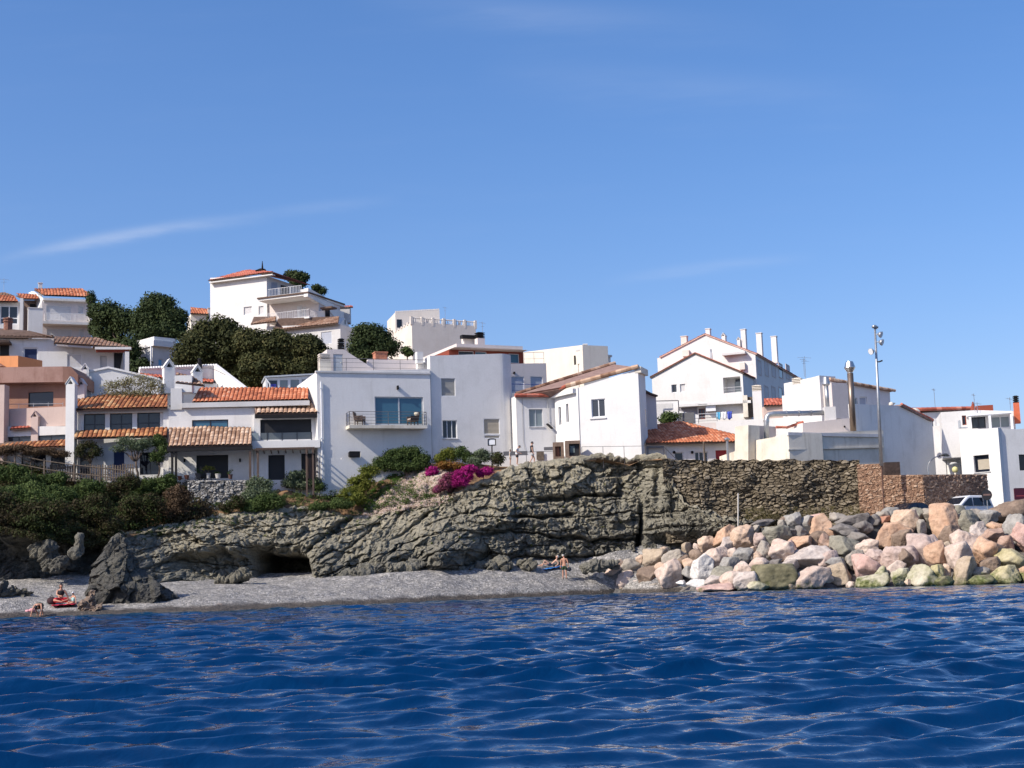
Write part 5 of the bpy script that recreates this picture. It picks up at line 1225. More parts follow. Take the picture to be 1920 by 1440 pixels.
b.part('stone_pier', CONC, 1393, 741, 1402, 782, .02, .8); b.part('timber_door', WOODG, 1402, 744, 1414, 782, .0, .3)
b.part('yard_parapet', PINKW, 1230, 795, 1348, 822, 4.0, 4.4); b.part('front_parapet', WHITE, 1343, 783, 1600, 835, 4.5, 5.0)
railing(b.root, [b.pt(1275, 796, 4.2), b.pt(1345, 792, 4.2)], .5, RAILM, 1.6, 1)
railing(b.root, [b.pt(1310, 786, 2.8), b.pt(1345, 784, 2.8)], .5, WRAIL, 1.6, 1)
mb = MB(); q = b.pt(1265, 786, 3.2); mb.sphere(q, .33, 12); mb.build('white_globe', WFRAME, b.root, smooth=True)
chimney(b.root, 1413, 733, 1430, 780, 136, WHITE, 'vent', F, cap=CREAM)
c1 = b.pt(1343, 773, 1.2); c2 = b.pt(1374, 771, 1.2)
wl_ = thing('washing_line', 'washing line strung over the white roof terrace parapet', 'washing line', (c1 + c2) / 2); mb = MB(); mb.tube([c1, c2], .02, 4); mb.build('line', RAILM, wl_)
for i, (c, nm, x0, x1, h) in enumerate((((.10, .40, .62), 'light blue shirt', 1343, 1350, .7), ((.72, .72, .72), 'white sheet', 1351.5, 1362, .72), ((.05, .08, .40), 'dark blue towel', 1363.5, 1372, .75))):
    a, e = c1.lerp(c2, (x0 - 1343) / 31), c1.lerp(c2, (x1 - 1343) / 31); vs, fs = [], []
    for r_ in range(5):
        for k in range(7): p = a.lerp(e, k / 6); vs.append(p + Vector((0, .05 * math.sin(k * 1.9 + r_ * .6) - .02, -h * r_ / 4 * (1 - .12 * math.sin(k * 1.1 + i)))))
    fs = [(r_ * 7 + k, r_ * 7 + k + 1, r_ * 7 + k + 8, r_ * 7 + k + 7) for r_ in range(4) for k in range(6)]
    o = mk('laundry', vs, fs, mat('laundry_%d' % i, c, .9, .1), smooth=True, loc=(a + e) / 2); tag(o, nm + ' hanging on the terrace washing line', 'laundry', 'washing on the line'); s_ = o.modifiers.new('thickness', 'SOLIDIFY'); s_.thickness = .01
# --- white stepped walls between
b = Bld('stepped_white_house', 'plain white stepped house with a square louvred chimney and small red roof', 'house', (1466, 770), 131.0, (1512, 770), 130.0, 11)
F = b.F
b.wall([(1466, 742), (1512, 738)], 4, WHITE)
chimney(b.root, 1488, 720, 1505, 770, 129.5, WHITE, 'vent', F, cap=CREAM)
el, er = P(1432, 762, 134), P(1467, 760, 134); el.z = er.z
tile_roof([el, er, slope_pt(1467, 748, er.y, er.z, .45), slope_pt(1432, 748, er.y, er.z, .45)], T_RED, b.root, .3, .42, seed=66)
mb = MB(); Fz = FR((1432, 770), 134.3, (1468, 770), 134.2); q = [Fz.uz(x, y) for x, y in ((1432, 762), (1468, 760))]; b.ubx(mb, q[0][0], 11, q[1][0], q[0][1], -2, 0, 0, Fz); mb.build('pink_wall', PEACH, b.root)
tile_roof([P(1488, 715, 138), P(1506, 719, 138), P(1506, 715, 140), P(1488, 711, 140)], T_RED, b.root, .3, .42, seed=67, name='upper_roof')
# --- white house behind the flues
b = Bld('flue_house', 'white house with a sloping tile verge behind the metal flues', 'house', (1535, 750), 127.0, (1672, 750), 131.0, 11)
F = b.F
b.win(1602, 746, 1608, 763, cols=1, pane=GLASSL, frame=WFRAME); b.win(1612, 744, 1626, 763, cols=1, cover=SHUTS, frame=WFRAME, fw=.09)
b.wall([(1535, 705), (1570, 710), (1668, 731)], 5, WHITE)
mb = MB(); mb.prism([b.pt(x, y, .3) for x, y in ((1556, 714), (1676, 734), (1676, 731.5), (1556, 710.5))], -F.n * 5.4); rf = mb.build('roof', TROOF, b.root)
ridge_cap(b.pt(1556, 710.5, .25), b.pt(1676, 732, .25), T_TAN, rf, .14, 'verge')
Fl = FR((1509, 740), 128.5, (1537, 740), 126.9); mb = MB(); q = [Fl.uz(x, y) for x, y in ((1511, 711), (1536, 704))]; mb.prism([Fl.w(q[0][0], 11), Fl.w(q[1][0], 11), Fl.w(*q[1]), Fl.w(*q[0])], -Fl.n * 2); mb.build('left_wall', WHITE, b.root)
b.part('plain_bay', PINKW, 1561, 718, 1590, 785, .02, 1.4)
antenna(b.root, 1511, 668, 712, 129, 1.2); antenna(b.root, 1508, 672, 700, 129.2, .6)
# --- shaded big block, lower roofs
b = Bld('shaded_grey_block', 'large blank white block whose sea-facing wall lies in blue shade', 'building', (1596, 820), 110.4, (1752, 820), 117.0, 4)
F = b.F
b.wall([(1596, 757), (1692, 761), (1748, 789)], .3, WHITE2)
for x0, y0, x1, y1 in ((1690, 760, 1748, 790),): mb = MB(); mb.prism([b.pt(x0, y0 + 1, .2), b.pt(x1, y1, .2), b.pt(x1, y1 - 3, .2), b.pt(x0, y0 - 2, .2)], -F.n * 1.5); rf = mb.build('roof', TROOF, b.root); ridge_cap(b.pt(x0, y0 - 2, .1), b.pt(x1, y1 - 3, .1), T_RED, rf, .12, 'verge')
mb = MB(); p = b.pt(1672, 757, -2); mb.lathe(p, [(.05, -.2), (.3, .0), (.3, .05), (.05, .1)], 12); mb.build('satellite_dish', METAL, b.root)
mb = MB(); mb.sphere(b.pt(1671, 758, -1), .2, 10); mb.build('roof_lamp', CONC, b.root)
# --- concrete kitchen block with flues
b = Bld('concrete_block_house', 'cream concrete outhouse with a sunlit left end and banded shaded front', 'outbuilding', (1478, 835), 104.6, (1655, 835), 108.6, 7.5)
F = b.F
b.wall([(1478, 815), (1656, 806)], 6, CONC)
b.part('top_band', GREYW, 1478, 812, 1656, 818, -.1, .12); mb = MB(); q = [b.uz(x, y, .1) for x, y in ((1478, 843), (1657, 838))]; mb.bar(F.w(*q[0], .06), F.w(*q[1], .06), .16, .10); mb.build('ledge', CONC, b.root)
Fl = FR((1403, 830), 109.5, (1478, 830), 104.62)
q = [Fl.uz(x, y) for x, y in ((1403, 832), (1478, 812))]; mb = MB(); mb.prism([Fl.w(q[0][0], 7.5), Fl.w(q[1][0] - .004, 7.5), Fl.w(q[1][0] - .004, q[1][1]), Fl.w(*q[0])], -Fl.n * 3); mb.build('left_wall', CONC, b.root)
Fl2 = FR((1348, 850), 110.5, (1405, 850), 107.8); q = [Fl2.uz(x, y) for x, y in ((1349, 856), (1378, 846), (1378, 800), (1403, 797), (1403, 870), (1349, 870))]; mb = MB(); mb.prism([Fl2.w(*k) for k in q], -Fl2.n * 1.2); mb.build('side_wall', CONC, b.root)
Fl3 = FR((1403, 810), 108.6, (1455, 810), 110.4); q = [Fl3.uz(x, y) for x, y in ((1403, 797), (1455, 800), (1455, 840), (1403, 840))]; mb = MB(); mb.prism([Fl3.w(*k) for k in q], -Fl3.n * 1.2); mb.build('rear_wall', PINKW, b.root)
Fp = FR((1500, 800), 108.8, (1598, 800), 110.2); q = [Fp.uz(x, y) for x, y in ((1505, 793), (1600, 783), (1600, 815), (1505, 820))]; mb = MB(); mb.prism([Fp.w(*k) for k in q], -Fp.n * 2); mb.build('pink_kitchen_wall', PINKW, b.root)
mb = MB(); mb.sphere(Fp.w(*Fp.uz(1583, 800), .05), .08, 8); mb.build('vent_hole', FASC, b.root)
ridge_cap(P(1455, 801, 110), P(1478, 801, 110.2), T_RED, b.root, .10, 'tile_edge'); ridge_cap(P(1474, 802, 110), P(1506, 791, 109.6), T_RED, b.root, .10, 'tile_edge')
mb = MB(); Fw = FR((1482, 805), 109.2, (1506, 805), 109.0); q = [Fw.uz(x, y) for x, y in ((1483, 806), (1506, 796), (1506, 816), (1483, 816))]; mb.prism([Fw.w(*k) for k in q], -Fw.n * .2); mb.build('small_gable', WHITE, b.root)
# ducts and flues are lifted away one by one
def flue(name, label, pts, r, m, prof=None, Yb=108):
    q = [P(x, y, Yb) for x, y in pts]; t = thing(name, label, 'flue', q[0]); MB().tube(q, r, 14).build('pipe', m, t, smooth=True); return t, q
t, q = flue('chimney_flue', 'tall browned steel flue with a flared cowl on top', ((1600, 808), (1594, 700)), .235, BSTEEL, Yb=107.9)
top = q[-1]; MB().lathe(top, [(.20, -.15), (.20, .05), (.42, .42), (.42, .46), (.27, .90), (.22, .92), (.02, .93)], 16).build('cowl', STEEL, t, smooth=False)
MB().lathe(top, [(.18, -.32), (.205, -.3), (.205, -.2), (.18, -.18)], 14).build('collar', STEEL, t)
t, q = flue('vent_pipe', 'short grey vent pipe with a tapered cap beside the tall steel flue', ((1552, 766), (1549, 722)), .16, METAL, Yb=110.5)
MB().lathe(q[-1], [(.14, -.1), (.30, .05), (.30, .1), (.22, .62), (.02, .68)], 14).build('cowl', METAL, t)
MB().box(q[0] + Vector((.1, 0, -.55)), (.85, .8, 1.3)).build('fan_housing', GREYW, t)
pts = [P(1437, 822, 109), P(1437, 790, 109), P(1438, 782, 109), P(1442, 777.5, 109), P(1450, 776, 109), P(1543, 774, 110.5)]
t = thing('ventilation_duct', 'grey ventilation duct running level above the roofs and bending down', 'duct', pts[0]); MB().tube(pts, .2, 14).build('pipe', METAL, t, smooth=True)
for f in (.25, .5, .75): c = pts[4].lerp(pts[5], f); MB().tube([c, c + (pts[5] - pts[4]).normalized() * .1], .225, 14).build('collar', STEEL, t)
MB().tube([pts[1] + Vector((0, 0, -.05)), pts[1] + Vector((0, 0, .1))], .225, 14).build('collar', STEEL, t)

# --- right-hand blocks
b = Bld('far_right_house', 'white house with small windows and balconies between the grey block and round tower', 'house', (1728, 830), 124.0, (1800, 830), 124.0, 4)
F = b.F
b.win(1734, 788, 1752, 801, cols=4, pane=GLASSD, frame=WFRAME); b.win(1774, 782, 1782, 798, cols=1, pane=GLASSL, frame=WFRAME, name='door')
b.wall([(1715, 775), (1764, 772), (1800, 772)], 6, WHITE)
mb = MB(); mb.prism([b.pt(x, y, .4) for x, y in ((1690, 770), (1830, 770), (1830, 766), (1700, 768))], -F.n * 6); rf = mb.build('roof', TROOF, b.root); ridge_cap(b.pt(1700, 768, .35), b.pt(1830, 765, .35), T_RED, rf, .16, 'ridge')
for y in (808, 838): b.part('balcony_slab', GREYW, 1740, y, 1762, y + 3, .02, .9)
zz = b.uz(1755, 884, .9)[1]; b.part('balcony_slab', GREYW, 1740, 882, 1766, 886, .02, .9); railing(b.root, [F.w(b.uz(1745, 884, .9)[0], zz, .85), F.w(b.uz(1765, 884, .9)[0], zz, .85)], .7, GFRAME, 1, 0, .13)
for k in range(3): pass
antenna(b.root, 1754, 728, 770, 125, .3); antenna(b.root, 1706, 764, 772, 116, .8)
mb = MB(); p = P(1714, 776, 121); mb.lathe(p, [(.05, -.1), (.55, .0), (.5, .25), (.3, .45), (.02, .5)], 14); mb.build('water_tank', CONC, b.root)
b = Bld('round_stair_tower', 'white house with a smooth rounded corner tower and rooftop door', 'house', (1764, 860), 119.0, (1800, 860), 120.5, 4)
F = b.F
b.win(1774, 781, 1782, 796, cols=1, cover=SHUTW, frame=WFRAME, hole=False, d0=-2)
b.wall([(1768, 797), (1797, 795)], 5, GREYW)
mb = MB(); c = b.pt(1787, 860, -.1); zt2 = b.uz(1792, 795)[1]; mb.lathe((c.x, c.y, 4), [(1.05, 0), (1.05, zt2 - 4)], 26); mb.build('round_corner', WHITE, b.root, smooth=False)
b = Bld('right_corner_house', 'white corner house with two upper terraces and one square dark window', 'house', (1800, 880), 112.5, (1871, 880), 110.3, 3.8)
F = b.F
w_ = b.win(1826, 853, 1855, 885, cols=1, pane=GLASSD, frame=DFRAME, rec=.35, sill=True); mb = MB(); b.bx(mb, 1834, 861, 1855, 880, -.29, -.27); mb.build('blind', SHUTT, w_)
b.wall([(1798, 808), (1871, 802)], 6, WHITE, rec=.45)
FS = F.side(b.uz(1871, 880)[0], True)
Fr = FR((1871, 880), 110.35, (1960, 880), 111.3); b.win(1911, 852, 1930, 882, cols=1, pane=GLASSD, frame=DFRAME, F=Fr, rec=.3)
q = Fr.uz(1960, 800)[0]; b.holes.append([(0, 0)] and [(Fr.uz(1903, 925)[0], Fr.uz(1912, 936)[1]), (Fr.uz(1940, 925)[0], Fr.uz(1912, 936)[1]), (Fr.uz(1940, 925)[0], Fr.uz(1912, 915)[1]), (Fr.uz(1903, 925)[0], Fr.uz(1912, 915)[1])])
b.wall([(1872, 802), (1905, 805), (1960, 801)], 5, WHITE, 'right_wall', F=Fr, rec=.4)
mb = MB(); q = [Fr.uz(1902, 937), Fr.uz(1942, 915)]; b.ubx(mb, q[0][0], q[0][1], q[1][0], q[1][1], -.19, .06, 0, Fr); sg = mb.build('shop_awning', mat('maroon_panel', (.075, .008, .022), .6, .2, 5), b.root)
mb = MB(); b.ubx(mb, q[0][0] + .15, q[0][1] + .25, q[0][0] + 1.3, q[0][1] + .32, .062, .068, 0, Fr); mb.build('awning_stripe', mat('faded_red', (.35, .06, .07), .7), sg)
# roof terraces: door block, glazed loggia
F2 = FR((1790, 780), 117.0, (1902, 780), 116.0)
for x0, x1, y0, y1, m_, fr_ in ((1804, 1812, 779, 797, GLASSD, REDBR), (1822, 1848, 781, 803, GLASS, DFRAME), (1858, 1894, 780, 802, GLASSL, WFRAME)):
    b.win(x0, y0, x1, y1, cols=2 if x1 - x0 > 12 else 1, pane=m_, frame=fr_, F=F2, fw=.07, name='terrace_door')
b.wall([(1764, 773), (1830, 769), (1902, 771)], 5, WHITE, 'terrace_room', F=F2, zb=10)
mb = MB(); q = [F2.uz(x, y, 1.5) for x, y in ((1815, 776), (1897, 770), (1897, 774), (1815, 780))]; mb.prism([F2.w(u, z, 1.5) for u, z in q], -F2.n * 1.6); mb.build('terrace_canopy', WFRAME, b.root)
for x in (1818, 1855, 1896): mb = MB(); q = F2.uz(x, 776, 1.4), F2.uz(x, 806, 1.4); b.ubx(mb, q[0][0] - .09, q[1][1], q[0][0] + .09, q[0][1], 1.25, 1.43, 0, F2); mb.build('canopy_post', WFRAME, b.root)
mb = MB(); q = F2.uz(1832, 764, -2), F2.uz(1862, 762, -2); b.ubx(mb, q[0][0], q[0][1] - .35, q[1][0], q[0][1] + .15, -3, -2, 0, F2); mb.build('red_parapet', REDBR, b.root)
chimney(b.root, 1902, 755, 1912, 771, 115.5, mat('orange_stack', (.55, .13, .06), .85, .15, 4), 'vent', F2, cap=FASC)
antenna(b.root, 1895, 745, 770, 115.8, .5); antenna(b.root, 1828, 738, 768, 116.5, .3); antenna(b.root, 1833, 754, 768, 116.4, .8)
mb = MB(); mb.tube([F2.w(*F2.uz(1826, 768), -.5), F2.w(*F2.uz(1825, 752), -.5)], [.25, .05], 8); mb.build('furled_parasol', REDBR, b.root)
chair = MB(); p = b.pt(1806, 802, -1.5); chair.box(p, (.6, .5, .06)); chair.box(p + Vector((-.28, 0, .3)), (.06, .5, .6)); chair.build('terrace_chair', GFRAME, b.root)
# ================================================================== boulders, sea stack, masonry walls
def ico(sub):
    bm = bmesh.new(); bmesh.ops.create_icosphere(bm, subdivisions=sub, radius=1)
    v = np.array([x.co[:] for x in bm.verts]); f = np.array([[x.index for x in q.verts] for q in bm.faces]); bm.free(); return v, f
ICO5, ICO4 = ico(5), ico(4)
def boulder_mat(name, a, b_, algae=0.0, spots=(.5, .46, .40)):
    m, nt, N, L, b = _mat(name); b.inputs['Roughness'].default_value = .85; b.inputs['Specular IOR Level'].default_value = .25
    g = N.new('ShaderNodeNewGeometry')
    def noise(s, d=6, st=None):
        n = N.new('ShaderNodeTexNoise'); n.inputs['Scale'].default_value = s; n.inputs['Detail'].default_value = d; n.inputs['Roughness'].default_value = .65
        L.new(g.outputs['Position'], n.inputs['Vector']); return n.outputs['Fac']
    n1, n2 = noise(1.1), noise(4.5, 8)
    r = _ramp(N, [(.32, a), (.60, b_), (.85, spots)]); L.new(n1, r.inputs['Fac'])
    r2 = _ramp(N, [(.3, (.72, .70, .70)), (.55, (1, 1, 1)), (.8, (1.12, 1.10, 1.06))]); L.new(n2, r2.inputs['Fac'])
    mu = N.new('ShaderNodeMix'); mu.data_type = 'RGBA'; mu.blend_type = 'MULTIPLY'; mu.inputs['Factor'].default_value = 1; L.new(r.outputs['Color'], mu.inputs['A']); L.new(r2.outputs['Color'], mu.inputs['B'])
    out = mu.outputs['Result']
    if algae:
        s = N.new('ShaderNodeSeparateXYZ'); L.new(g.outputs['Position'], s.inputs[0])
        q = N.new('ShaderNodeMath'); q.operation = 'MULTIPLY_ADD'; q.inputs[1].default_value = -4.5; L.new(n1, q.inputs[0]); q.inputs[2].default_value = 2.1 + algae
        d = N.new('ShaderNodeMath'); d.operation = 'SUBTRACT'; L.new(q.outputs[0], d.inputs[0]); L.new(s.outputs['Z'], d.inputs[1])
        k = N.new('ShaderNodeMath'); k.operation = 'MULTIPLY_ADD'; k.inputs[1].default_value = 1.3; k.inputs[2].default_value = .35; k.use_clamp = True; L.new(d.outputs[0], k.inputs[0])
        cr = _ramp(N, [(.3, (.035, .045, .012)), (.48, (.11, .125, .04)), (.62, (.25, .25, .12)), (.78, (.47, .43, .31))]); L.new(n2, cr.inputs['Fac'])
        mx_ = N.new('ShaderNodeMix'); mx_.data_type = 'RGBA'; L.new(k.outputs[0], mx_.inputs['Factor']); L.new(out, mx_.inputs['A']); L.new(cr.outputs['Color'], mx_.inputs['B'])
        dk = _ramp(N, [(.0, (.10, .095, .07)), (.16, (.25, .24, .2)), (.34, (1, 1, 1))]); zz = N.new('ShaderNodeMath'); zz.operation = 'MULTIPLY_ADD'; zz.inputs[1].default_value = .3; L.new(n2, zz.inputs[0]); L.new(s.outputs['Z'], zz.inputs[2])
        L.new(zz.outputs[0], dk.inputs['Fac'])
        m3_ = N.new('ShaderNodeMix'); m3_.data_type = 'RGBA'; m3_.blend_type = 'MULTIPLY'; m3_.inputs['Factor'].default_value = 1; L.new(mx_.outputs['Result'], m3_.inputs['A']); L.new(dk.outputs['Color'], m3_.inputs['B']); out = m3_.outputs['Result']
    L.new(out, b.inputs['Base Color'])
    bp = N.new('ShaderNodeBump'); bp.inputs['Strength'].default_value = .8; bp.inputs['Distance'].default_value = .07; L.new(n2, bp.inputs['Height']); L.new(bp.outputs['Normal'], b.inputs['Normal'])
    return m
BC = {  # colour word: (a, b, spots)
 'orange': ((.42, .255, .165), (.54, .365, .25), (.61, .47, .36)), 'pale orange': ((.47, .33, .23), (.58, .44, .33), (.64, .53, .43)), 'tan': ((.33, .26, .18), (.46, .37, .27), (.55, .47, .37)),
 'white and pink': ((.48, .36, .29), (.60, .49, .41), (.68, .61, .54)), 'white': ((.60, .57, .53), (.70, .67, .62), (.74, .72, .69)), 'pink': ((.46, .29, .245), (.56, .40, .34), (.62, .50, .44)),
 'mauve': ((.37, .275, .235), (.50, .395, .34), (.59, .50, .44)), 'pale mauve': ((.41, .35, .31), (.53, .465, .415), (.62, .57, .51)), 'slate grey': ((.15, .135, .125), (.24, .22, .20), (.33, .30, .27)),
 'blue-grey': ((.25, .24, .222), (.35, .335, .305), (.46, .44, .40)), 'grey-green': ((.21, .198, .155), (.31, .293, .232), (.40, .375, .30)), 'greyish tan': ((.27, .24, .20), (.38, .34, .285), (.47, .43, .37)),
 'brown': ((.16, .115, .085), (.27, .20, .15), (.36, .29, .22)), 'pinkish brown': ((.31, .20, .15), (.43, .30, .23), (.51, .40, .32)), 'green-stained': ((.12, .11, .06), (.22, .20, .12), (.36, .33, .22)),
 'algae-covered': ((.30, .29, .17), (.50, .46, .34), (.64, .58, .48)), 'yellow-green': ((.34, .30, .15), (.50, .44, .27), (.62, .56, .42)), 'reddish': ((.36, .17, .11), (.46, .25, .17), (.52, .33, .24))}
_bm = {}
def bmat(c, alg):
    k = (c, alg)
    if k not in _bm: _bm[k] = boulder_mat('rock_' + c.replace(' ', '_').replace('-', '_') + ('_shore' if alg else ''), BC[c][0], BC[c][1], {0: 0, 1: .05, 2: .55}[alg], BC[c][2])
    return _bm[k]
# cx, cy, w, h, turn, colour, extra
BL = [
(1430, 980, 44, 12, 0, 'slate grey'), (1419, 992, 20, 14, 0, 'greyish tan'), (1455, 1003, 58, 37, 12, 'grey-green'), (1421, 1012, 25, 29, 0, 'mauve'), (1491, 981, 42, 34, -15, 'blue-grey'), (1514, 981, 28, 27, 10, 'blue-grey'),
(1466, 983, 20, 15, 0, 'greyish tan'), (1500, 999, 32, 26, 0, 'slate grey'), (1540, 991, 64, 46, -28, 'orange'), (1535, 970, 32, 15, 0, 'pink'), (1584, 996, 60, 26, 12, 'slate grey'), (1596, 979, 62, 22, -8, 'slate grey'),
(1621, 989, 34, 23, -15, 'slate grey'), (1612, 1008, 40, 20, 28, 'slate grey'), (1508, 1019, 56, 24, 0, 'orange'), (1551, 1018, 42, 32, 0, 'pinkish brown'), (1583, 1031, 54, 44, 15, 'grey-green'), (1432, 1032, 33, 34, 20, 'greyish tan'),
(1412, 1031, 16, 14, 0, 'pale orange'), (1416, 1041, 24, 16, 0, 'pale orange'), (1463, 1037, 42, 44, 20, 'white and pink'), (1513, 1046, 82, 44, -8, 'pale mauve'), (1556, 1037, 22, 22, 0, 'brown'), (1424, 1059, 42, 26, 0, 'white and pink'),
(1453, 1058, 34, 18, 0, 'slate grey'), (1452, 1082, 76, 44, 0, 'green-stained', 'box'), (1524, 1087, 92, 46, 8, 'white and pink'), (1571, 1074, 46, 42, -15, 'tan'), (1566, 1057, 44, 26, 0, 'blue-grey'), (1628, 1027, 46, 38, -10, 'white and pink'),
(1621, 1063, 60, 52, -10, 'pink'), (1628, 1092, 76, 26, -14, 'algae-covered'), (1395, 1009, 54, 46, -38, 'pale orange'), (1391, 1045, 36, 36, 10, 'blue-grey'), (1394, 1068, 36, 30, -30, 'white and pink'), (1396, 1090, 46, 34, 0, 'pale mauve'), (1422, 1100, 40, 18, 0, 'algae-covered'),
(1668, 1002, 68, 52, 18, 'orange'), (1697, 981, 48, 46, 0, 'pale orange'), (1669, 966, 36, 28, 0, 'blue-grey'), (1651, 968, 34, 18, 0, 'greyish tan'), (1658, 974, 22, 13, 0, 'reddish'), (1719, 964, 40, 28, 0, 'grey-green'), (1763, 980, 62, 66, 0, 'orange'),
(1727, 988, 20, 28, 0, 'greyish tan'), (1809, 980, 48, 46, 0, 'grey-green'), (1828, 963, 24, 18, 0, 'greyish tan'), (1850, 972, 40, 32, 20, 'blue-grey'), (1890, 962, 84, 40, -6, 'brown'), (1903, 996, 44, 58, 0, 'blue-grey'), (1918, 1008, 46, 54, 0, 'pink'),
(1836, 993, 40, 28, 0, 'pale mauve'), (1869, 990, 32, 24, -20, 'orange'), (1863, 1005, 56, 34, -10, 'pinkish brown'), (1733, 1027, 68, 64, 20, 'mauve'), (1803, 1018, 62, 50, -20, 'white and pink'), (1795, 1052, 54, 60, -15, 'white and pink'), (1847, 1039, 68, 60, -30, 'orange'),
(1884, 1022, 30, 32, 0, 'pinkish brown'), (1757, 1042, 40, 44, -25, 'orange'), (1676, 1046, 82, 42, 0, 'mauve'), (1682, 1064, 36, 24, 0, 'white and pink'), (1654, 1078, 36, 32, 0, 'algae-covered'), (1685, 1084, 40, 34, 0, 'algae-covered'), (1727, 1080, 62, 44, 0, 'algae-covered'),
(1760, 1074, 30, 30, 0, 'yellow-green'), (1769, 1091, 40, 20, 0, 'green-stained'), (1809, 1072, 50, 54, 0, 'tan'), (1831, 1089, 60, 18, -3, 'green-stained'), (1896, 1050, 64, 40, 0, 'yellow-green'), (1890, 1078, 78, 36, 0, 'yellow-green'), (1924, 1078, 40, 30, -20, 'orange'),
(1842, 1072, 36, 18, 0, 'greyish tan'), (1776, 1068, 20, 24, 0, 'pale orange'), (1950, 1040, 60, 60, 0, 'pink'), (1955, 990, 60, 60, 0, 'blue-grey'), (1960, 1085, 60, 36, 0, 'algae-covered'), (1950, 955, 50, 36, 0, 'grey-green'),
(1126, 1082, 20, 14, 0, 'white'), (1150, 1073, 38, 25, -20, 'white and pink'), (1183, 1060, 40, 26, -10, 'greyish tan'), (1223, 1047, 52, 32, 0, 'tan'), (1173, 1086, 36, 32, 0, 'white and pink'), (1215, 1081, 50, 42, 10, 'brown'), (1253, 1082, 60, 46, -30, 'white and pink'),
(1244, 1064, 32, 20, -15, 'pale orange'), (1270, 1044, 56, 28, -10, 'greyish tan'), (1285, 1027, 22, 18, 0, 'tan'), (1281, 1054, 36, 18, -28, 'brown'), (1307, 1043, 30, 24, 0, 'brown'), (1294, 1060, 34, 28, -25, 'pale orange'), (1323, 1021, 38, 30, 0, 'pale orange'),
(1362, 1006, 56, 30, -35, 'orange'), (1343, 1044, 58, 38, -15, 'white and pink'), (1318, 1067, 48, 42, -35, 'white'), (1379, 1046, 0, 0, 0, 'white'), (1364, 1021, 36, 26, -20, 'pale mauve'), (1290, 1072, 30, 26, 0, 'blue-grey'), (1350, 1077, 52, 30, -22, 'grey-green'), (1368, 1061, 40, 30, 0, 'blue-grey'),
(1372, 1083, 44, 24, -25, 'white and pink'), (1310, 1093, 48, 16, 0, 'white'), (1279, 1094, 20, 11, 0, 'white'), (1349, 1104, 78, 18, -4, 'pink'), (1219, 1106, 13, 6, 0, 'white'), (1340, 1090, 40, 22, 0, 'pale mauve'),
(1545, 1050, 50, 34, 0, 'mauve'), (1477, 1062, 44, 26, 0, 'pale mauve'), (1600, 1050, 40, 34, 0, 'greyish tan'), (1700, 1050, 50, 40, 0, 'brown'), (1640, 1045, 40, 30, 0, 'mauve'), (1530, 1012, 40, 30, 0, 'brown'), (1640, 975, 36, 20, 0, 'slate grey'), (1565, 970, 40, 18, 0, 'greyish tan'), (1780, 1005, 40, 40, 0, 'brown'), (1860, 1060, 40, 30, 0, 'brown'), (1690, 1015, 40, 40, 0, 'brown'), (1790, 960, 36, 22, 0, 'grey-green'), (1745, 965, 40, 24, 0, 'greyish tan'), (1470, 975, 26, 14, 0, 'brown')]
BL = [x for x in BL if x[2] > 0]
_r = random.Random(21)
for _i in range(900):          # smaller stones wedged between the big ones, as far down as the slope goes
    if len(BL) >= 190: break
    _x = _r.uniform(1140, 1925); _c = float(np.interp(_x, [1120, 1200, 1300, 1400, 1450, 1600, 1900], [1058, 1044, 1020, 990, 975, 966, 956])); _w = float(np.interp(_x, [1120, 1300, 1500, 1760, 1920], [1100, 1104, 1100, 1093, 1087]))
    _y = _c + (_w - _c) * _r.random(); _s = _r.uniform(13, 25)
    if all(math.hypot(_x - q[0], _y - q[1]) > .32 * (q[2] + q[3]) / 2 + _s * .45 for q in BL): BL.append((round(_x), round(_y), round(_s * _r.uniform(.9, 1.5)), round(_s), _r.uniform(-30, 30), _r.choice(['white and pink', 'greyish tan', 'pale mauve', 'pale orange', 'pink', 'tan', 'slate grey', 'white and pink'])))
CREST = [(1120, 1052), (1200, 1040), (1300, 1015), (1400, 985), (1450, 970), (1600, 962), (1900, 950)]
def bank_Y(px, py):
    yw = float(np.interp(px, PXW, YW)); w_ = interp(px, WL); c = interp(px, CREST); t = (w_ - py) / (w_ - c)
    yc = float(np.interp(px, [1120, 1300, 1450, 2500], [104, 102.8, 100.5, 99.6])); return yw + .6 + (yc - yw - .6) * t
def size_word(w, h):
    a = w * h
    return 'tiny' if a < 160 else 'small' if a < 560 else 'medium' if a < 1300 else 'large' if a < 2600 else 'huge'
def shape_word(w, h, ex): return 'squared block' if ex == 'box' else 'flat boulder' if w / h > 2.2 else 'long boulder' if w / h > 1.6 else 'upright boulder' if h > w * 1.05 else 'boulder'
def region(cx, cy):
    c, w_ = interp(cx, CREST), interp(cx, WL); t = (w_ - cy) / (w_ - c)
    v = 'at the waterline' if t < .22 else 'on the crest' if t > .84 else 'in the bank'
    h = 'by the shingle' if cx < 1250 else 'left of the thin pole' if cx < 1378 else 'under the rubble wall' if cx < 1560 else 'near the floodlight mast' if cx < 1690 else 'below the dark car' if cx < 1745 else 'below the white van' if cx < 1850 else 'below the corner house'
    return v + ' ' + h
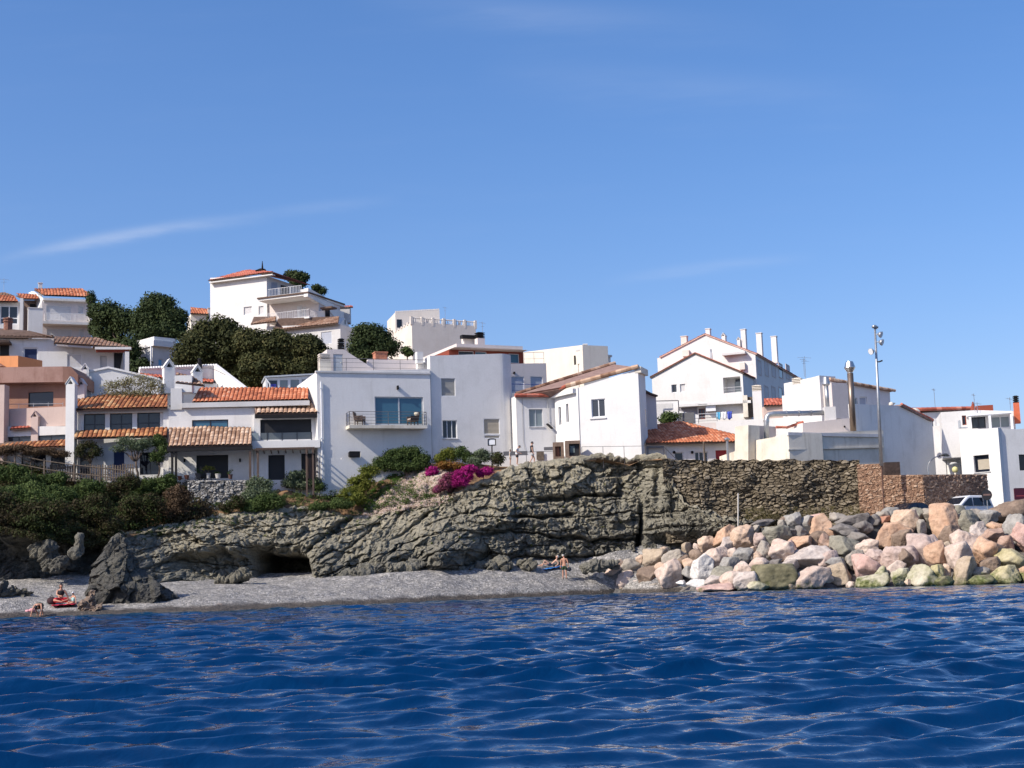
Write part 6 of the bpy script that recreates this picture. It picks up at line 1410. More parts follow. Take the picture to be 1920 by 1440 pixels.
def boulder_labels():
    desc = [(size_word(b[2], b[3]), b[5], shape_word(b[2], b[3], b[6] if len(b) > 6 else None)) for b in BL]
    used = {}; out = []
    for i, b in enumerate(BL):
        base = ' '.join(desc[i]); reg = region(b[0], b[1]); nb = sorted((math.hypot(b[0] - c[0], b[1] - c[1]), j) for j, c in enumerate(BL) if j != i)[:6]
        cands = [base + ' ' + reg]
        for _, j in nb:
            dx, dy = BL[j][0] - b[0], BL[j][1] - b[1]; w_ = 'left of' if dx > abs(dy) else 'right of' if -dx > abs(dy) else 'above' if dy > 0 else 'below'
            cands.append('%s %s, %s a %s %s one' % (base, reg, w_, desc[j][0], desc[j][1]))
        out.append(cands)
    from collections import Counter
    cnt = Counter(c[0] for c in out); res = []; seen = set()
    for c in out:
        pick = c[0] if cnt[c[0]] == 1 else next((q for q in c[1:] if q not in seen and len(q.split()) <= 16), c[1].replace(' and ', '-').replace('in the bank ', ''))
        seen.add(pick); res.append(pick)
    return res
def make_boulder(c, rx, ry, rz, turn, seed, sub=ICO4, boxy=False, rough=1.0, nplanes=9):
    rng = np.random.RandomState(seed); d = sub[0]
    if boxy: nrm = np.array([[1, 0, .05], [-1, 0, .02], [0, 1, .1], [0, -1, .1], [.03, 0, 1], [0, .05, -1], [.7, -.3, .6], [-.6, -.5, -.6]]); dist = np.array([1, 1, 1, 1, 1, 1, 1.25, 1.3])
    else:
        nrm = rng.randn(nplanes, 3); dist = .56 + .34 * rng.rand(nplanes)
        nrm = np.vstack([nrm, [[0, 0, 1], [0, 0, -1], [-.6, -.4, .7]]]); dist = np.append(dist, [.85, .9, .8])
    nrm = nrm / np.linalg.norm(nrm, axis=1)[:, None]
    q = np.maximum(d @ nrm.T, 1e-3); rr = dist[None] / q
    p = 34.0; r = (np.minimum(rr, 6) ** -p).sum(1) ** (-1 / p); r = np.minimum(r, 1.35)
    v = d * r[:, None]
    v = v / np.abs(v).max(0)
    v = v * np.array([rx, ry, rz])
    s = seed * 1.37; sc = 1.0 / max(.35, min(rx, rz))
    a = fbm(v[:, 0] * sc * 1.1 + s, v[:, 1] * sc * 1.1, v[:, 2] * sc * 1.1, 3, seed); f = fbm(v[:, 0] * 3.2 + s, v[:, 1] * 3.2, v[:, 2] * 3.2, 4, seed + 5)
    rg = 1 - np.abs(fbm(v[:, 0] * sc * 1.7 + s, v[:, 1] * sc * 1.7, v[:, 2] * sc * 2.6, 3, seed + 9)) * 2
    v = v + d * (rough * (.07 * a / sc + .040 * f + .035 * rg / sc))[:, None]
    t = R(turn); v = np.stack([v[:, 0] * math.cos(t) + v[:, 2] * math.sin(t), v[:, 1], -v[:, 0] * math.sin(t) + v[:, 2] * math.cos(t)], -1)
    return v + np.array(c)
LABELS = boulder_labels()
for i, bdef in enumerate(BL):
    cx, cy, w_, h_, turn, colr = bdef[:6]; Y = bank_Y(cx, cy); s = F_PX / Y * 1.0; c = P(cx, cy, Y + .25)
    rx, rz = w_ / 2 / s * 1.09, h_ / 2 / s * 1.09; ry = max(.25, .5 * (rx + rz) * 1.0)
    if w_ / h_ > 2.2: ry = max(ry, rx * .8)
    alg = 0 if cy + h_ / 2 < 1078 else (2 if cx > 1600 else 1)
    V = make_boulder(c, rx, ry, rz, turn, 100 + i, ICO5 if w_ * h_ > 1100 else ICO4, len(bdef) > 6)
    o = mk('boulder', V, (ICO5 if w_ * h_ > 1100 else ICO4)[1], bmat(colr, alg), smooth=False, loc=c)
    tag(o, LABELS[i], 'boulder', 'boulders of the sea defence')

# ---- lone sea stack and the rocks at the foot of the cliff
STACKM = rockmat('stack_rock', .68)
def blob_rock(name, label, outline_lobes, mats, group=None, seed=1, tint=.1, rough=1.0):
    """rock grown from several overlapping angular masses, welded into one surface by remeshing"""
    mb = MB()
    for j, (cx, cy, w_, h_, Y, turn) in enumerate(outline_lobes):
        s = F_PX / Y; c = P(cx, cy, Y); rx, rz = w_ / 2 / s, h_ / 2 / s
        V = make_boulder(c, rx, max(.3, (rx * .8 + rz * .2)), rz, turn, seed + j, ICO4, False, .6); mb.add([tuple(p) for p in V], [tuple(q) for q in ICO4[1].tolist()])
    loc = P(outline_lobes[0][0], outline_lobes[0][1] + outline_lobes[0][3] / 2, outline_lobes[0][4])
    tmp = mb.build('tmp_rock', mats, loc=loc); md = tmp.modifiers.new('r', 'REMESH'); md.mode = 'VOXEL'; md.voxel_size = .075
    dg = bpy.context.evaluated_depsgraph_get(); ev = tmp.evaluated_get(dg); me = bpy.data.meshes.new_from_object(ev)
    n = len(me.vertices); v = np.empty(n * 3, np.float32); me.vertices.foreach_get('co', v); v = v.reshape(-1, 3); nm = np.empty(n * 3, np.float32); me.vertices.foreach_get('normal', nm); nm = nm.reshape(-1, 3)
    g = v + np.array(loc); X, Yy, Z = g[:, 0].astype(float), g[:, 1].astype(float), g[:, 2].astype(float)
    k = rock_relief(X * 1.2 + Yy * .8, Z * 1.2 - .9 * X, Z, seed + 3, .55, .40) * rough + .22 * fbm(X * .9, Yy * .9, Z * .9, 4, seed) + .10 * (1 - np.abs(fbm(X * 2.2, Yy * 2.2, Z * 1.1, 3, seed + 2)))
    v = v + nm * k[:, None]
    me.vertices.foreach_set('co', v.ravel().astype(np.float32))
    at = me.attributes.new('tint', 'FLOAT', 'POINT'); at.data.foreach_set('value', np.clip(tint + .05 * Z, -1, 1).astype(np.float32))
    bpy.data.objects.remove(tmp); o = bpy.data.objects.new(name, me); COL.objects.link(o); o.location = loc
    if not me.materials: me.materials.append(mats)
    return tag(o, label, 'rock', group)
def sea_stack():
    rows = [(1160, 148, 372), (1150, 150, 366), (1143, 155, 352), (1130, 160, 332), (1112, 168, 308), (1092, 172, 284), (1072, 178, 264), (1050, 185, 251), (1030, 192, 244), (1014, 199, 239), (1006, 206, 236), (1001, 213, 231), (998, 218, 227)]
    Y0 = 87.6; n = 300; m = 230; yy = np.linspace(1160, 998, m); l = np.interp(-yy, [-r[0] for r in rows], [r[1] for r in rows]); r_ = np.interp(-yy, [-r[0] for r in rows], [r[2] for r in rows])
    th = np.linspace(0, 2 * np.pi, n, endpoint=False); cs, sn = np.cos(th), np.sin(th); V = []
    for y, a, b_ in zip(yy, l, r_):
        p0, p1 = P(a, y, Y0), P(b_, y, Y0); w_ = (p1.x - p0.x) / 2; cx = (p0.x + p1.x) / 2; z = (p0.z + p1.z) / 2
        q = 1 / (np.abs(cs) ** 2.6 + np.abs(sn) ** 2.6) ** (1 / 2.6)
        V.append(np.stack([cx + w_ * cs * q, Y0 + min(w_ * .85, 1.9) * sn * q, np.full(n, z)], -1))
    V = np.array(V); X, Yy, Z = V[..., 0], V[..., 1], V[..., 2]; nx, ny = np.broadcast_to(cs, X.shape), np.broadcast_to(sn, X.shape)
    u = X * .9 + Yy * .7; v = Z - .55 * X
    f1, f2, cr, tl = voro(u / 1.5 + .2 * fbm(u, v, X * 0, 3, 5), v / 2.4, 501, .95, True); d = .30 * (cr - .5) + .55 * tl
    f1, f2, cr, tl = voro(u / .6 + 2 * cr, v / .8 + .2 * fbm(u * 2, v, X * 0, 3, 6), 502, .95, True); d = d + .16 * (cr - .5) + .30 * tl - .12 * np.exp(-((f2 - f1) / .05) ** 2) * (cr > .6)
    f1, f2, cr, tl = voro(u / .22, v / .28, 503, .95, True); d = d + .10 * tl + .08 * fbm(X * 1.8, Yy * 1.8, Z * 1.8, 4, 504) + .18 * fbm(X * .7, Yy * .7, Z * .7, 3, 505)
    d = d * np.interp(Z, [Z.min(), Z.max() - .8, Z.max()], [1, 1, .35]); V[..., 0] += d * nx; V[..., 1] += d * ny; V[..., 2] += .12 * fbm(X * 1.3, Yy * 1.3, Z, 3, 507)
    verts = np.vstack([V.reshape(-1, 3), V[-1].mean(0)[None] + [0, 0, .06]])
    fc = [(i * n + k, i * n + (k + 1) % n, (i + 1) * n + (k + 1) % n, (i + 1) * n + k) for i in range(m - 1) for k in range(n)] + [((m - 1) * n + k, (m - 1) * n + (k + 1) % n, m * n) for k in range(n)]
    tint = np.append(np.clip(-.12 + .03 * Z, -1, 1).ravel(), 0); o = mk('sea_stack', verts, fc, STACKM, attrs={'tint': tint}, loc=P(260, 1155, Y0))
    tag(o, 'tall dark pointed rock standing alone at the water edge of the beach', 'rock')
sea_stack()
blob_rock('shore_rock', 'brown weed-covered rock leaning against the left foot of the sea stack', [(170, 1128, 26, 42, 84.5, 0), (160, 1140, 34, 22, 84, 0), (178, 1142, 34, 18, 84, 0)], bmat('brown', 1), 'loose rocks on the beach', 330, .0)
blob_rock('shore_rock', 'low dark rocks trailing into the water right of the sea stack', [(368, 1143, 30, 9, 85.5, 0), (390, 1144, 26, 8, 85.5, 0), (412, 1143, 18, 6, 85.6, 0)], bmat('brown', 1), 'loose rocks on the beach', 340, .0)
blob_rock('shore_rock', 'low grey rock shelf at the left end of the beach', [(20, 1112, 44, 22, 88, 0), (-10, 1112, 50, 30, 88, 0), (42, 1112, 44, 20, 88.3, 0)], STACKM, 'loose rocks on the beach', 350, .05)
blob_rock('shore_rock', 'long grey rock lying in front of the cave mouth', [(446, 1083, 46, 12, 96.8, -14), (420, 1089, 34, 8, 96.8, -10)], STACKM, 'loose rocks on the beach', 360, .15)
blob_rock('shore_rock', 'pale grey rock ledge at the cliff foot right of the bathers', [(1112, 1062, 44, 16, 102.4, 0), (1140, 1060, 40, 18, 102.6, 0)], rockmat('ledge_rock', .95), 'loose rocks on the beach', 370, .1)
blob_rock('shore_rock', 'knobbly grey rocks along the cliff foot left of the bathers', [(945, 1060, 34, 18, 102.2, 0), (985, 1056, 30, 14, 102.8, 0), (915, 1064, 40, 18, 102, 0)], rockmat('foot_rock', .8), 'loose rocks on the beach', 380, .1)
blob_rock('shore_rock', 'broken grey rocks below the bulging cliff buttress', [(730, 1068, 40, 24, 99.5, 0), (775, 1062, 44, 24, 100, 0), (690, 1074, 50, 22, 99, 0), (650, 1078, 40, 26, 98.6, 0)], rockmat('foot_rock_b', .95), 'loose rocks on the beach', 390, .1)
blob_rock('shore_rock', 'jagged grey outcrop jutting from the dark overgrown bank on the left', [(92, 1042, 46, 56, 93.6, 0), (112, 1058, 34, 30, 93.2, 0), (70, 1034, 34, 30, 93.8, 0)], STACKM, 'loose rocks on the beach', 400, -.05, .7)
blob_rock('shore_rock', 'upright grey rock knob left of the sea stack top', [(151, 1020, 22, 42, 92, 0), (146, 1034, 30, 24, 92, 0)], rockmat('knob_rock', .8), 'loose rocks on the beach', 410, .05, .4)

# ---- masonry
def masonry(name, F, u0, u1, zb, topf, m, parent, sw=.42, sh=.24, amp=.14, step=.05, seed=1, depth=.5, gap=.10, rag=0.0, bulge=0.0):
    """wall face of individually protruding stones with open joints, closed by a plain core behind"""
    nu = max(3, int((u1 - u0) / step)); us = np.linspace(u0, u1, nu)
    tops = topf(us) + (rag * fbm(us * 1.8, us * 0, us * 0, 3, seed) if rag else 0)
    nv = max(3, int((tops.max() - zb) / step)); t = np.linspace(0, 1, nv)[:, None]
    Z = zb + (tops - zb) * t; U = np.broadcast_to(us, Z.shape)
    f1, f2, cr = voro(U / sw + .35 * fbm(U * 1.6, Z * 1.6, U * 0, 3, seed + 7), Z / sh + .40 * fbm(U * 1.2, Z * 1.2, U * 0, 3, seed + 1), seed, 1.0)
    e = np.clip((f2 - f1) / .32, 0, 1); D = amp * (.1 + 1.15 * cr) * e ** .6 - amp * gap * 8 * (e < .16) * .4 + .03 * fbm(U * 7, Z * 7, U * 0, 3, seed + 2)
    D = D + bulge * fbm(U * .5, Z * .5, U * 0, 3, seed + 3)
    D[-1] *= .3; D[-2] *= .6
    o, uu, nn = np.array(F.o), np.array(F.u), np.array(F.n)
    V = o + U[..., None] * uu + D[..., None] * nn; V[..., 2] += Z
    n0 = nv * nu; back = o + us[:, None] * uu - depth * nn; bt = back.copy(); bt[:, 2] += tops; bb = back.copy(); bb[:, 2] += zb
    verts = np.vstack([V.reshape(-1, 3), bt, bb]); fc = grid_faces(nv, nu).tolist()
    tr = (nv - 1) * nu
    fc += [[tr + i, tr + i + 1, n0 + i + 1, n0 + i] for i in range(nu - 1)] + [[n0 + i, n0 + i + 1, n0 + nu + i + 1, n0 + nu + i] for i in range(nu - 1)]
    fc += [[n0 + nu] + [k * nu for k in range(nv)] + [n0]][:1] + [[n0 + nu - 1] + [k * nu + nu - 1 for k in reversed(range(nv))] + [n0 + 2 * nu - 1]]
    tint = np.concatenate([(np.where(e < .22, .0, .25 + .7 * cr)).ravel(), np.full(2 * nu, .4)])
    return mk(name, verts, fc, m, parent, attrs={'tint': tint}, loc=None if parent is not None else F.w((u0 + u1) / 2, zb))
RUBBLE = attrmat('rubble_stone', [(0, (.032, .026, .018)), (.25, (.10, .080, .052)), (.6, (.17, .138, .092)), (1, (.27, .228, .165))], sc=3.5, bump=.7)
BRICKM = attrmat('brown_masonry', [(0, (.085, .05, .032)), (.25, (.21, .12, .075)), (.6, (.31, .185, .115)), (1, (.46, .33, .23))], sc=4, bump=.5)
DRYM = attrmat('grey_drystone', [(0, (.03, .028, .025)), (.25, (.16, .15, .135)), (.6, (.30, .285, .26)), (1, (.44, .42, .38))], sc=4, bump=.5)
F1 = FR((1244, 900), 105.0, (1614, 900), 102.8)
def tf(F, pts):
    q = [F.uz(*p) for p in pts]; return lambda u: np.interp(u, [a for a, _ in q], [b_ for _, b_ in q])
o = masonry('rubble_wall', F1, 0, F1.L, 3.5, tf(F1, [(1244, 858), (1262, 862), (1440, 863), (1530, 862), (1616, 862)]), RUBBLE, None, .42, .20, .20, .04, 3, .7, rag=.08, bulge=.45)
tag(o, 'long dark rubble stone sea wall behind the boulders', 'stone wall')
bw = thing('masonry_wall', 'brown brick-like masonry wall turning a corner beside the parked van', 'stone wall', P(1690, 950, 102))
F2_ = FR((1609, 910), 102.5, (1731, 910), 101.2); uk = F2_.uz(1655, 890)[0]
masonry('tall_panel', F2_, 0, uk, 3.8, tf(F2_, [(1609, 871), (1655, 869)]), BRICKM, bw, .26, .11, .05, .035, 5, .5)
masonry('low_panel', F2_, uk + .002, F2_.L, 3.8, tf(F2_, [(1655, 891), (1731, 890)]), BRICKM, bw, .28, .12, .06, .035, 6, .5)
F3_ = FR((1731.3, 910), 101.22, (1852, 910), 104.8); masonry('return_panel', F3_, 0, F3_.L, 3.8, tf(F3_, [(1731, 890), (1852, 889)]), BRICKM, bw, .3, .14, .05, .05, 7, .4)
q = P(1671, 880, 103.6); MB().box((q.x, q.y, q.z - 1.5), (1.1, .8, 4.0)).build('rear_stub', mat('dark_stub', (.055, .035, .028), .9, .4, 5, .6, 8), bw)
F4_ = FR((352, 930), 105.0, (482, 930), 105.7); o = masonry('dry_stone_wall', F4_, 0, F4_.L, 4.5, tf(F4_, [(352, 901), (482, 900)]), DRYM, None, .30, .19, .12, .035, 8, 3.2); tag(o, 'pale grey dry stone retaining wall under the tan porch', 'stone wall')
F5_ = FR((225, 985), 102.5, (405, 970), 104.5); mb = MB()
q = [P(228, 1001, 101.5), P(252, 995, 101.8), P(253, 991.5, 101.8), P(300, 984, 102.8), P(360, 976, 103.6), P(404, 966, 104.4)]
for a, e in zip(q[:-1], q[1:]): mb.hexa([a + Vector((0, 0, -.25)), e + Vector((0, 0, -.25)), e + Vector((0, 1.2, -.25)), a + Vector((0, 1.2, -.25)), a, e, e + Vector((0, 1.2, 0)), a + Vector((0, 1.2, 0))])
o = mb.build('path', CONC); o['kind'] = 'structure'
# ================================================================== vegetation
def leafset(stops, name, transl=.25): return attrmat(name, stops, rough=.75, transl=transl, spec=.2)
PINEM = leafset([(0, (.016, .026, .010)), (.5, (.038, .058, .019)), (1, (.080, .100, .032))], 'pine_needles', .15)
PINEB = leafset([(0, (.022, .027, .010)), (.45, (.048, .056, .018)), (.8, (.088, .084, .028)), (1, (.12, .09, .04))], 'pine_needles_olive', .15)
SHRUBM = leafset([(0, (.022, .040, .010)), (.5, (.060, .095, .025)), (1, (.14, .18, .055))], 'shrub_leaves')
YELLM = leafset([(0, (.045, .065, .008)), (.5, (.12, .14, .02)), (1, (.25, .24, .05))], 'yellow_green_leaves')
SILVM = leafset([(0, (.05, .075, .04)), (.5, (.11, .145, .08)), (1, (.22, .25, .16))], 'silvery_leaves')
DRYL = leafset([(0, (.045, .028, .016)), (.5, (.10, .065, .038)), (1, (.19, .13, .08))], 'dry_brown_leaves')
MIXL = leafset([(0, (.032, .022, .012)), (.35, (.055, .042, .020)), (.7, (.040, .058, .016)), (1, (.085, .105, .028))], 'mixed_scrub_leaves')
CREAML = leafset([(0, (.10, .075, .045)), (.5, (.20, .19, .09)), (1, (.42, .38, .25))], 'cream_leaves')
MAGL = leafset([(0, (.10, .004, .045)), (.5, (.36, .012, .16)), (1, (.62, .05, .34))], 'magenta_bracts', .35)
PINKL = leafset([(0, (.26, .26, .14)), (.25, (.50, .38, .28)), (.55, (.68, .53, .45)), (1, (.80, .74, .68))], 'pink_white_flowers', .2)
GRASSM = leafset([(0, (.05, .10, .015)), (.5, (.10, .20, .03)), (1, (.20, .32, .06))], 'bright_grass')
BARK = mat('bark', (.085, .06, .045), .95, .4, 6, .8, 18)
def leafquads(pts, nrm, size, rng, elong=1.8):
    """small rhombic leaves at pts facing roughly along nrm"""
    n = len(pts); a = rng.randn(n, 3); a -= (a * nrm).sum(1)[:, None] * nrm; a /= np.linalg.norm(a, axis=1)[:, None] + 1e-9; b_ = np.cross(nrm, a)
    s = size * (.6 + .8 * rng.rand(n))[:, None]; w_ = s / elong
    V = np.stack([pts - a * s * .5, pts + b_ * w_ * .5, pts + a * s * .5, pts - b_ * w_ * .5], 1).reshape(-1, 3)
    return V, np.arange(n * 4).reshape(-1, 4)
def clumps_to_leaves(C, Rr, per, size, rng, elong=1.8, flat=.75, tintc=None, rnd=.45, bias=(0, 0, .25)):
    """leaves on and inside a set of clumps (centres C, radii Rr)"""
    k = len(C); idx = np.repeat(np.arange(k), per); d = rng.randn(len(idx), 3); d /= np.linalg.norm(d, axis=1)[:, None]
    r = (.45 + .6 * rng.rand(len(idx)) ** .6)[:, None]; sc = np.array([1, 1, flat]); p = C[idx] + d * sc * r * Rr[idx][:, None]
    nrm = d + rnd * rng.randn(len(idx), 3) + np.array(bias); nrm /= np.linalg.norm(nrm, axis=1)[:, None]
    V, Fc = leafquads(p, nrm, size, rng, elong)
    ct = rng.rand(k) if tintc is None else tintc
    t = np.clip(.5 + .55 * (ct[idx] - .5) + .28 * (rng.rand(len(idx)) - .5), 0, 1)
    return V, Fc, np.repeat(t, 4)
def lobes_clumps(lobes, Y, rng, cr, dens=1.0, yr=.8, low=-.45):
    """clump centres spread over and inside ellipsoidal lobes given in photo pixels (cx,cy,rx,ry[,dY])"""
    Cs, Rs = [], []
    for l in lobes:
        cx, cy, rx, ry = l[:4]; Yl = Y + (l[4] if len(l) > 4 else 0); s = F_PX / Yl; c = np.array(P(cx, cy, Yl)); a, b_ = rx / s, ry / s; dpt = yr * min(a, max(b_, a * .6))
        n = max(4, int(dens * 4.2 * (a * b_ + a * dpt) / cr ** 2)); d = rng.randn(n, 3); d /= np.linalg.norm(d, axis=1)[:, None]; d[:, 2] = np.where(d[:, 2] < low, -d[:, 2] * .6, d[:, 2]); d /= np.linalg.norm(d, axis=1)[:, None]
        r = (.35 + .65 * rng.rand(n) ** .45)[:, None]; inset = np.array([max(a - cr * .8, a * .35), max(dpt - cr * .8, dpt * .35), max(b_ - cr * .7, b_ * .35)])
        Cs.append(c + d * r * inset); Rs.append(cr * (.65 + .7 * rng.rand(n)))
    return np.vstack(Cs), np.concatenate(Rs)
def limb(mb, a, b_, r0, r1, rng, n=5, wob=.12):
    a, b_ = Vector(a), Vector(b_); L_ = (b_ - a).length; pts = []
    for i in range(n + 1): t = i / n; pts.append(a.lerp(b_, t) + (Vector(rng.randn(3)) * wob * L_ * .5 * math.sin(math.pi * t)))
    mb.tube(pts, [r0 + (r1 - r0) * i / n for i in range(n + 1)], 7)
def tree(name, label, lobes, Y, base, m, cr=.75, per=60, size=.28, seed=1, cat='tree', group='pines on the hill', trunk_r=.25, dens=1.0, elong=2.2, nl=7, flat=.75, base_z=None, leaves='crown', low=-.45):
    rng = np.random.RandomState(seed); g = P(base[0], base[1], Y)
    if leaves == 'crown' and group == 'pines on the hill': per = int(per * 1.7); dens *= 1.25; low = -.85; cr *= 1.1
    t = thing(name, label, cat, g, group); C, Rr = lobes_clumps(lobes, Y, rng, cr, dens, low=low)
    V, Fc, ti = clumps_to_leaves(C, Rr, per, size, rng, elong, flat)
    mk(leaves, V, Fc, m, t, attrs={'tint': ti})
    mb = MB(); top = Vector(C.mean(0)); fork = g.lerp(top, .45); limb(mb, g - Vector((0, 0, .5)), fork, trunk_r, trunk_r * .75, rng, 5, .06)
    for j in rng.choice(len(C), min(nl, len(C)), replace=False): limb(mb, fork, C[j], trunk_r * .55, trunk_r * .12, rng, 5, .14)
    mb.build('trunk', BARK, t, smooth=True); return t
tree('pine_tree', 'dark dome-topped pine beside the orange-roofed house', [(205, 590, 36, 32), (232, 605, 34, 34), (198, 630, 30, 34, 1), (225, 650, 30, 30, 1), (215, 680, 34, 26, 1)], 160, (215, 700), PINEM, 1.1, 75, .38, 1)
tree('pine_tree', 'tall round umbrella pine with a bare forked trunk on the hill', [(298, 575, 44, 30), (322, 598, 36, 30), (275, 600, 36, 30), (300, 615, 46, 26), (268, 632, 30, 18), (330, 622, 28, 22)], 156, (272, 690), PINEM, 1.0, 80, .36, 2)
tree('cypress_tree', 'slim dark cypress tip against the orange-roofed house', [(171, 560, 5, 18), (174, 585, 8, 22), (176, 615, 10, 26)], 162, (176, 645), PINEM, .5, 60, .28, 3, trunk_r=.12)
tree('pine_tree', 'broad dark pine in front of the hill villa, left of its pair', [(405, 625, 62, 36), (372, 655, 44, 42), (440, 650, 50, 44), (400, 690, 74, 36, 1), (345, 668, 24, 28), (460, 690, 50, 36, 1)], 146, (400, 735), PINEB, 1.05, 85, .36, 4)
tree('pine_tree', 'olive brown spreading pine directly below the hill villa', [(470, 640, 44, 28), (520, 648, 50, 36), (570, 655, 46, 34), (605, 672, 24, 24), (490, 685, 56, 36), (560, 692, 54, 32), (520, 715, 70, 20, 1)], 142, (520, 738), PINEB, .9, 95, .33, 5)
tree('pine_tree', 'rounded green pine right of the hill villa', [(680, 622, 24, 22), (705, 630, 30, 28), (672, 650, 24, 26), (722, 652, 34, 24), (690, 668, 44, 18)], 152, (690, 690), PINEM, .85, 80, .34, 6)
tree('pine_tree', 'small dark pine standing behind the villa roof', [(556, 520, 20, 12), (545, 517, 10, 10), (570, 520, 10, 9), (558, 532, 18, 9)], 205, (560, 560), PINEM, .8, 60, .40, 7)
tree('pine_tree', 'tiny pine tips over the stepped villa parapet', [(594, 540, 9, 8), (604, 545, 6, 9)], 205, (598, 560), PINEM, .6, 50, .34, 8)
tree('round_shrub', 'small round shrub beside the beige hilltop house', [(762, 658, 14, 8), (768, 662, 10, 7)], 158, (764, 675), SHRUBM, .5, 70, .26, 9, cat='shrub', group='shrubs', trunk_r=.08, leaves='foliage')
tree('pine_tree', 'dark pine mass filling the gap below the tall umbrella pine', [(245, 660, 24, 30), (262, 690, 30, 24), (240, 700, 30, 20)], 150, (250, 715), PINEM, .9, 75, .34, 10)
tree('bare_shrub', 'twiggy grey shrub with cream leaves before the white gabled house', [(222, 728, 34, 22), (258, 720, 36, 26), (290, 728, 24, 22), (240, 740, 60, 12)], 110.8, (245, 760), CREAML, .45, 26, .15, 11, cat='shrub', group='shrubs', trunk_r=.05, dens=.8, nl=22, leaves='foliage')
tree('garden_tree', 'small brownish garden tree left of the blue shuttered door', [(165, 840, 24, 20), (180, 852, 18, 18), (152, 850, 14, 14)], 106.4, (172, 892), MIXL, .38, 40, .14, 12, group='garden trees', trunk_r=.07, dens=.8, nl=10)
tree('garden_tree', 'garden tree with spreading forked branches before the villa door', [(235, 830, 24, 14), (270, 832, 28, 14), (255, 840, 30, 12), (222, 842, 18, 10)], 106.0, (258, 892), SILVM, .36, 42, .14, 13, group='garden trees', trunk_r=.10, dens=.8, nl=12)
tree('garden_tree', 'upright leafy green tree at the right end of the villa', [(298, 830, 16, 20), (295, 858, 16, 20), (306, 845, 12, 18)], 106.2, (298, 896), SHRUBM, .36, 52, .15, 14, group='garden trees', trunk_r=.07, nl=6)
tree('creeper', 'dry brown creeper sprawling over the left porch roof', [(30, 842, 40, 10), (75, 848, 40, 10), (110, 852, 26, 8), (10, 850, 26, 12)], 105.6, (60, 885), DRYL, .34, 46, .12, 15, cat='climber', group='shrubs', trunk_r=.04, nl=10, leaves='foliage')
def shrub(label, lobes, Y, m, seed, cr=.36, per=60, size=.13, name='shrub', cat='shrub', group='shrubs on the slope', **k):
    b_ = max(l[1] + l[3] for l in lobes); x = sum(l[0] for l in lobes) / len(lobes)
    if group != 'terrace plants':
        yt, Yt, hb, hY = (float(interp(x, q)) for q in (CT, CTY, HB, HBY)); Y = Yt + (hY - Yt) * min(1, max(0, (yt - b_) / (yt - hb))) - .45
    return tree(name, label, lobes, Y, (x, b_), m, cr, per, size, seed, cat, group, .04, k.pop('dens', 1.15), k.pop('elong', 1.8), 5, leaves='foliage', low=-2, **k)
shrub('tall dark shrub mass over the hollow at the far left', [(30, 965, 60, 30), (90, 955, 46, 30), (-20, 940, 50, 40)], 101, MIXL, 60, .6, 90, .16)
shrub('tall brown-green shrub left of the sea stack top', [(150, 965, 36, 34), (185, 955, 30, 36), (205, 980, 26, 18)], 101, MIXL, 61, .5, 90, .15)
shrub('dark brownish thicket above the sea stack', [(250, 950, 36, 30), (285, 945, 34, 26), (230, 975, 26, 16)], 102, MIXL, 62, .5, 80, .15)
shrub('shaded green thicket in the middle of the left bank', [(110, 930, 40, 26), (60, 920, 34, 22)], 103, SHRUBM, 63, .5, 80, .15)
shrub('bright green bush at the far left under the wooden fence', [(20, 888, 36, 22), (50, 900, 26, 20)], 104.5, SHRUBM, 20)
shrub('green bush below the second fence post', [(85, 908, 28, 22), (110, 898, 20, 18)], 104.5, SHRUBM, 21)
shrub('dark green bush hanging low on the left bank', [(60, 940, 50, 26), (20, 930, 40, 24)], 102, SHRUBM, 22)
shrub('mid green bush in the middle of the overgrown bank', [(170, 915, 34, 22), (140, 930, 30, 20)], 104.5, SHRUBM, 23)
shrub('mottled brown-green bush below the villa fence', [(215, 925, 36, 26), (240, 905, 26, 20)], 105, MIXL, 24)
shrub('green bush against the right end of the villa fence', [(280, 915, 34, 24), (312, 905, 24, 22)], 105.4, SHRUBM, 25)
shrub('brown tangled bush at the left end of the dry stone wall', [(335, 930, 30, 26), (320, 955, 36, 20)], 105.4, DRYL, 26)
shrub('small bright plant clinging beside the grey rock knob', [(133, 1008, 14, 12)], 93, YELLM, 27)
shrub('grey-green bush covering the right end of the dry stone wall', [(487, 908, 28, 18), (478, 928, 30, 20), (498, 925, 26, 16)], 106.2, SILVM, 28)
shrub('leafy mid green bush spilling below the dry stone wall', [(505, 940, 36, 18), (470, 948, 30, 16)], 105.4, SHRUBM, 29)
shrub('rounded bushy green shrub in front of the pergola', [(562, 893, 30, 16), (585, 902, 20, 12), (545, 904, 20, 12), (565, 908, 30, 10)], 107, SILVM, 30)
shrub('yellow-green shrub against the foot of the balcony house', [(630, 890, 17, 12), (630, 899, 16, 9)], 107.2, YELLM, 31)
shrub('yellow-green shrub under the black wall vent', [(668, 867, 13, 10), (668, 876, 12, 8)], 107.4, YELLM, 32)
shrub('large yellow-green shrub above the red earth', [(678, 905, 30, 20), (690, 885, 24, 16), (665, 920, 22, 14)], 106.8, YELLM, 33)
shrub('big dark green bush under the balcony', [(745, 858, 34, 22), (770, 848, 26, 18), (722, 868, 28, 18), (790, 862, 22, 18), (755, 874, 36, 12), (785, 872, 22, 12)], 107.6, SHRUBM, 34)
shrub('yellowish shrub at the corner of the balcony house', [(842, 852, 20, 16), (825, 860, 16, 14)], 108, YELLM, 35)
shrub('bright leafy shrub below the three-pane window', [(865, 848, 20, 14), (880, 858, 20, 14)], 108.2, SHRUBM, 36)
shrub('grey-green bush left of the framed notice', [(905, 854, 20, 16), (890, 864, 18, 12)], 108.2, SILVM, 37)
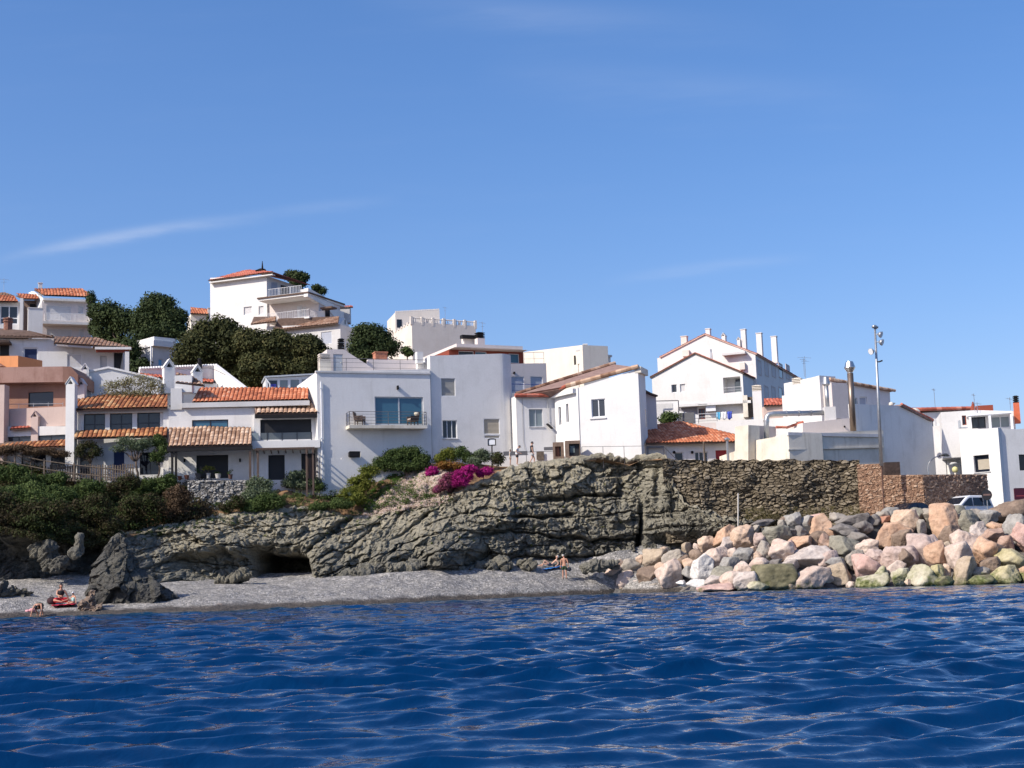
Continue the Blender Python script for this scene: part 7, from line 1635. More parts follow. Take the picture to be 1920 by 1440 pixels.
shrub('brownish bush right below the framed notice', [(932, 860, 15, 16)], 108.2, MIXL, 38)
shrub('low green bush on the rock below the red earth', [(640, 945, 30, 12), (600, 950, 26, 10)], 105.6, SHRUBM, 39)
shrub('low yellow-green bush left of the pink flowers', [(668, 935, 24, 16), (650, 925, 18, 12)], 106, YELLM, 40)
shrub('small dark shrub on the red earth', [(600, 912, 14, 10)], 106.6, SHRUBM, 41)
shrub('brown-tipped grass tussock below the dry stone wall', [(445, 940, 18, 16), (425, 950, 18, 12)], 105.2, MIXL, 42)
shrub('reddish low bush above the bougainvillea', [(835, 872, 20, 8), (858, 874, 16, 8)], 107.2, leafset([(0, (.10, .03, .01)), (.5, (.22, .09, .02)), (1, (.20, .20, .04))], 'reddish_leaves'), 43)
shrub('potted palm growing among the terrace plants', [(1254, 782, 22, 12), (1245, 788, 14, 8)], 134, SHRUBM, 44, cr=.5, size=.22, group='terrace plants')
shrub('bougainvillea in vivid magenta, leftmost small mound', [(812, 882, 13, 9), (806, 888, 9, 7)], 106.3, MAGL, 50, .28, 90, .12, 'bougainvillea', 'flowering shrub', 'magenta bougainvillea')
shrub('bougainvillea in vivid magenta, largest central mound', [(868, 895, 24, 18), (880, 880, 18, 10), (855, 905, 16, 10)], 106.2, MAGL, 51, .30, 90, .12, 'bougainvillea', 'flowering shrub', 'magenta bougainvillea')
shrub('bougainvillea in vivid magenta, rightmost round mound', [(912, 883, 14, 10), (900, 888, 10, 8)], 106.5, MAGL, 52, .28, 90, .12, 'bougainvillea', 'flowering shrub', 'magenta bougainvillea')
shrub('fading dusky pink bougainvillea trailing lowest over the rock', [(835, 908, 20, 14), (822, 918, 14, 8), (842, 892, 16, 8)], 105.9, leafset([(0, (.08, .05, .02)), (.5, (.24, .06, .11)), (1, (.36, .10, .20))], 'dusky_bracts'), 53, .28, 80, .12, 'bougainvillea', 'flowering shrub', 'magenta bougainvillea')
# spiky agaves
for k, (x, y, Y, n, r, lab) in enumerate(((884, 868, 107, 18, .55, 'spiky yucca with stiff leaves above the bougainvillea'), (655, 930, 106, 14, .35, 'small spiky agave beside the red earth'))):
    t = thing('yucca', lab, 'plant', P(x, y, Y), 'spiky plants'); mb = MB(); rng = np.random.RandomState(k); c = P(x, y, Y)
    for i in range(n):
        a = rng.rand() * 6.28; el = .3 + 1.1 * rng.rand(); d = Vector((math.cos(a) * math.cos(el), math.sin(a) * math.cos(el), math.sin(el))); sd_ = d.cross(Vector((0, 0, 1))).normalized() * .035
        mb.add([c - sd_, c + sd_, c + d * r * .6 + sd_ * .8, c + d * r, c + d * r * .6 - sd_ * .8], [(0, 1, 2, 3, 4)])
    mk('leaf_rosette', mb.v, mb.f, SILVM, t, attrs={'tint': [.6] * len(mb.v)})
# ---- ground cover nobody could count
def cover(name, pts_fn, n, m, cr, per, size, seed, flat=.6, elong=1.8, **kw):
    rng = np.random.RandomState(seed); C = np.array([pts_fn(rng) for _ in range(n)]); Rr = cr * (.6 + .8 * rng.rand(n))
    x = vn(C[:, 0] * .35, C[:, 1] * .35, C[:, 2] * .35, seed); tc = np.clip(.5 + .8 * x + .5 * (rng.rand(n) - .5), 0, 1)
    V, Fc, ti = clumps_to_leaves(C, Rr, per, size, rng, elong, flat, tc, **kw); o = mk(name, V, Fc, m, attrs={'tint': ti}); o['kind'] = 'stuff'; return o
def on_hill(px, t, lift=.1):
    yt, Yt, hb, hY = interp(px, CT), interp(px, CTY), interp(px, HB), interp(px, HBY); Y = Yt + (hY - Yt) * t; p = P(px, yt + (hb - yt) * t, Y - .35); p.z += lift; return p
cover('undergrowth', lambda r: on_hill(-220 + 610 * r.rand(), .02 + .95 * r.rand()), 950, MIXL, .75, 70, .16, 70)
cover('undergrowth', lambda r: on_hill(400 + 430 * r.rand(), .03 + .55 * r.rand() ** 1.4, .05), 230, SHRUBM, .30, 40, .12, 71)
cover('undergrowth', lambda r: on_hill(-250 + 620 * r.rand(), .0 + .75 * r.rand(), .25), 330, SHRUBM, .50, 55, .15, 72)
cover('undergrowth', lambda r: on_hill(-250 + 480 * r.rand(), -.12 + .16 * r.rand(), -.25), 420, MIXL, .42, 50, .14, 76)
cover('undergrowth', lambda r: (lambda x: P(x, float(interp(x, CT)) + 22 * r.rand() - 16, float(interp(x, CTY)) - 1.6 * r.rand() - .2))(-250 + 480 * r.rand()), 300, MIXL, .45, 60, .15, 79)
def pinkpt(r):
    t = r.rand(); s = r.rand(); a = (805 + (s - .5) * 60, 872 + (s) * 18); e = (690 + s * 130, 966 - s * 22)
    px = a[0] + (e[0] - a[0]) * t; py = a[1] + (e[1] - a[1]) * t; Y = 107.2 + (105.3 - 107.2) * t; return P(px, py, Y - .7)
def strands(n, seed, s0=0, s1=1):
    r = np.random.RandomState(seed); C, T = [], []
    for i in range(n):
        s_ = s0 + (s1 - s0) * r.rand(); t0 = max(0, r.rand() * .75 - .1); t1 = min(1, t0 + .2 + .35 * r.rand()); tc = r.rand(); dr = .05 * r.randn()
        for t in np.arange(t0, t1, .022):
            q = s_ + dr * (t - t0) * 3 + .012 * r.randn(); a = (795 + q * 50, 868 + q * 22); e = (684 + q * 140, 968 - q * 24); b_ = t * t * .25 + t * .75
            C.append(land_hit(a[0] + (e[0] - a[0]) * b_ + 3 * r.randn(), a[1] + (e[1] - a[1]) * t + 2 * r.randn(), .10)); T.append(tc)
    return np.array(C), np.array(T)
def strand_cover(name, n, m, cr, per, size, seed, s0=0, s1=1, **k):
    C, T = strands(n, seed, s0, s1); C = np.array([tuple(c) for c in C]); rng = np.random.RandomState(seed); V, Fc, ti = clumps_to_leaves(C, cr * (.6 + .8 * rng.rand(len(C))), per, size, rng, 1.4, .6, T, **k); o = mk(name, V, Fc, m, attrs={'tint': ti}); o['kind'] = 'stuff'
strand_cover('flowering_groundcover', 270, PINKL, .13, 30, .065, 73, -.1, 1.05, rnd=.5, bias=(-.4, -.5, .5))
strand_cover('grass', 50, GRASSM, .11, 26, .08, 77, 0, 1.1, rnd=.5)
strand_cover('dry_grass', 45, DRYL, .09, 22, .08, 78, .2, 1.2, rnd=.5)
cover('grass', lambda r: (lambda t, s: land_hit(752 - 70 * t + 22 * (s - .5), 885 + 68 * t + 18 * (s - .5), .1))(r.rand(), r.rand()), 190, GRASSM, .18, 40, .10, 74, .6, 3)
cover('crest_grass', lambda r: P(1395 + 225 * r.rand(), 972 - 22 * r.rand() ** 2, 102.0), 190, leafset([(0, (.06, .05, .02)), (.5, (.14, .12, .05)), (1, (.24, .20, .09))], 'dry_grass'), .22, 36, .12, 75, 1.0, 4)

cover('crevice_plants', lambda r: land_hit(440 + 760 * r.rand(), (lambda x: x)(0) + float(interp(440, CT)) * 0 + 905 + 120 * r.rand(), .05), 46, YELLM, .13, 26, .09, 80, .6, 2.2)
cover('crevice_plants', lambda r: (lambda x: land_hit(x, float(interp(x, CT)) + 4 + 16 * r.rand() ** 2, .06))(250 + 600 * r.rand()), 130, SHRUBM, .16, 30, .10, 81, .6, 2)
# ================================================================== street furniture, vehicles, people
def beach_pt(px, py):
    """point on the beach surface seen at a photo pixel"""
    yw = float(np.interp(px, PXW, YW)); yb = float(interp(px, CBY)); zb = P(px, float(interp(px, CB)), yb).z
    best = None
    for i in range(401):
        t = i / 400; Y = yw + (yb - yw) * t; z = zb * t ** .9; p = P(px, py, Y); d = abs(p.z - z)
        if best is None or d < best[0]: best = (d, Vector((p.x, p.y, z)))
    return best[1]
# --- floodlight mast
a, e = P(1656.5, 950, 100.4), P(1640.5, 614, 100.4); t = thing('floodlight_mast', 'tall slim grey mast with four small floodlights above the sea wall', 'lamp post', a)
k = a.lerp(e, .24); MB().tube([a - Vector((0, 0, 1.5)), k], .055, 8).build('lower_post', mat('dark_brown_post', (.12, .06, .04), .8, .3, 5), t); MB().tube([k - (e - a).normalized() * .2, e], [.13, .07], 10).build('pole', METAL, t, smooth=True)  # thin dark brown lower length, grey pole above
for px, py, sx, tilt in ((1650, 627, 1, .5), (1652, 641.5, 1, .5), (1634.5, 658.5, -1, .2)):
    c = P(px, py, 100.2); q = a.lerp(e, ((950 - py) / 336)); mb = MB(); mb.tube([q, q.lerp(c, .7)], .03, 6); arm = mb.build('bracket', METAL, t)
    d = Vector((sx * .8, -.5, -.35)).normalized(); MB().tube([c - d * .16, c - d * .02, c + d * .12], [.08, .20, .24], 12).build('floodlight', METAL, t, smooth=True); MB().tube([c + d * .121, c + d * .13], .22, 12).build('lens', WFRAME, t)
c = P(1651.5, 676, 100.3); q = a.lerp(e, .81); MB().tube([q, q + (c - q) * .5 + Vector((0, 0, -.08)), c + Vector((.12, 0, 0))], [.035, .05, .06], 7).build('side_arm', FASC, t)
MB().tube([e + Vector((-.16, -.1, .02)), e + Vector((0, 0, .1)), e + Vector((.2, 0, -.05))], [.12, .10, .11], 10).build('floodlight', METAL, t, smooth=True)
# --- curved street lamps
STL = mat('street_lamp_paint', (.03, .032, .035), .45, .2, 4)
def street_lamp(px, py, Y, sx, label, m, sc=1.0):
    h = P(px, py, Y); foot = Vector((h.x - sx * 1.25 * sc, h.y + .3, 3.9)); t = thing('street_lamp', label, 'street lamp', foot, 'curved street lamps'); mb = MB()
    top = h.z - 1.0 * sc; pts = [foot, Vector((foot.x, foot.y, top))] + [Vector((foot.x + sx * sc * (.95 * (1 - math.cos(u))), foot.y - .3 * (1 - math.cos(u)), top + .95 * sc * math.sin(u))) for u in np.linspace(.25, 1.45, 6)]
    mb.tube(pts, [.06] * 2 + [.045] * 6, 7); mb.build('post', METAL, t)
    MB().tube([pts[-1], h + Vector((-sx * .05, 0, .03)), h + Vector((sx * .22 * sc, 0, .0)), h + Vector((sx * .44 * sc, 0, -.06))], [.05, .10 * sc, .13 * sc, .03], 10).build('lamp_head', m, t, smooth=True)
    MB().sphere(h + Vector((sx * .18 * sc, 0, -.07)), (.17 * sc, .10, .08), 10).build('lamp_glass', GLASSL, t)
street_lamp(1770, 853.5, 112.6, 1, 'black-headed curved street lamp beside the blue-shaded wall', STL)
street_lamp(1789, 869, 117, -1, 'smaller grey curved street lamp in front of the round tower', GREYW, .85)
p = P(1791, 884, 116.5); t = thing('globe_lamp', 'short post lamp with pale yellow globe by the round tower', 'street lamp', (p.x, p.y, 4)); MB().tube([(p.x, p.y, 3.9), p], .09, 8).build('post', CREAM, t); MB().sphere(p + Vector((0, 0, .15)), .26, 12).build('globe', mat('yellow_globe', (.62, .58, .28), .4, .05), t, smooth=True)
# --- round road sign seen from behind
p = P(1850, 928, 101.4); t = thing('road_sign', 'dark round road sign disc at the end of the masonry wall', 'road sign', (p.x, p.y, 4.2)); MB().tube([(p.x, p.y, 4.1), p + Vector((0, 0, .3))], .035, 7).build('post', METAL, t)
MB().tube([p + Vector((0, -.05, 0)), p + Vector((0, -.03, 0))], .37, 24).build('disc', mat('sign_back', (.03, .028, .03), .5, .2), t); MB().hexa([p + Vector(v) for v in ((-.26, -.062, -.05), (.26, -.062, -.05), (.26, -.054, -.05), (-.26, -.054, -.05), (-.26, -.062, .07), (.26, -.062, .07), (.26, -.054, .07), (-.26, -.054, .07))]).build('bar', mat('faded_bar', (.20, .12, .10), .6), t)
# --- vehicles
def vehicle(name, label, cat, p, ang, paint, prof, roofw, wheels, side_windows, L_, W_, shield):
    """profile in metres (x forward, z up); upper part tapers inwards"""
    t = thing(name, label, cat, p, 'parked cars'); M_ = Matrix.Translation(p) @ Matrix.Rotation(ang, 4, 'Z'); mb = MB(); n = len(prof)
    def wy(z): return W_ / 2 * (1 if z < .95 else 1 - roofw * (z - .95))
    bev = .06
    sec = [(-1, 0), (-1, .0), (1, .0)]
    vs = [Vector((x, -wy(z) + bev * 0, z)) for x, z in prof] + [Vector((x, wy(z), z)) for x, z in prof]
    mb.add([M_ @ v for v in vs], [tuple(range(n))[::-1], tuple(range(n, 2 * n))] + [(i, (i + 1) % n, (i + 1) % n + n, i + n) for i in range(n)])
    body = mb.build('body', paint, t); bv = body.modifiers.new('soft_edges', 'BEVEL'); bv.width = .09; bv.segments = 3; bv.limit_method = 'ANGLE'; bv.angle_limit = R(25)
    for s_ in (-1, 1):
        for w_ in side_windows:
            q = [M_ @ Vector((x, s_ * (wy(z) + .004), z)) for x, z in w_]; o_ = M_.to_3x3() @ Vector((0, s_ * .012, 0)); m2 = MB(); m2.prism(q, o_); m2.build('side_window', GLASSD, t)
        for x in wheels:
            wc_ = Vector((x, s_ * (W_ / 2 - .08), .32)); m2 = MB(); m2.tube([M_ @ (wc_ + Vector((0, -.11, 0))), M_ @ (wc_ + Vector((0, .11, 0)))], .32, 18); wh = m2.build('wheel', FASC, t); m2 = MB(); m2.tube([M_ @ (wc_ + Vector((0, s_ * .10, 0))), M_ @ (wc_ + Vector((0, s_ * .12, 0)))], .19, 14); m2.build('rim', METAL, wh)
        m2 = MB(); m2.sphere(M_ @ Vector((shield[0][0] - .1, s_ * (W_ / 2 + .1), .98)), (.10, .10, .09), 8); m2.build('mirror', paint, t)
        m2 = MB(); m2.sphere(M_ @ Vector((L_ / 2 - .12, s_ * (W_ / 2 - .25), .72)), (.14, .16, .12), 8); m2.build('headlight', GLASSL, t)
    for (x0, z0), (x1, z1), nm in ((shield[0], shield[1], 'windscreen'), (shield[2], shield[3], 'rear_window')):
        d = Vector((z1 - z0, 0, -(x1 - x0))).normalized(); d = d if (d.x > 0) == (x0 > x1) else -d
        q = [Vector((x0, -wy(z0) + .12, z0)), Vector((x0, wy(z0) - .12, z0)), Vector((x1, wy(z1) - .1, z1)), Vector((x1, -wy(z1) + .1, z1))]
        m2 = MB(); m2.prism([M_ @ (v + d * .006) for v in q], M_.to_3x3() @ (d * .012)); m2.build(nm, GLASSD, t)
    return t
CARW = mat('white_car_paint', (.74, .75, .77), .25, .03, 3); CARD = mat('dark_car_paint', (.012, .014, .02), .2, .1, 3)
p = P(1808, 950, 101.8); p.z = 4.27
vehicle('parked_van', 'white small passenger van parked behind the boulders, facing left', 'van', p, R(180 + 27), CARW,
        [(-2.02, .3), (2.0, .3), (2.05, .75), (1.92, 1.02), (1.18, 1.18), (.42, 1.74), (.1, 1.83), (-1.4, 1.82), (-1.82, 1.70), (-2.02, 1.0)], .17, (1.28, -1.35),
        [[(.98, 1.08), (.30, 1.62), (.0, 1.66), (.0, 1.08)], [(-.10, 1.08), (-.10, 1.66), (-1.0, 1.66), (-1.0, 1.08)], [(-1.1, 1.08), (-1.1, 1.66), (-1.55, 1.62), (-1.78, 1.08)]], 4.1, 1.75, ((1.14, 1.21), (.47, 1.70), (-1.98, 1.1), (-1.85, 1.64)))
p = P(1700, 955, 101.2); p.z = 4.27
vehicle('parked_car', 'dark car of which only roof and windscreen show over the boulders', 'car', p, R(180 + 32), CARD,
        [(-2.0, .28), (2.0, .28), (2.02, .62), (1.85, .82), (1.0, .96), (.25, 1.38), (-.1, 1.45), (-1.0, 1.43), (-1.75, 1.02), (-2.02, .95)], .35, (1.25, -1.25),
        [[(.75, .97), (.2, 1.30), (-.2, 1.36), (-.2, .97)], [(-.3, .97), (-.3, 1.36), (-.95, 1.34), (-1.35, 1.0)]], 4.0, 1.72, ((.95, .985), (.28, 1.36), (-1.7, 1.06), (-1.05, 1.40)))
# --- thin pale pole among the boulders
p, e = P(1383, 990, 101.8), P(1384, 925, 101.8); tag(MB().tube([p - Vector((0, 0, .6)), e], .055, 8).build('marker_pole', mat('pale_pole', (.50, .47, .42), .7, .1, 5), loc=p), 'thin pale pole standing among the boulders before the rubble wall', 'pole')
# --- headland railing, notice frame, display cases
TZ = P(990, 868, 109).z
def fence_line(name, label, pts, Y, h, m=RAILM, bars=1, post=1.75, r=.022):
    q = [P(x, y, Y) for x, y in pts]; t = thing(name, label, 'railing', q[0]); 
    for a, e in zip(q[:-1], q[1:]):
        n = max(1, round((e - a).length / post))
        for i in range(n + 1): b0 = a.lerp(e, i / n); MB().tube([b0 - Vector((0, 0, .5)), b0 + Vector((0, 0, h))], r, 5).build('post', m, t)
        mb = MB(); mb.tube([a + Vector((0, 0, h)), e + Vector((0, 0, h))], r * .8, 5); mb.build('rail', m, t)
    return t
fence_line('wire_railing', 'thin wire railing along the headland path before the white house', [(1092, 866), (1250, 864)], 108.0, 1.15)
fence_line('wire_railing', 'thin railing beside the walkers left of the display cases', [(935, 872), (1040, 869)], 109.6, .95)
b = Bld('low_path_wall', 'low white path wall with dark hatch openings behind the walkers', 'wall', (930, 860), 111.2, (1042, 860), 111.4, TZ - .6)
mb = MB(); b.bx(mb, 944, 846, 989, 853, -.1, .03); b.bx(mb, 1020, 838, 1040, 844, -.1, .03); b.wall([(930, 853), (1040, 851)], .4, WHITE); mb.build('hatch', mat('grey_hatch', (.12, .12, .13), .8), b.root)
b.part('slatted_gate', WOODG, 1006, 846, 1020, 862, .05, .14)
BROWNB = mat('brown_case', (.20, .135, .095), .8, .25, 4, .3, 20)
def display_case(x0, y0, x1, y1, Y, label, inner, mi_, bottom):
    F = FR((x0, y1, ), Y, (x1, y1), Y); t = thing('display_case', label, 'display case', F.w(F.L / 2, TZ), 'wooden display cases'); mb = MB(); z0, z1 = F.uz((x0 + x1) / 2, y1)[1] - .5, F.uz((x0 + x1) / 2, y0)[1]; w_ = F.L
    zi0, zi1 = F.uz(0, inner[1])[1] if False else F.uz((x0 + x1) / 2, inner[3])[1], F.uz((x0 + x1) / 2, inner[1])[1]; ui0, ui1 = F.uz(inner[0], (y0 + y1) / 2)[0], F.uz(inner[2], (y0 + y1) / 2)[0]
    holes = [[(ui0, zi0), (ui1, zi0), (ui1, zi1), (ui0, zi1)]]
    holed(mb, F, [(0, z0), (w_, z0), (w_, z1), (0, z1)], holes, 1.0, .25, 0, 0, 1); mb.build('case', [BROWNB, BLACKI], t)
    u0 = ui0 + (ui1 - ui0) * mi_[0]; u1 = ui0 + (ui1 - ui0) * mi_[2]; za = zi0 + (zi1 - zi0) * mi_[1]; zb_ = zi0 + (zi1 - zi0) * mi_[3]
    m2 = MB(); m2.hexa([F.w(u0, za, -.22), F.w(u1, za, -.22), F.w(u1, za, -.24), F.w(u0, za, -.24), F.w(u0, zb_, -.22), F.w(u1, zb_, -.22), F.w(u1, zb_, -.24), F.w(u0, zb_, -.24)]); m2.build('panel', bottom, t)
display_case(1038, 829, 1058, 862, 109.0, 'brown display case with an orange door on the headland', (1041, 837, 1052, 856), (0, 0, .72, 1), mat('orange_door', (.24, .085, .04), .7, .2, 5))
display_case(1061, 826, 1089, 863, 108.6, 'larger brown display case holding a pale printed panel', (1067, 832, 1087, 855), (.1, .3, .55, .85), mat('printed_panel', (.13, .16, .15), .6, .5, 9))
p = P(922, 858, 109.2); t = thing('notice_frame', 'white notice board in a dark arched frame on a post above the bushes', 'notice board', p)
F = FR((914.5, 830), 109.2, (930, 830), 109.2); z0, z1 = F.uz(922, 835.5)[1], F.uz(922, 822)[1]; w_ = F.L
mb = MB(); q = [(0, z0), (w_, z0), (w_, z1 - .05), (w_ * .75, z1), (w_ * .3, z1 + .01), (0, z1 - .06)]; inn = [(.07, z0 + .07), (w_ - .07, z0 + .07), (w_ - .07, z1 - .11), (w_ * .74, z1 - .07), (w_ * .3, z1 - .065), (.07, z1 - .12)]
holed(mb, F, q, [inn], .08, .03, 0, 0, 1); mb.build('board', [FASC, WFRAME], t); MB().tube([p - Vector((0, 0, .8)), F.w(w_ / 2, z0, -.04)], .05, 7).build('post', FASC, t)
# --- wooden fence and palings on the left bank
t = thing('post_and_rail_fence', 'grey wooden post and rail fence sloping down the left bank', 'fence', P(30, 870, 105.4))
ps = [P(x, y, 105.4) for x, y in ((-20, 846), (28, 853), (83, 864), (139, 872), (187, 877), (236, 883))]
for a in ps[1:]: MB().bar(a + Vector((0, 0, .18)), a - Vector((0, 0, 1.2)), .10).build('post', WOODG, t)
for dz in (0, -.62):
    for a, e in zip(ps[:-1], ps[1:]): MB().tube([a + Vector((0, 0, dz)), e + Vector((0, 0, dz))], .045, 6).build('rail', WOODG, t)
t = thing('paling_fence', 'weathered wooden paling fence in front of the tiled villa', 'fence', P(180, 895, 106.2)); rng = np.random.RandomState(3); mb = MB()
for i in range(34):
    x = 94 + i * 4.7; a = P(x, 897, 106.2); h = .95 + .15 * rng.rand(); mb.box((a.x, a.y, a.z + h / 2 - .1), (.10, .03, h + .2))
mb.build('palings', WOODG, t); mb = MB()
for y in (877, 889): mb.bar(P(94, y, 106.25), P(252, y + 1, 106.25), .05)
mb.build('cross_rail', WOODG, t)
# --- terrace pots
for i, (x, y, c, w_, h_, lab) in enumerate(((337, 900, (.16, .06, .04), .32, .25, 'empty terracotta pot left of the porch post'), (350, 899, (.17, .065, .045), .38, .28, 'wider terracotta pot before the porch wall'), (372, 897, (.05, .05, .055), .5, .34, 'dark grey pot left of the palm'), (391, 897, (.28, .28, .28), .36, .36, 'grey pot with a yellow little palm'), (409, 897, (.45, .43, .40), .45, .3, 'pale planter with a low green plant'), (432, 898, (.10, .05, .04), .34, .3, 'small brown pot at the right of the doorway'))):
    p = P(x, y, 107.0); t = thing('plant_pot', lab, 'plant pot', p, 'pots on the porch terrace'); MB().lathe(p, [(w_ * .36, 0), (w_ * .5, h_), (w_ * .54, h_), (w_ * .54, h_ + .04), (w_ * .44, h_ + .04), (w_ * .42, h_ - .03)], 14).build('pot', mat('pot_%d' % i, c, .8, .2, 6), t)
    if i >= 2:
        rng = np.random.RandomState(i); big = i == 3; C = np.array(p) + np.array([0, 0, h_ + (.42 if big else .15)]) + rng.randn(5, 3) * np.array([.16, .1, .08]); V, Fc, ti = clumps_to_leaves(C, np.full(5, .22 if big else .15), 40, .16 if big else .1, rng, 3)
        mk('foliage', V, Fc, YELLM if big else SHRUBM, t, attrs={'tint': ti})
        if big: MB().tube([p + Vector((0, 0, h_ - .05)), p + Vector((0, 0, h_ + .4))], .04, 6).build('stem', BARK, t)
# --- roof gap where tiles are missing
# ------------------------------------------------------------------ people
SKIN = mat('tanned_skin', (.50, .25, .16), .55, .08, 6); SKIN2 = mat('pale_skin', (.56, .33, .23), .55, .08, 6)
HAIRD = mat('dark_hair', (.018, .012, .010), .6, .3, 12); HAIRG = mat('grey_hair', (.42, .40, .37), .7, .2, 12)
def skin_body(verts, edges, radii, root):
    me = bpy.data.meshes.new('tmp'); me.from_pydata([tuple(v) for v in verts], edges, []); o = bpy.data.objects.new('tmp', me); COL.objects.link(o)
    m = o.modifiers.new('s', 'SKIN'); m.use_smooth_shade = True; m.branch_smoothing = .6; s_ = o.modifiers.new('u', 'SUBSURF'); s_.levels = 2; s_.render_levels = 2
    for i, r in enumerate(radii): me.skin_vertices[0].data[i].radius = (r, r) if not hasattr(r, '__len__') else r
    for i in range(len(verts)): me.skin_vertices[0].data[i].use_root = (i == root)
    dg = bpy.context.evaluated_depsgraph_get(); ev = o.evaluated_get(dg); m2 = bpy.data.meshes.new_from_object(ev)
    V = [Vector(v.co) for v in m2.vertices]; Fc = [tuple(p.vertices) for p in m2.polygons]; bpy.data.objects.remove(o); return V, Fc
def person(label, base, heading, J, skin=None, clothes=(), hair=HAIRD, hairk='short', face=None, scale=1.0, group='people', hands=True, lift=.05):
    """J: joints in a local frame (x right, y forward, z up); clothes: (name, material, list of (joint path, radii))"""
    skin = skin or SKIN; base = base + Vector((0, 0, lift)); t = thing('person', label, 'person', base, group); M_ = Matrix.Translation(base) @ Matrix.Rotation(heading, 4, 'Z') @ Matrix.Scale(scale, 4)
    V3 = lambda k: Vector(J[k])
    names = ['pelvis', 'waist', 'chest', 'neck', 'head'] + [s + k for s in 'LR' for k in ('sh', 'el', 'wr', 'hip', 'kn', 'an', 'toe')]
    RAD = dict(pelvis=(.155, .12), waist=(.135, .10), chest=(.165, .115), neck=.058, head=.055, sh=.062, el=.045, wr=.030, hip=.088, kn=.058, an=.038, toe=.032)
    idx = {n: i for i, n in enumerate(names)}
    ed = [('pelvis', 'waist'), ('waist', 'chest'), ('chest', 'neck'), ('neck', 'head')]
    for s in 'LR': ed += [('chest', s + 'sh'), (s + 'sh', s + 'el'), (s + 'el', s + 'wr'), ('pelvis', s + 'hip'), (s + 'hip', s + 'kn'), (s + 'kn', s + 'an'), (s + 'an', s + 'toe')]
    Vb, Fb = skin_body([V3(n) for n in names], [(idx[a], idx[b_]) for a, b_ in ed], [RAD[n] if n in RAD else RAD[n[1:]] for n in names], 0)
    mb = MB(); mb.add(Vb, Fb)
    # head with nose, ears, brow, chin
    h = V3('head'); up = (h - V3('neck')).normalized(); fw = Vector(J.get('face', (0, 1, 0))).normalized(); fw = (fw - up * fw.dot(up)).normalized(); rt = fw.cross(up)
    c = h + up * .085; vs, fs = [], []; n = 14; m = 10
    for i in range(m + 1):
        ph = math.pi * i / m
        for k in range(n):
            th = 2 * math.pi * k / n; x, y, z = math.sin(ph) * math.cos(th), math.sin(ph) * math.sin(th), math.cos(ph)
            w_ = .078 * (1 - .18 * max(0, -z)); f = .098 * (1 + .05 * (y > 0) * (z < -.2)); v = c + rt * x * w_ + fw * (y * f + (.012 if y > .85 and abs(z) < .4 else 0)) + up * z * .118; vs.append(v)
    fs = [(i * n + k, (i + 1) * n + k, (i + 1) * n + (k + 1) % n, i * n + (k + 1) % n) for i in range(m) for k in range(n)]; mb.add(vs, fs)
    mb.tube([c + fw * .09 + up * .02, c + fw * .118 - up * .022, c + fw * .095 - up * .032], [.008, .016, .012], 6)
    for s in (-1, 1): mb.sphere(c + rt * s * .078 - up * .005, (.014, .02, .032), 6)
    # hands: palm, four bent fingers of different length and a side thumb
    if hands:
        for s, sg in (('L', -1), ('R', 1)):
            w_ = V3(s + 'wr'); d = (w_ - V3(s + 'el')).normalized(); side = d.cross(Vector((0, 1, 0)) if abs(d.y) < .8 else Vector((0, 0, 1))).normalized(); nn = side.cross(d)
            mb.tube([w_ - d * .01, w_ + d * .045, w_ + d * .09], [.028, .036, .034], 8)
            for q, ln in enumerate((.070, .080, .074, .058)):
                a = w_ + d * .085 + side * (q - 1.5) * .019; mb.tube([a, a + d * ln * .55 + nn * .006, a + d * ln * .9 + nn * .03], [.0095, .009, .0075], 6)
            a = w_ + d * .03 - side * .03; mb.tube([a, a - side * .022 + d * .03, a - side * .02 + d * .06 + nn * .01], [.012, .011, .009], 6)
    mb.v = [M_ @ v for v in mb.v]; mb.build('body', skin, t, smooth=True)
    e = MB()
    for s in (-1, 1): e.sphere(M_ @ (c + rt * s * .032 + fw * .088 + up * .012), .010 * scale, 6)
    e.build('eyes', BLACKI, t); e = MB(); e.tube([M_ @ (c + fw * .093 - up * .062 + rt * x) for x in (-.025, 0, .025)], .006 * scale, 5); e.build('mouth', mat('lips', (.30, .10, .08), .5), t)
    # hair
    hb = MB(); vs, fs = [], []
    for i in range(7):
        ph = math.pi * .60 * i / 6
        for k in range(n):
            th = 2 * math.pi * k / n; x, y, z = math.sin(ph) * math.cos(th), math.sin(ph) * math.sin(th), math.cos(ph)
            if y > .2 and i > 3: z = max(z, math.cos(math.pi * .30)); 
            vs.append(c + rt * x * .088 + fw * (y * .106 - .008) + up * (z * .124 + .006))
    fs = [(i * n + k, (i + 1) * n + k, (i + 1) * n + (k + 1) % n, i * n + (k + 1) % n) for i in range(6) for k in range(n)]; hb.add(vs, fs)
    if hairk == 'long':
        b0 = c - fw * .06; hb.tube([b0 + up * .05, b0 - fw * .05 - up * .08, b0 - fw * .05 - up * .22, b0 - fw * .03 - up * .34], [.075, .085, .08, .03], 9)
    hb.v = [M_ @ v for v in hb.v]; hb.build('cap' if hairk == 'cap' else 'hair', hair, t, smooth=True)
    if hairk == 'cap':
        k_ = MB(); k_.prism([M_ @ (c + fw * y + rt * x + up * .045) for x, y in ((-.07, .07), (.07, .07), (.055, .17), (-.055, .17))], (0, 0, .012)); k_.build('peak', hair, t)
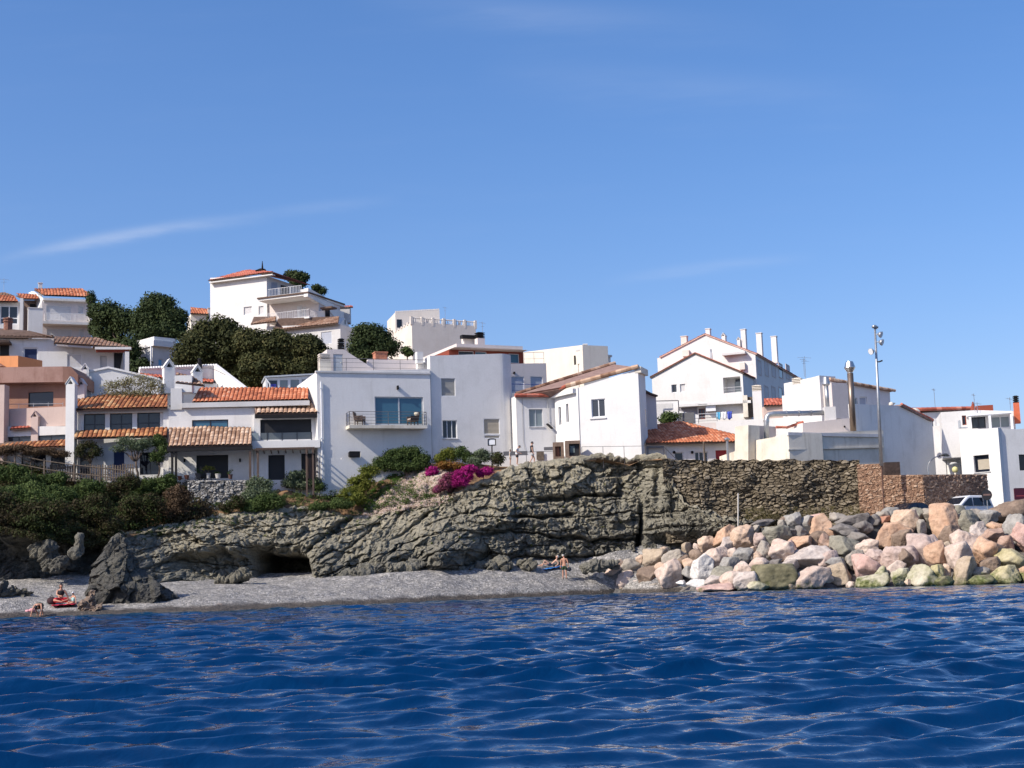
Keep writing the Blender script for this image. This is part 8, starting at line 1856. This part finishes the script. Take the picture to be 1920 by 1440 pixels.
    for nm, m_, paths in clothes:
        vs, ed2, rd, key = [], [], [], {}
        for path in paths:
            pv = None
            for jn, r in path:
                if isinstance(jn, str): k2, pos = jn, V3(jn)
                else: k2 = (jn[0], jn[1], jn[2]); pos = V3(jn[0]).lerp(V3(jn[1]), jn[2])
                if k2 not in key: key[k2] = len(vs); vs.append(pos); rd.append(r)
                if pv is not None: ed2.append((pv, key[k2]))
                pv = key[k2]
        rd = [(r_[0] * 1.24, r_[1] * 1.24) if hasattr(r_, '__len__') else r_ * 1.24 for r_ in rd]; Vc, Fc = skin_body(vs, ed2, rd, 0); mk(nm, [M_ @ v for v in Vc], Fc, m_, t, smooth=True)
    return t
def pose(**k):
    J = dict(pelvis=(0, 0, .95), waist=(0, .01, 1.10), chest=(0, 0, 1.34), neck=(0, .0, 1.50), head=(0, .02, 1.56), Lsh=(-.19, 0, 1.42), Lel=(-.24, -.02, 1.13), Lwr=(-.26, .06, .88), Rsh=(.19, 0, 1.42), Rel=(.24, -.02, 1.13), Rwr=(.26, .06, .88),
             Lhip=(-.10, 0, .88), Lkn=(-.11, .03, .48), Lan=(-.12, -.02, .08), Ltoe=(-.13, .14, .035), Rhip=(.10, 0, .88), Rkn=(.11, .03, .48), Ran=(.12, -.02, .08), Rtoe=(.13, .14, .035))
    J.update(k); return J
def trunks(m): return ('shorts', m, [[(('waist', 'pelvis', .55), (.155, .125)), ('pelvis', (.175, .14)), ('Lhip', .105), (('Lhip', 'Lkn', .35), .098), (('Lhip', 'Lkn', .62), .085)], [('pelvis', (.175, .14)), ('Rhip', .105), (('Rhip', 'Rkn', .35), .098), (('Rhip', 'Rkn', .62), .085)]])
def tshirt(m): return ('t_shirt', m, [[(('pelvis', 'waist', -.35), (.165, .135)), ('pelvis', (.170, .135)), ('waist', (.155, .12)), ('chest', (.185, .135)), (('chest', 'neck', .75), .075)], [('chest', (.185, .135)), ('Lsh', .082), (('Lsh', 'Lel', .55), .070)], [('chest', (.185, .135)), ('Rsh', .082), (('Rsh', 'Rel', .55), .070)]])
# standing bather seen from behind
p = beach_pt(1059, 1087)
person('man standing on the shingle seen from behind in dark green swim trunks', p, R(-8), pose(Lan=(-.13, .06, .08), Ltoe=(-.14, .22, .035), Lkn=(-.12, .08, .48), head=(-.03, .03, 1.56), face=(-.4, 1, 0), Rel=(.27, -.03, 1.14), Rwr=(.30, .04, .90)), SKIN, [trunks(mat('green_trunks', (.025, .055, .025), .8, .5, 14))], HAIRG)
hp = p + Vector((.33, .0, .72)); t = thing('beach_bag', 'dark bag held by the standing bather', 'bag', hp); mb = MB(); mb.sphere(hp, (.17, .10, .16), 10); mb.build('bag_body', mat('navy_cloth', (.02, .022, .035), .9), t); MB().tube([hp + Vector((-.08, 0, .1)), hp + Vector((-.03, 0, .24)), hp + Vector((.05, 0, .1))], .012, 5).build('strap', FASC, t)
# reclining bather on a blue towel
p = beach_pt(1033, 1066)
a0 = beach_pt(1013, 1069.5); tw = beach_pt(1050, 1063.5)
def towel(name, label, p0, p1, wid, m, cat='towel'):
    d = (p1 - p0); d.z = 0; u = d.normalized(); v = Vector((-u.y, u.x, 0)); vs, fs = [], []; L_ = d.length
    for i in range(13):
        for j in range(7): q = p0 + u * L_ * i / 12 + v * (j / 6 - .5) * wid; q.z = p0.z + (p1.z - p0.z) * i / 12 + .07 + .025 * math.sin(i * 1.7 + j * 2.1); vs.append(q)
    fs = [(i * 7 + j, (i + 1) * 7 + j, (i + 1) * 7 + j + 1, i * 7 + j + 1) for i in range(12) for j in range(6)]; o = mk(name, vs, fs, m, smooth=True, loc=p0); s_ = o.modifiers.new('t', 'SOLIDIFY'); s_.thickness = .02; return tag(o, label, cat)
towel('beach_towel', 'bright blue towel under the reclining bather', beach_pt(1018, 1069), beach_pt(1052, 1063), .8, mat('blue_towel', (.03, .22, .62), .9, .25, 6))
J = pose(pelvis=(0, 0, .16), waist=(.14, 0, .25), chest=(.34, 0, .42), neck=(.45, 0, .56), head=(.47, 0, .63), Lsh=(.38, -.18, .50), Lel=(.55, -.22, .24), Lwr=(.40, -.24, .10), Rsh=(.38, .18, .50), Rel=(.60, .22, .26), Rwr=(.52, .20, .08),
         Lhip=(-.06, -.1, .16), Lkn=(-.44, -.12, .50), Lan=(-.62, -.12, .12), Ltoe=(-.76, -.13, .06), Rhip=(-.06, .1, .16), Rkn=(-.50, .12, .24), Ran=(-.90, .12, .10), Rtoe=(-1.0, .13, .16), face=(-1, -.25, 0))
person('man with white hair reclining on a blue towel below the cliff', p + Vector((0, 0, .06)), R(4), J, SKIN2, [('shorts', mat('dark_trunks', (.03, .03, .05), .8), [[('waist', .13), ('pelvis', (.15, .17)), ('Lhip', .10), (('Lhip', 'Lkn', .4), .09)], [('pelvis', (.15, .17)), ('Rhip', .10), (('Rhip', 'Rkn', .4), .09)]])], mat('white_hair', (.62, .60, .56), .7))
# family on the left of the beach
towel('beach_towel', 'pinkish red towel under the sitting woman', beach_pt(97, 1137), beach_pt(142, 1134), 1.3, mat('red_towel', (.62, .03, .07), .9, .25, 5))
p = beach_pt(114, 1134); SIT = dict(pelvis=(0, 0, .16), waist=(0, .01, .34), chest=(0, .02, .58), neck=(0, .03, .74), head=(0, .05, .80), Lsh=(-.17, .02, .66), Lel=(-.30, .06, .40), Lwr=(-.42, .14, .12), Rsh=(.17, .02, .66), Rel=(.22, .14, .42), Rwr=(.08, .30, .36), Lhip=(-.1, .03, .14), Lkn=(-.34, .36, .16), Lan=(-.02, .42, .08), Ltoe=(.10, .44, .05), Rhip=(.1, .03, .14), Rkn=(.40, .34, .16), Ran=(.10, .56, .08), Rtoe=(-.02, .60, .05))
REDC = mat('red_dress_cloth', (.42, .012, .02), .85, .2, 6)
person('woman with long black hair sitting on a red towel in a red skirt', p + Vector((0, 0, .06)), R(205), pose(**SIT), SKIN, [('skirt', REDC, [[('waist', .15), ('pelvis', (.20, .19)), ('Lhip', .14), (('Lhip', 'Lkn', .9), .10)], [('pelvis', (.20, .19)), ('Rhip', .14), (('Rhip', 'Rkn', .9), .10)]]), ('top', mat('black_top', (.012, .01, .012), .8), [[('waist', .145), ('chest', (.175, .125)), (('chest', 'neck', .5), .08)]])], HAIRD, 'long', scale=1.15)
p = beach_pt(138, 1136); person('child in a white cap sitting at the right end of the red towel', p + Vector((0, 0, .06)), R(150), pose(**SIT), SKIN, [('shirt', mat('patterned_shirt', (.35, .55, .52), .85, .6, 14), [[('pelvis', (.18, .16)), ('waist', .15), ('chest', (.18, .13))]])], WFRAME, 'cap', scale=.72)
p = beach_pt(76, 1156); J = pose(pelvis=(0, -.12, .48), waist=(0, .02, .62), chest=(0, .26, .66), neck=(0, .40, .60), head=(0, .46, .55), Lsh=(-.19, .28, .66), Lel=(-.26, .36, .36), Lwr=(-.24, .46, .10), Rsh=(.19, .28, .66), Rel=(.30, .36, .38), Rwr=(.34, .44, .12), Lhip=(-.11, -.08, .44), Lkn=(-.2, .26, .40), Lan=(-.16, -.02, .08), Ltoe=(-.18, .14, .04), Rhip=(.11, -.08, .44), Rkn=(.2, .26, .40), Ran=(.16, -.02, .08), Rtoe=(.18, .14, .04), face=(0, .5, -1))
person('person crouching at the water edge in a dark swimsuit, bent forward', p, R(170), J, SKIN, [('swimsuit', mat('dark_swimsuit', (.03, .045, .03), .7), [[('pelvis', (.17, .14)), ('waist', (.15, .12)), ('chest', (.18, .13))]])], HAIRD, scale=1.0)
p = beach_pt(97, 1133); t = thing('beach_bag', 'dark beach bag left of the sitting woman', 'bag', p); mb = MB(); mb.sphere(p + Vector((0, 0, .2)), (.30, .2, .24), 12); mb.build('bag_body', mat('dark_bag', (.035, .012, .016), .9, .3, 6), t, smooth=True); MB().tube([p + Vector((-.15, 0, .35)), p + Vector((0, 0, .55)), p + Vector((.15, 0, .35))], .02, 5).build('handle', FASC, t)
p = beach_pt(61, 1148); mb = MB(); mb.sphere(p + Vector((0, 0, .12)), (.22, .16, .13), 10); mb.sphere(p + Vector((-.28, 0, .08)), (.16, .12, .09), 10); tag(mb.build('crumpled_clothes', mat('pink_cloth', (.62, .30, .32), .9, .3, 6), smooth=True, loc=p), 'small heap of pink clothes left of the crouching person', 'clothes')
# walkers on the headland path
def walker(px, py, Y, label, hdg, sc, cl, hair, hairk='short', **k):
    p = P(px, py, Y); return person(label, p, hdg, pose(**k), SKIN2, cl, hair, hairk, scale=sc, group='walkers on the headland')
GREYT = mat('grey_shorts', (.40, .40, .40), .85)
walker(998, 872, 108.6, 'man in a black t-shirt and pale shorts walking on the headland', R(-78), 1.0, [tshirt(mat('black_t_shirt', (.014, .012, .018), .85)), trunks(GREYT)], HAIRD, Lan=(-.12, .2, .08), Ltoe=(-.12, .36, .05), Lkn=(-.11, .2, .48), Ran=(.12, -.25, .1), Rtoe=(.12, -.12, .04), Rkn=(.11, -.02, .47))
walker(970, 873, 108.8, 'man in white t-shirt and dark cap bending slightly, middle walker', R(-100), .88, [tshirt(mat('white_t_shirt', (.62, .63, .64), .85)), trunks(mat('black_shorts', (.015, .015, .02), .85))], mat('dark_cap', (.02, .02, .024), .8), 'cap', chest=(0, .08, 1.32), neck=(0, .14, 1.47), head=(0, .18, 1.52), Lwr=(-.1, .3, 1.0), Rwr=(.12, .3, 1.0), face=(0, 1, -.4))
walker(957, 874, 109.0, 'shorter person in a pale grey-green shirt, leftmost walker', R(-95), .70, [tshirt(mat('pale_shirt', (.45, .48, .44), .85)), trunks(mat('tan_shorts', (.30, .25, .2), .85))], HAIRD)
# ================================================================== cables, vents and other small fittings on the facades
def fit(root, name, mb, m): return mb.build(name, m, bpy.data.objects[root])
def cable_px(root, pts, Y, r=.014, name='cable'):
    mb = MB(); mb.tube([P(x, y, Y) for x, y in pts], r, 4); return fit(root, name, mb, RAILM)
cable_px('merlon_house', [(392, 690), (405, 694), (425, 704), (445, 724), (452, 735)], 117.4, .02)
cable_px('merlon_house', [(334, 692), (350, 694), (368, 690), (392, 690)], 117.3, .015)
for root, Y, pts in (('balcony_house', 107.2, ((640, 860, .14),)), ('strip_window_house', 107.3, ((356, 872, .1), (446, 874, .1)))):
    for x, y, s_ in pts:
        mb = MB(); mb.box(P(x, y, Y), (s_, .12, s_)); fit(root, 'vent_grille', mb, GREYW)
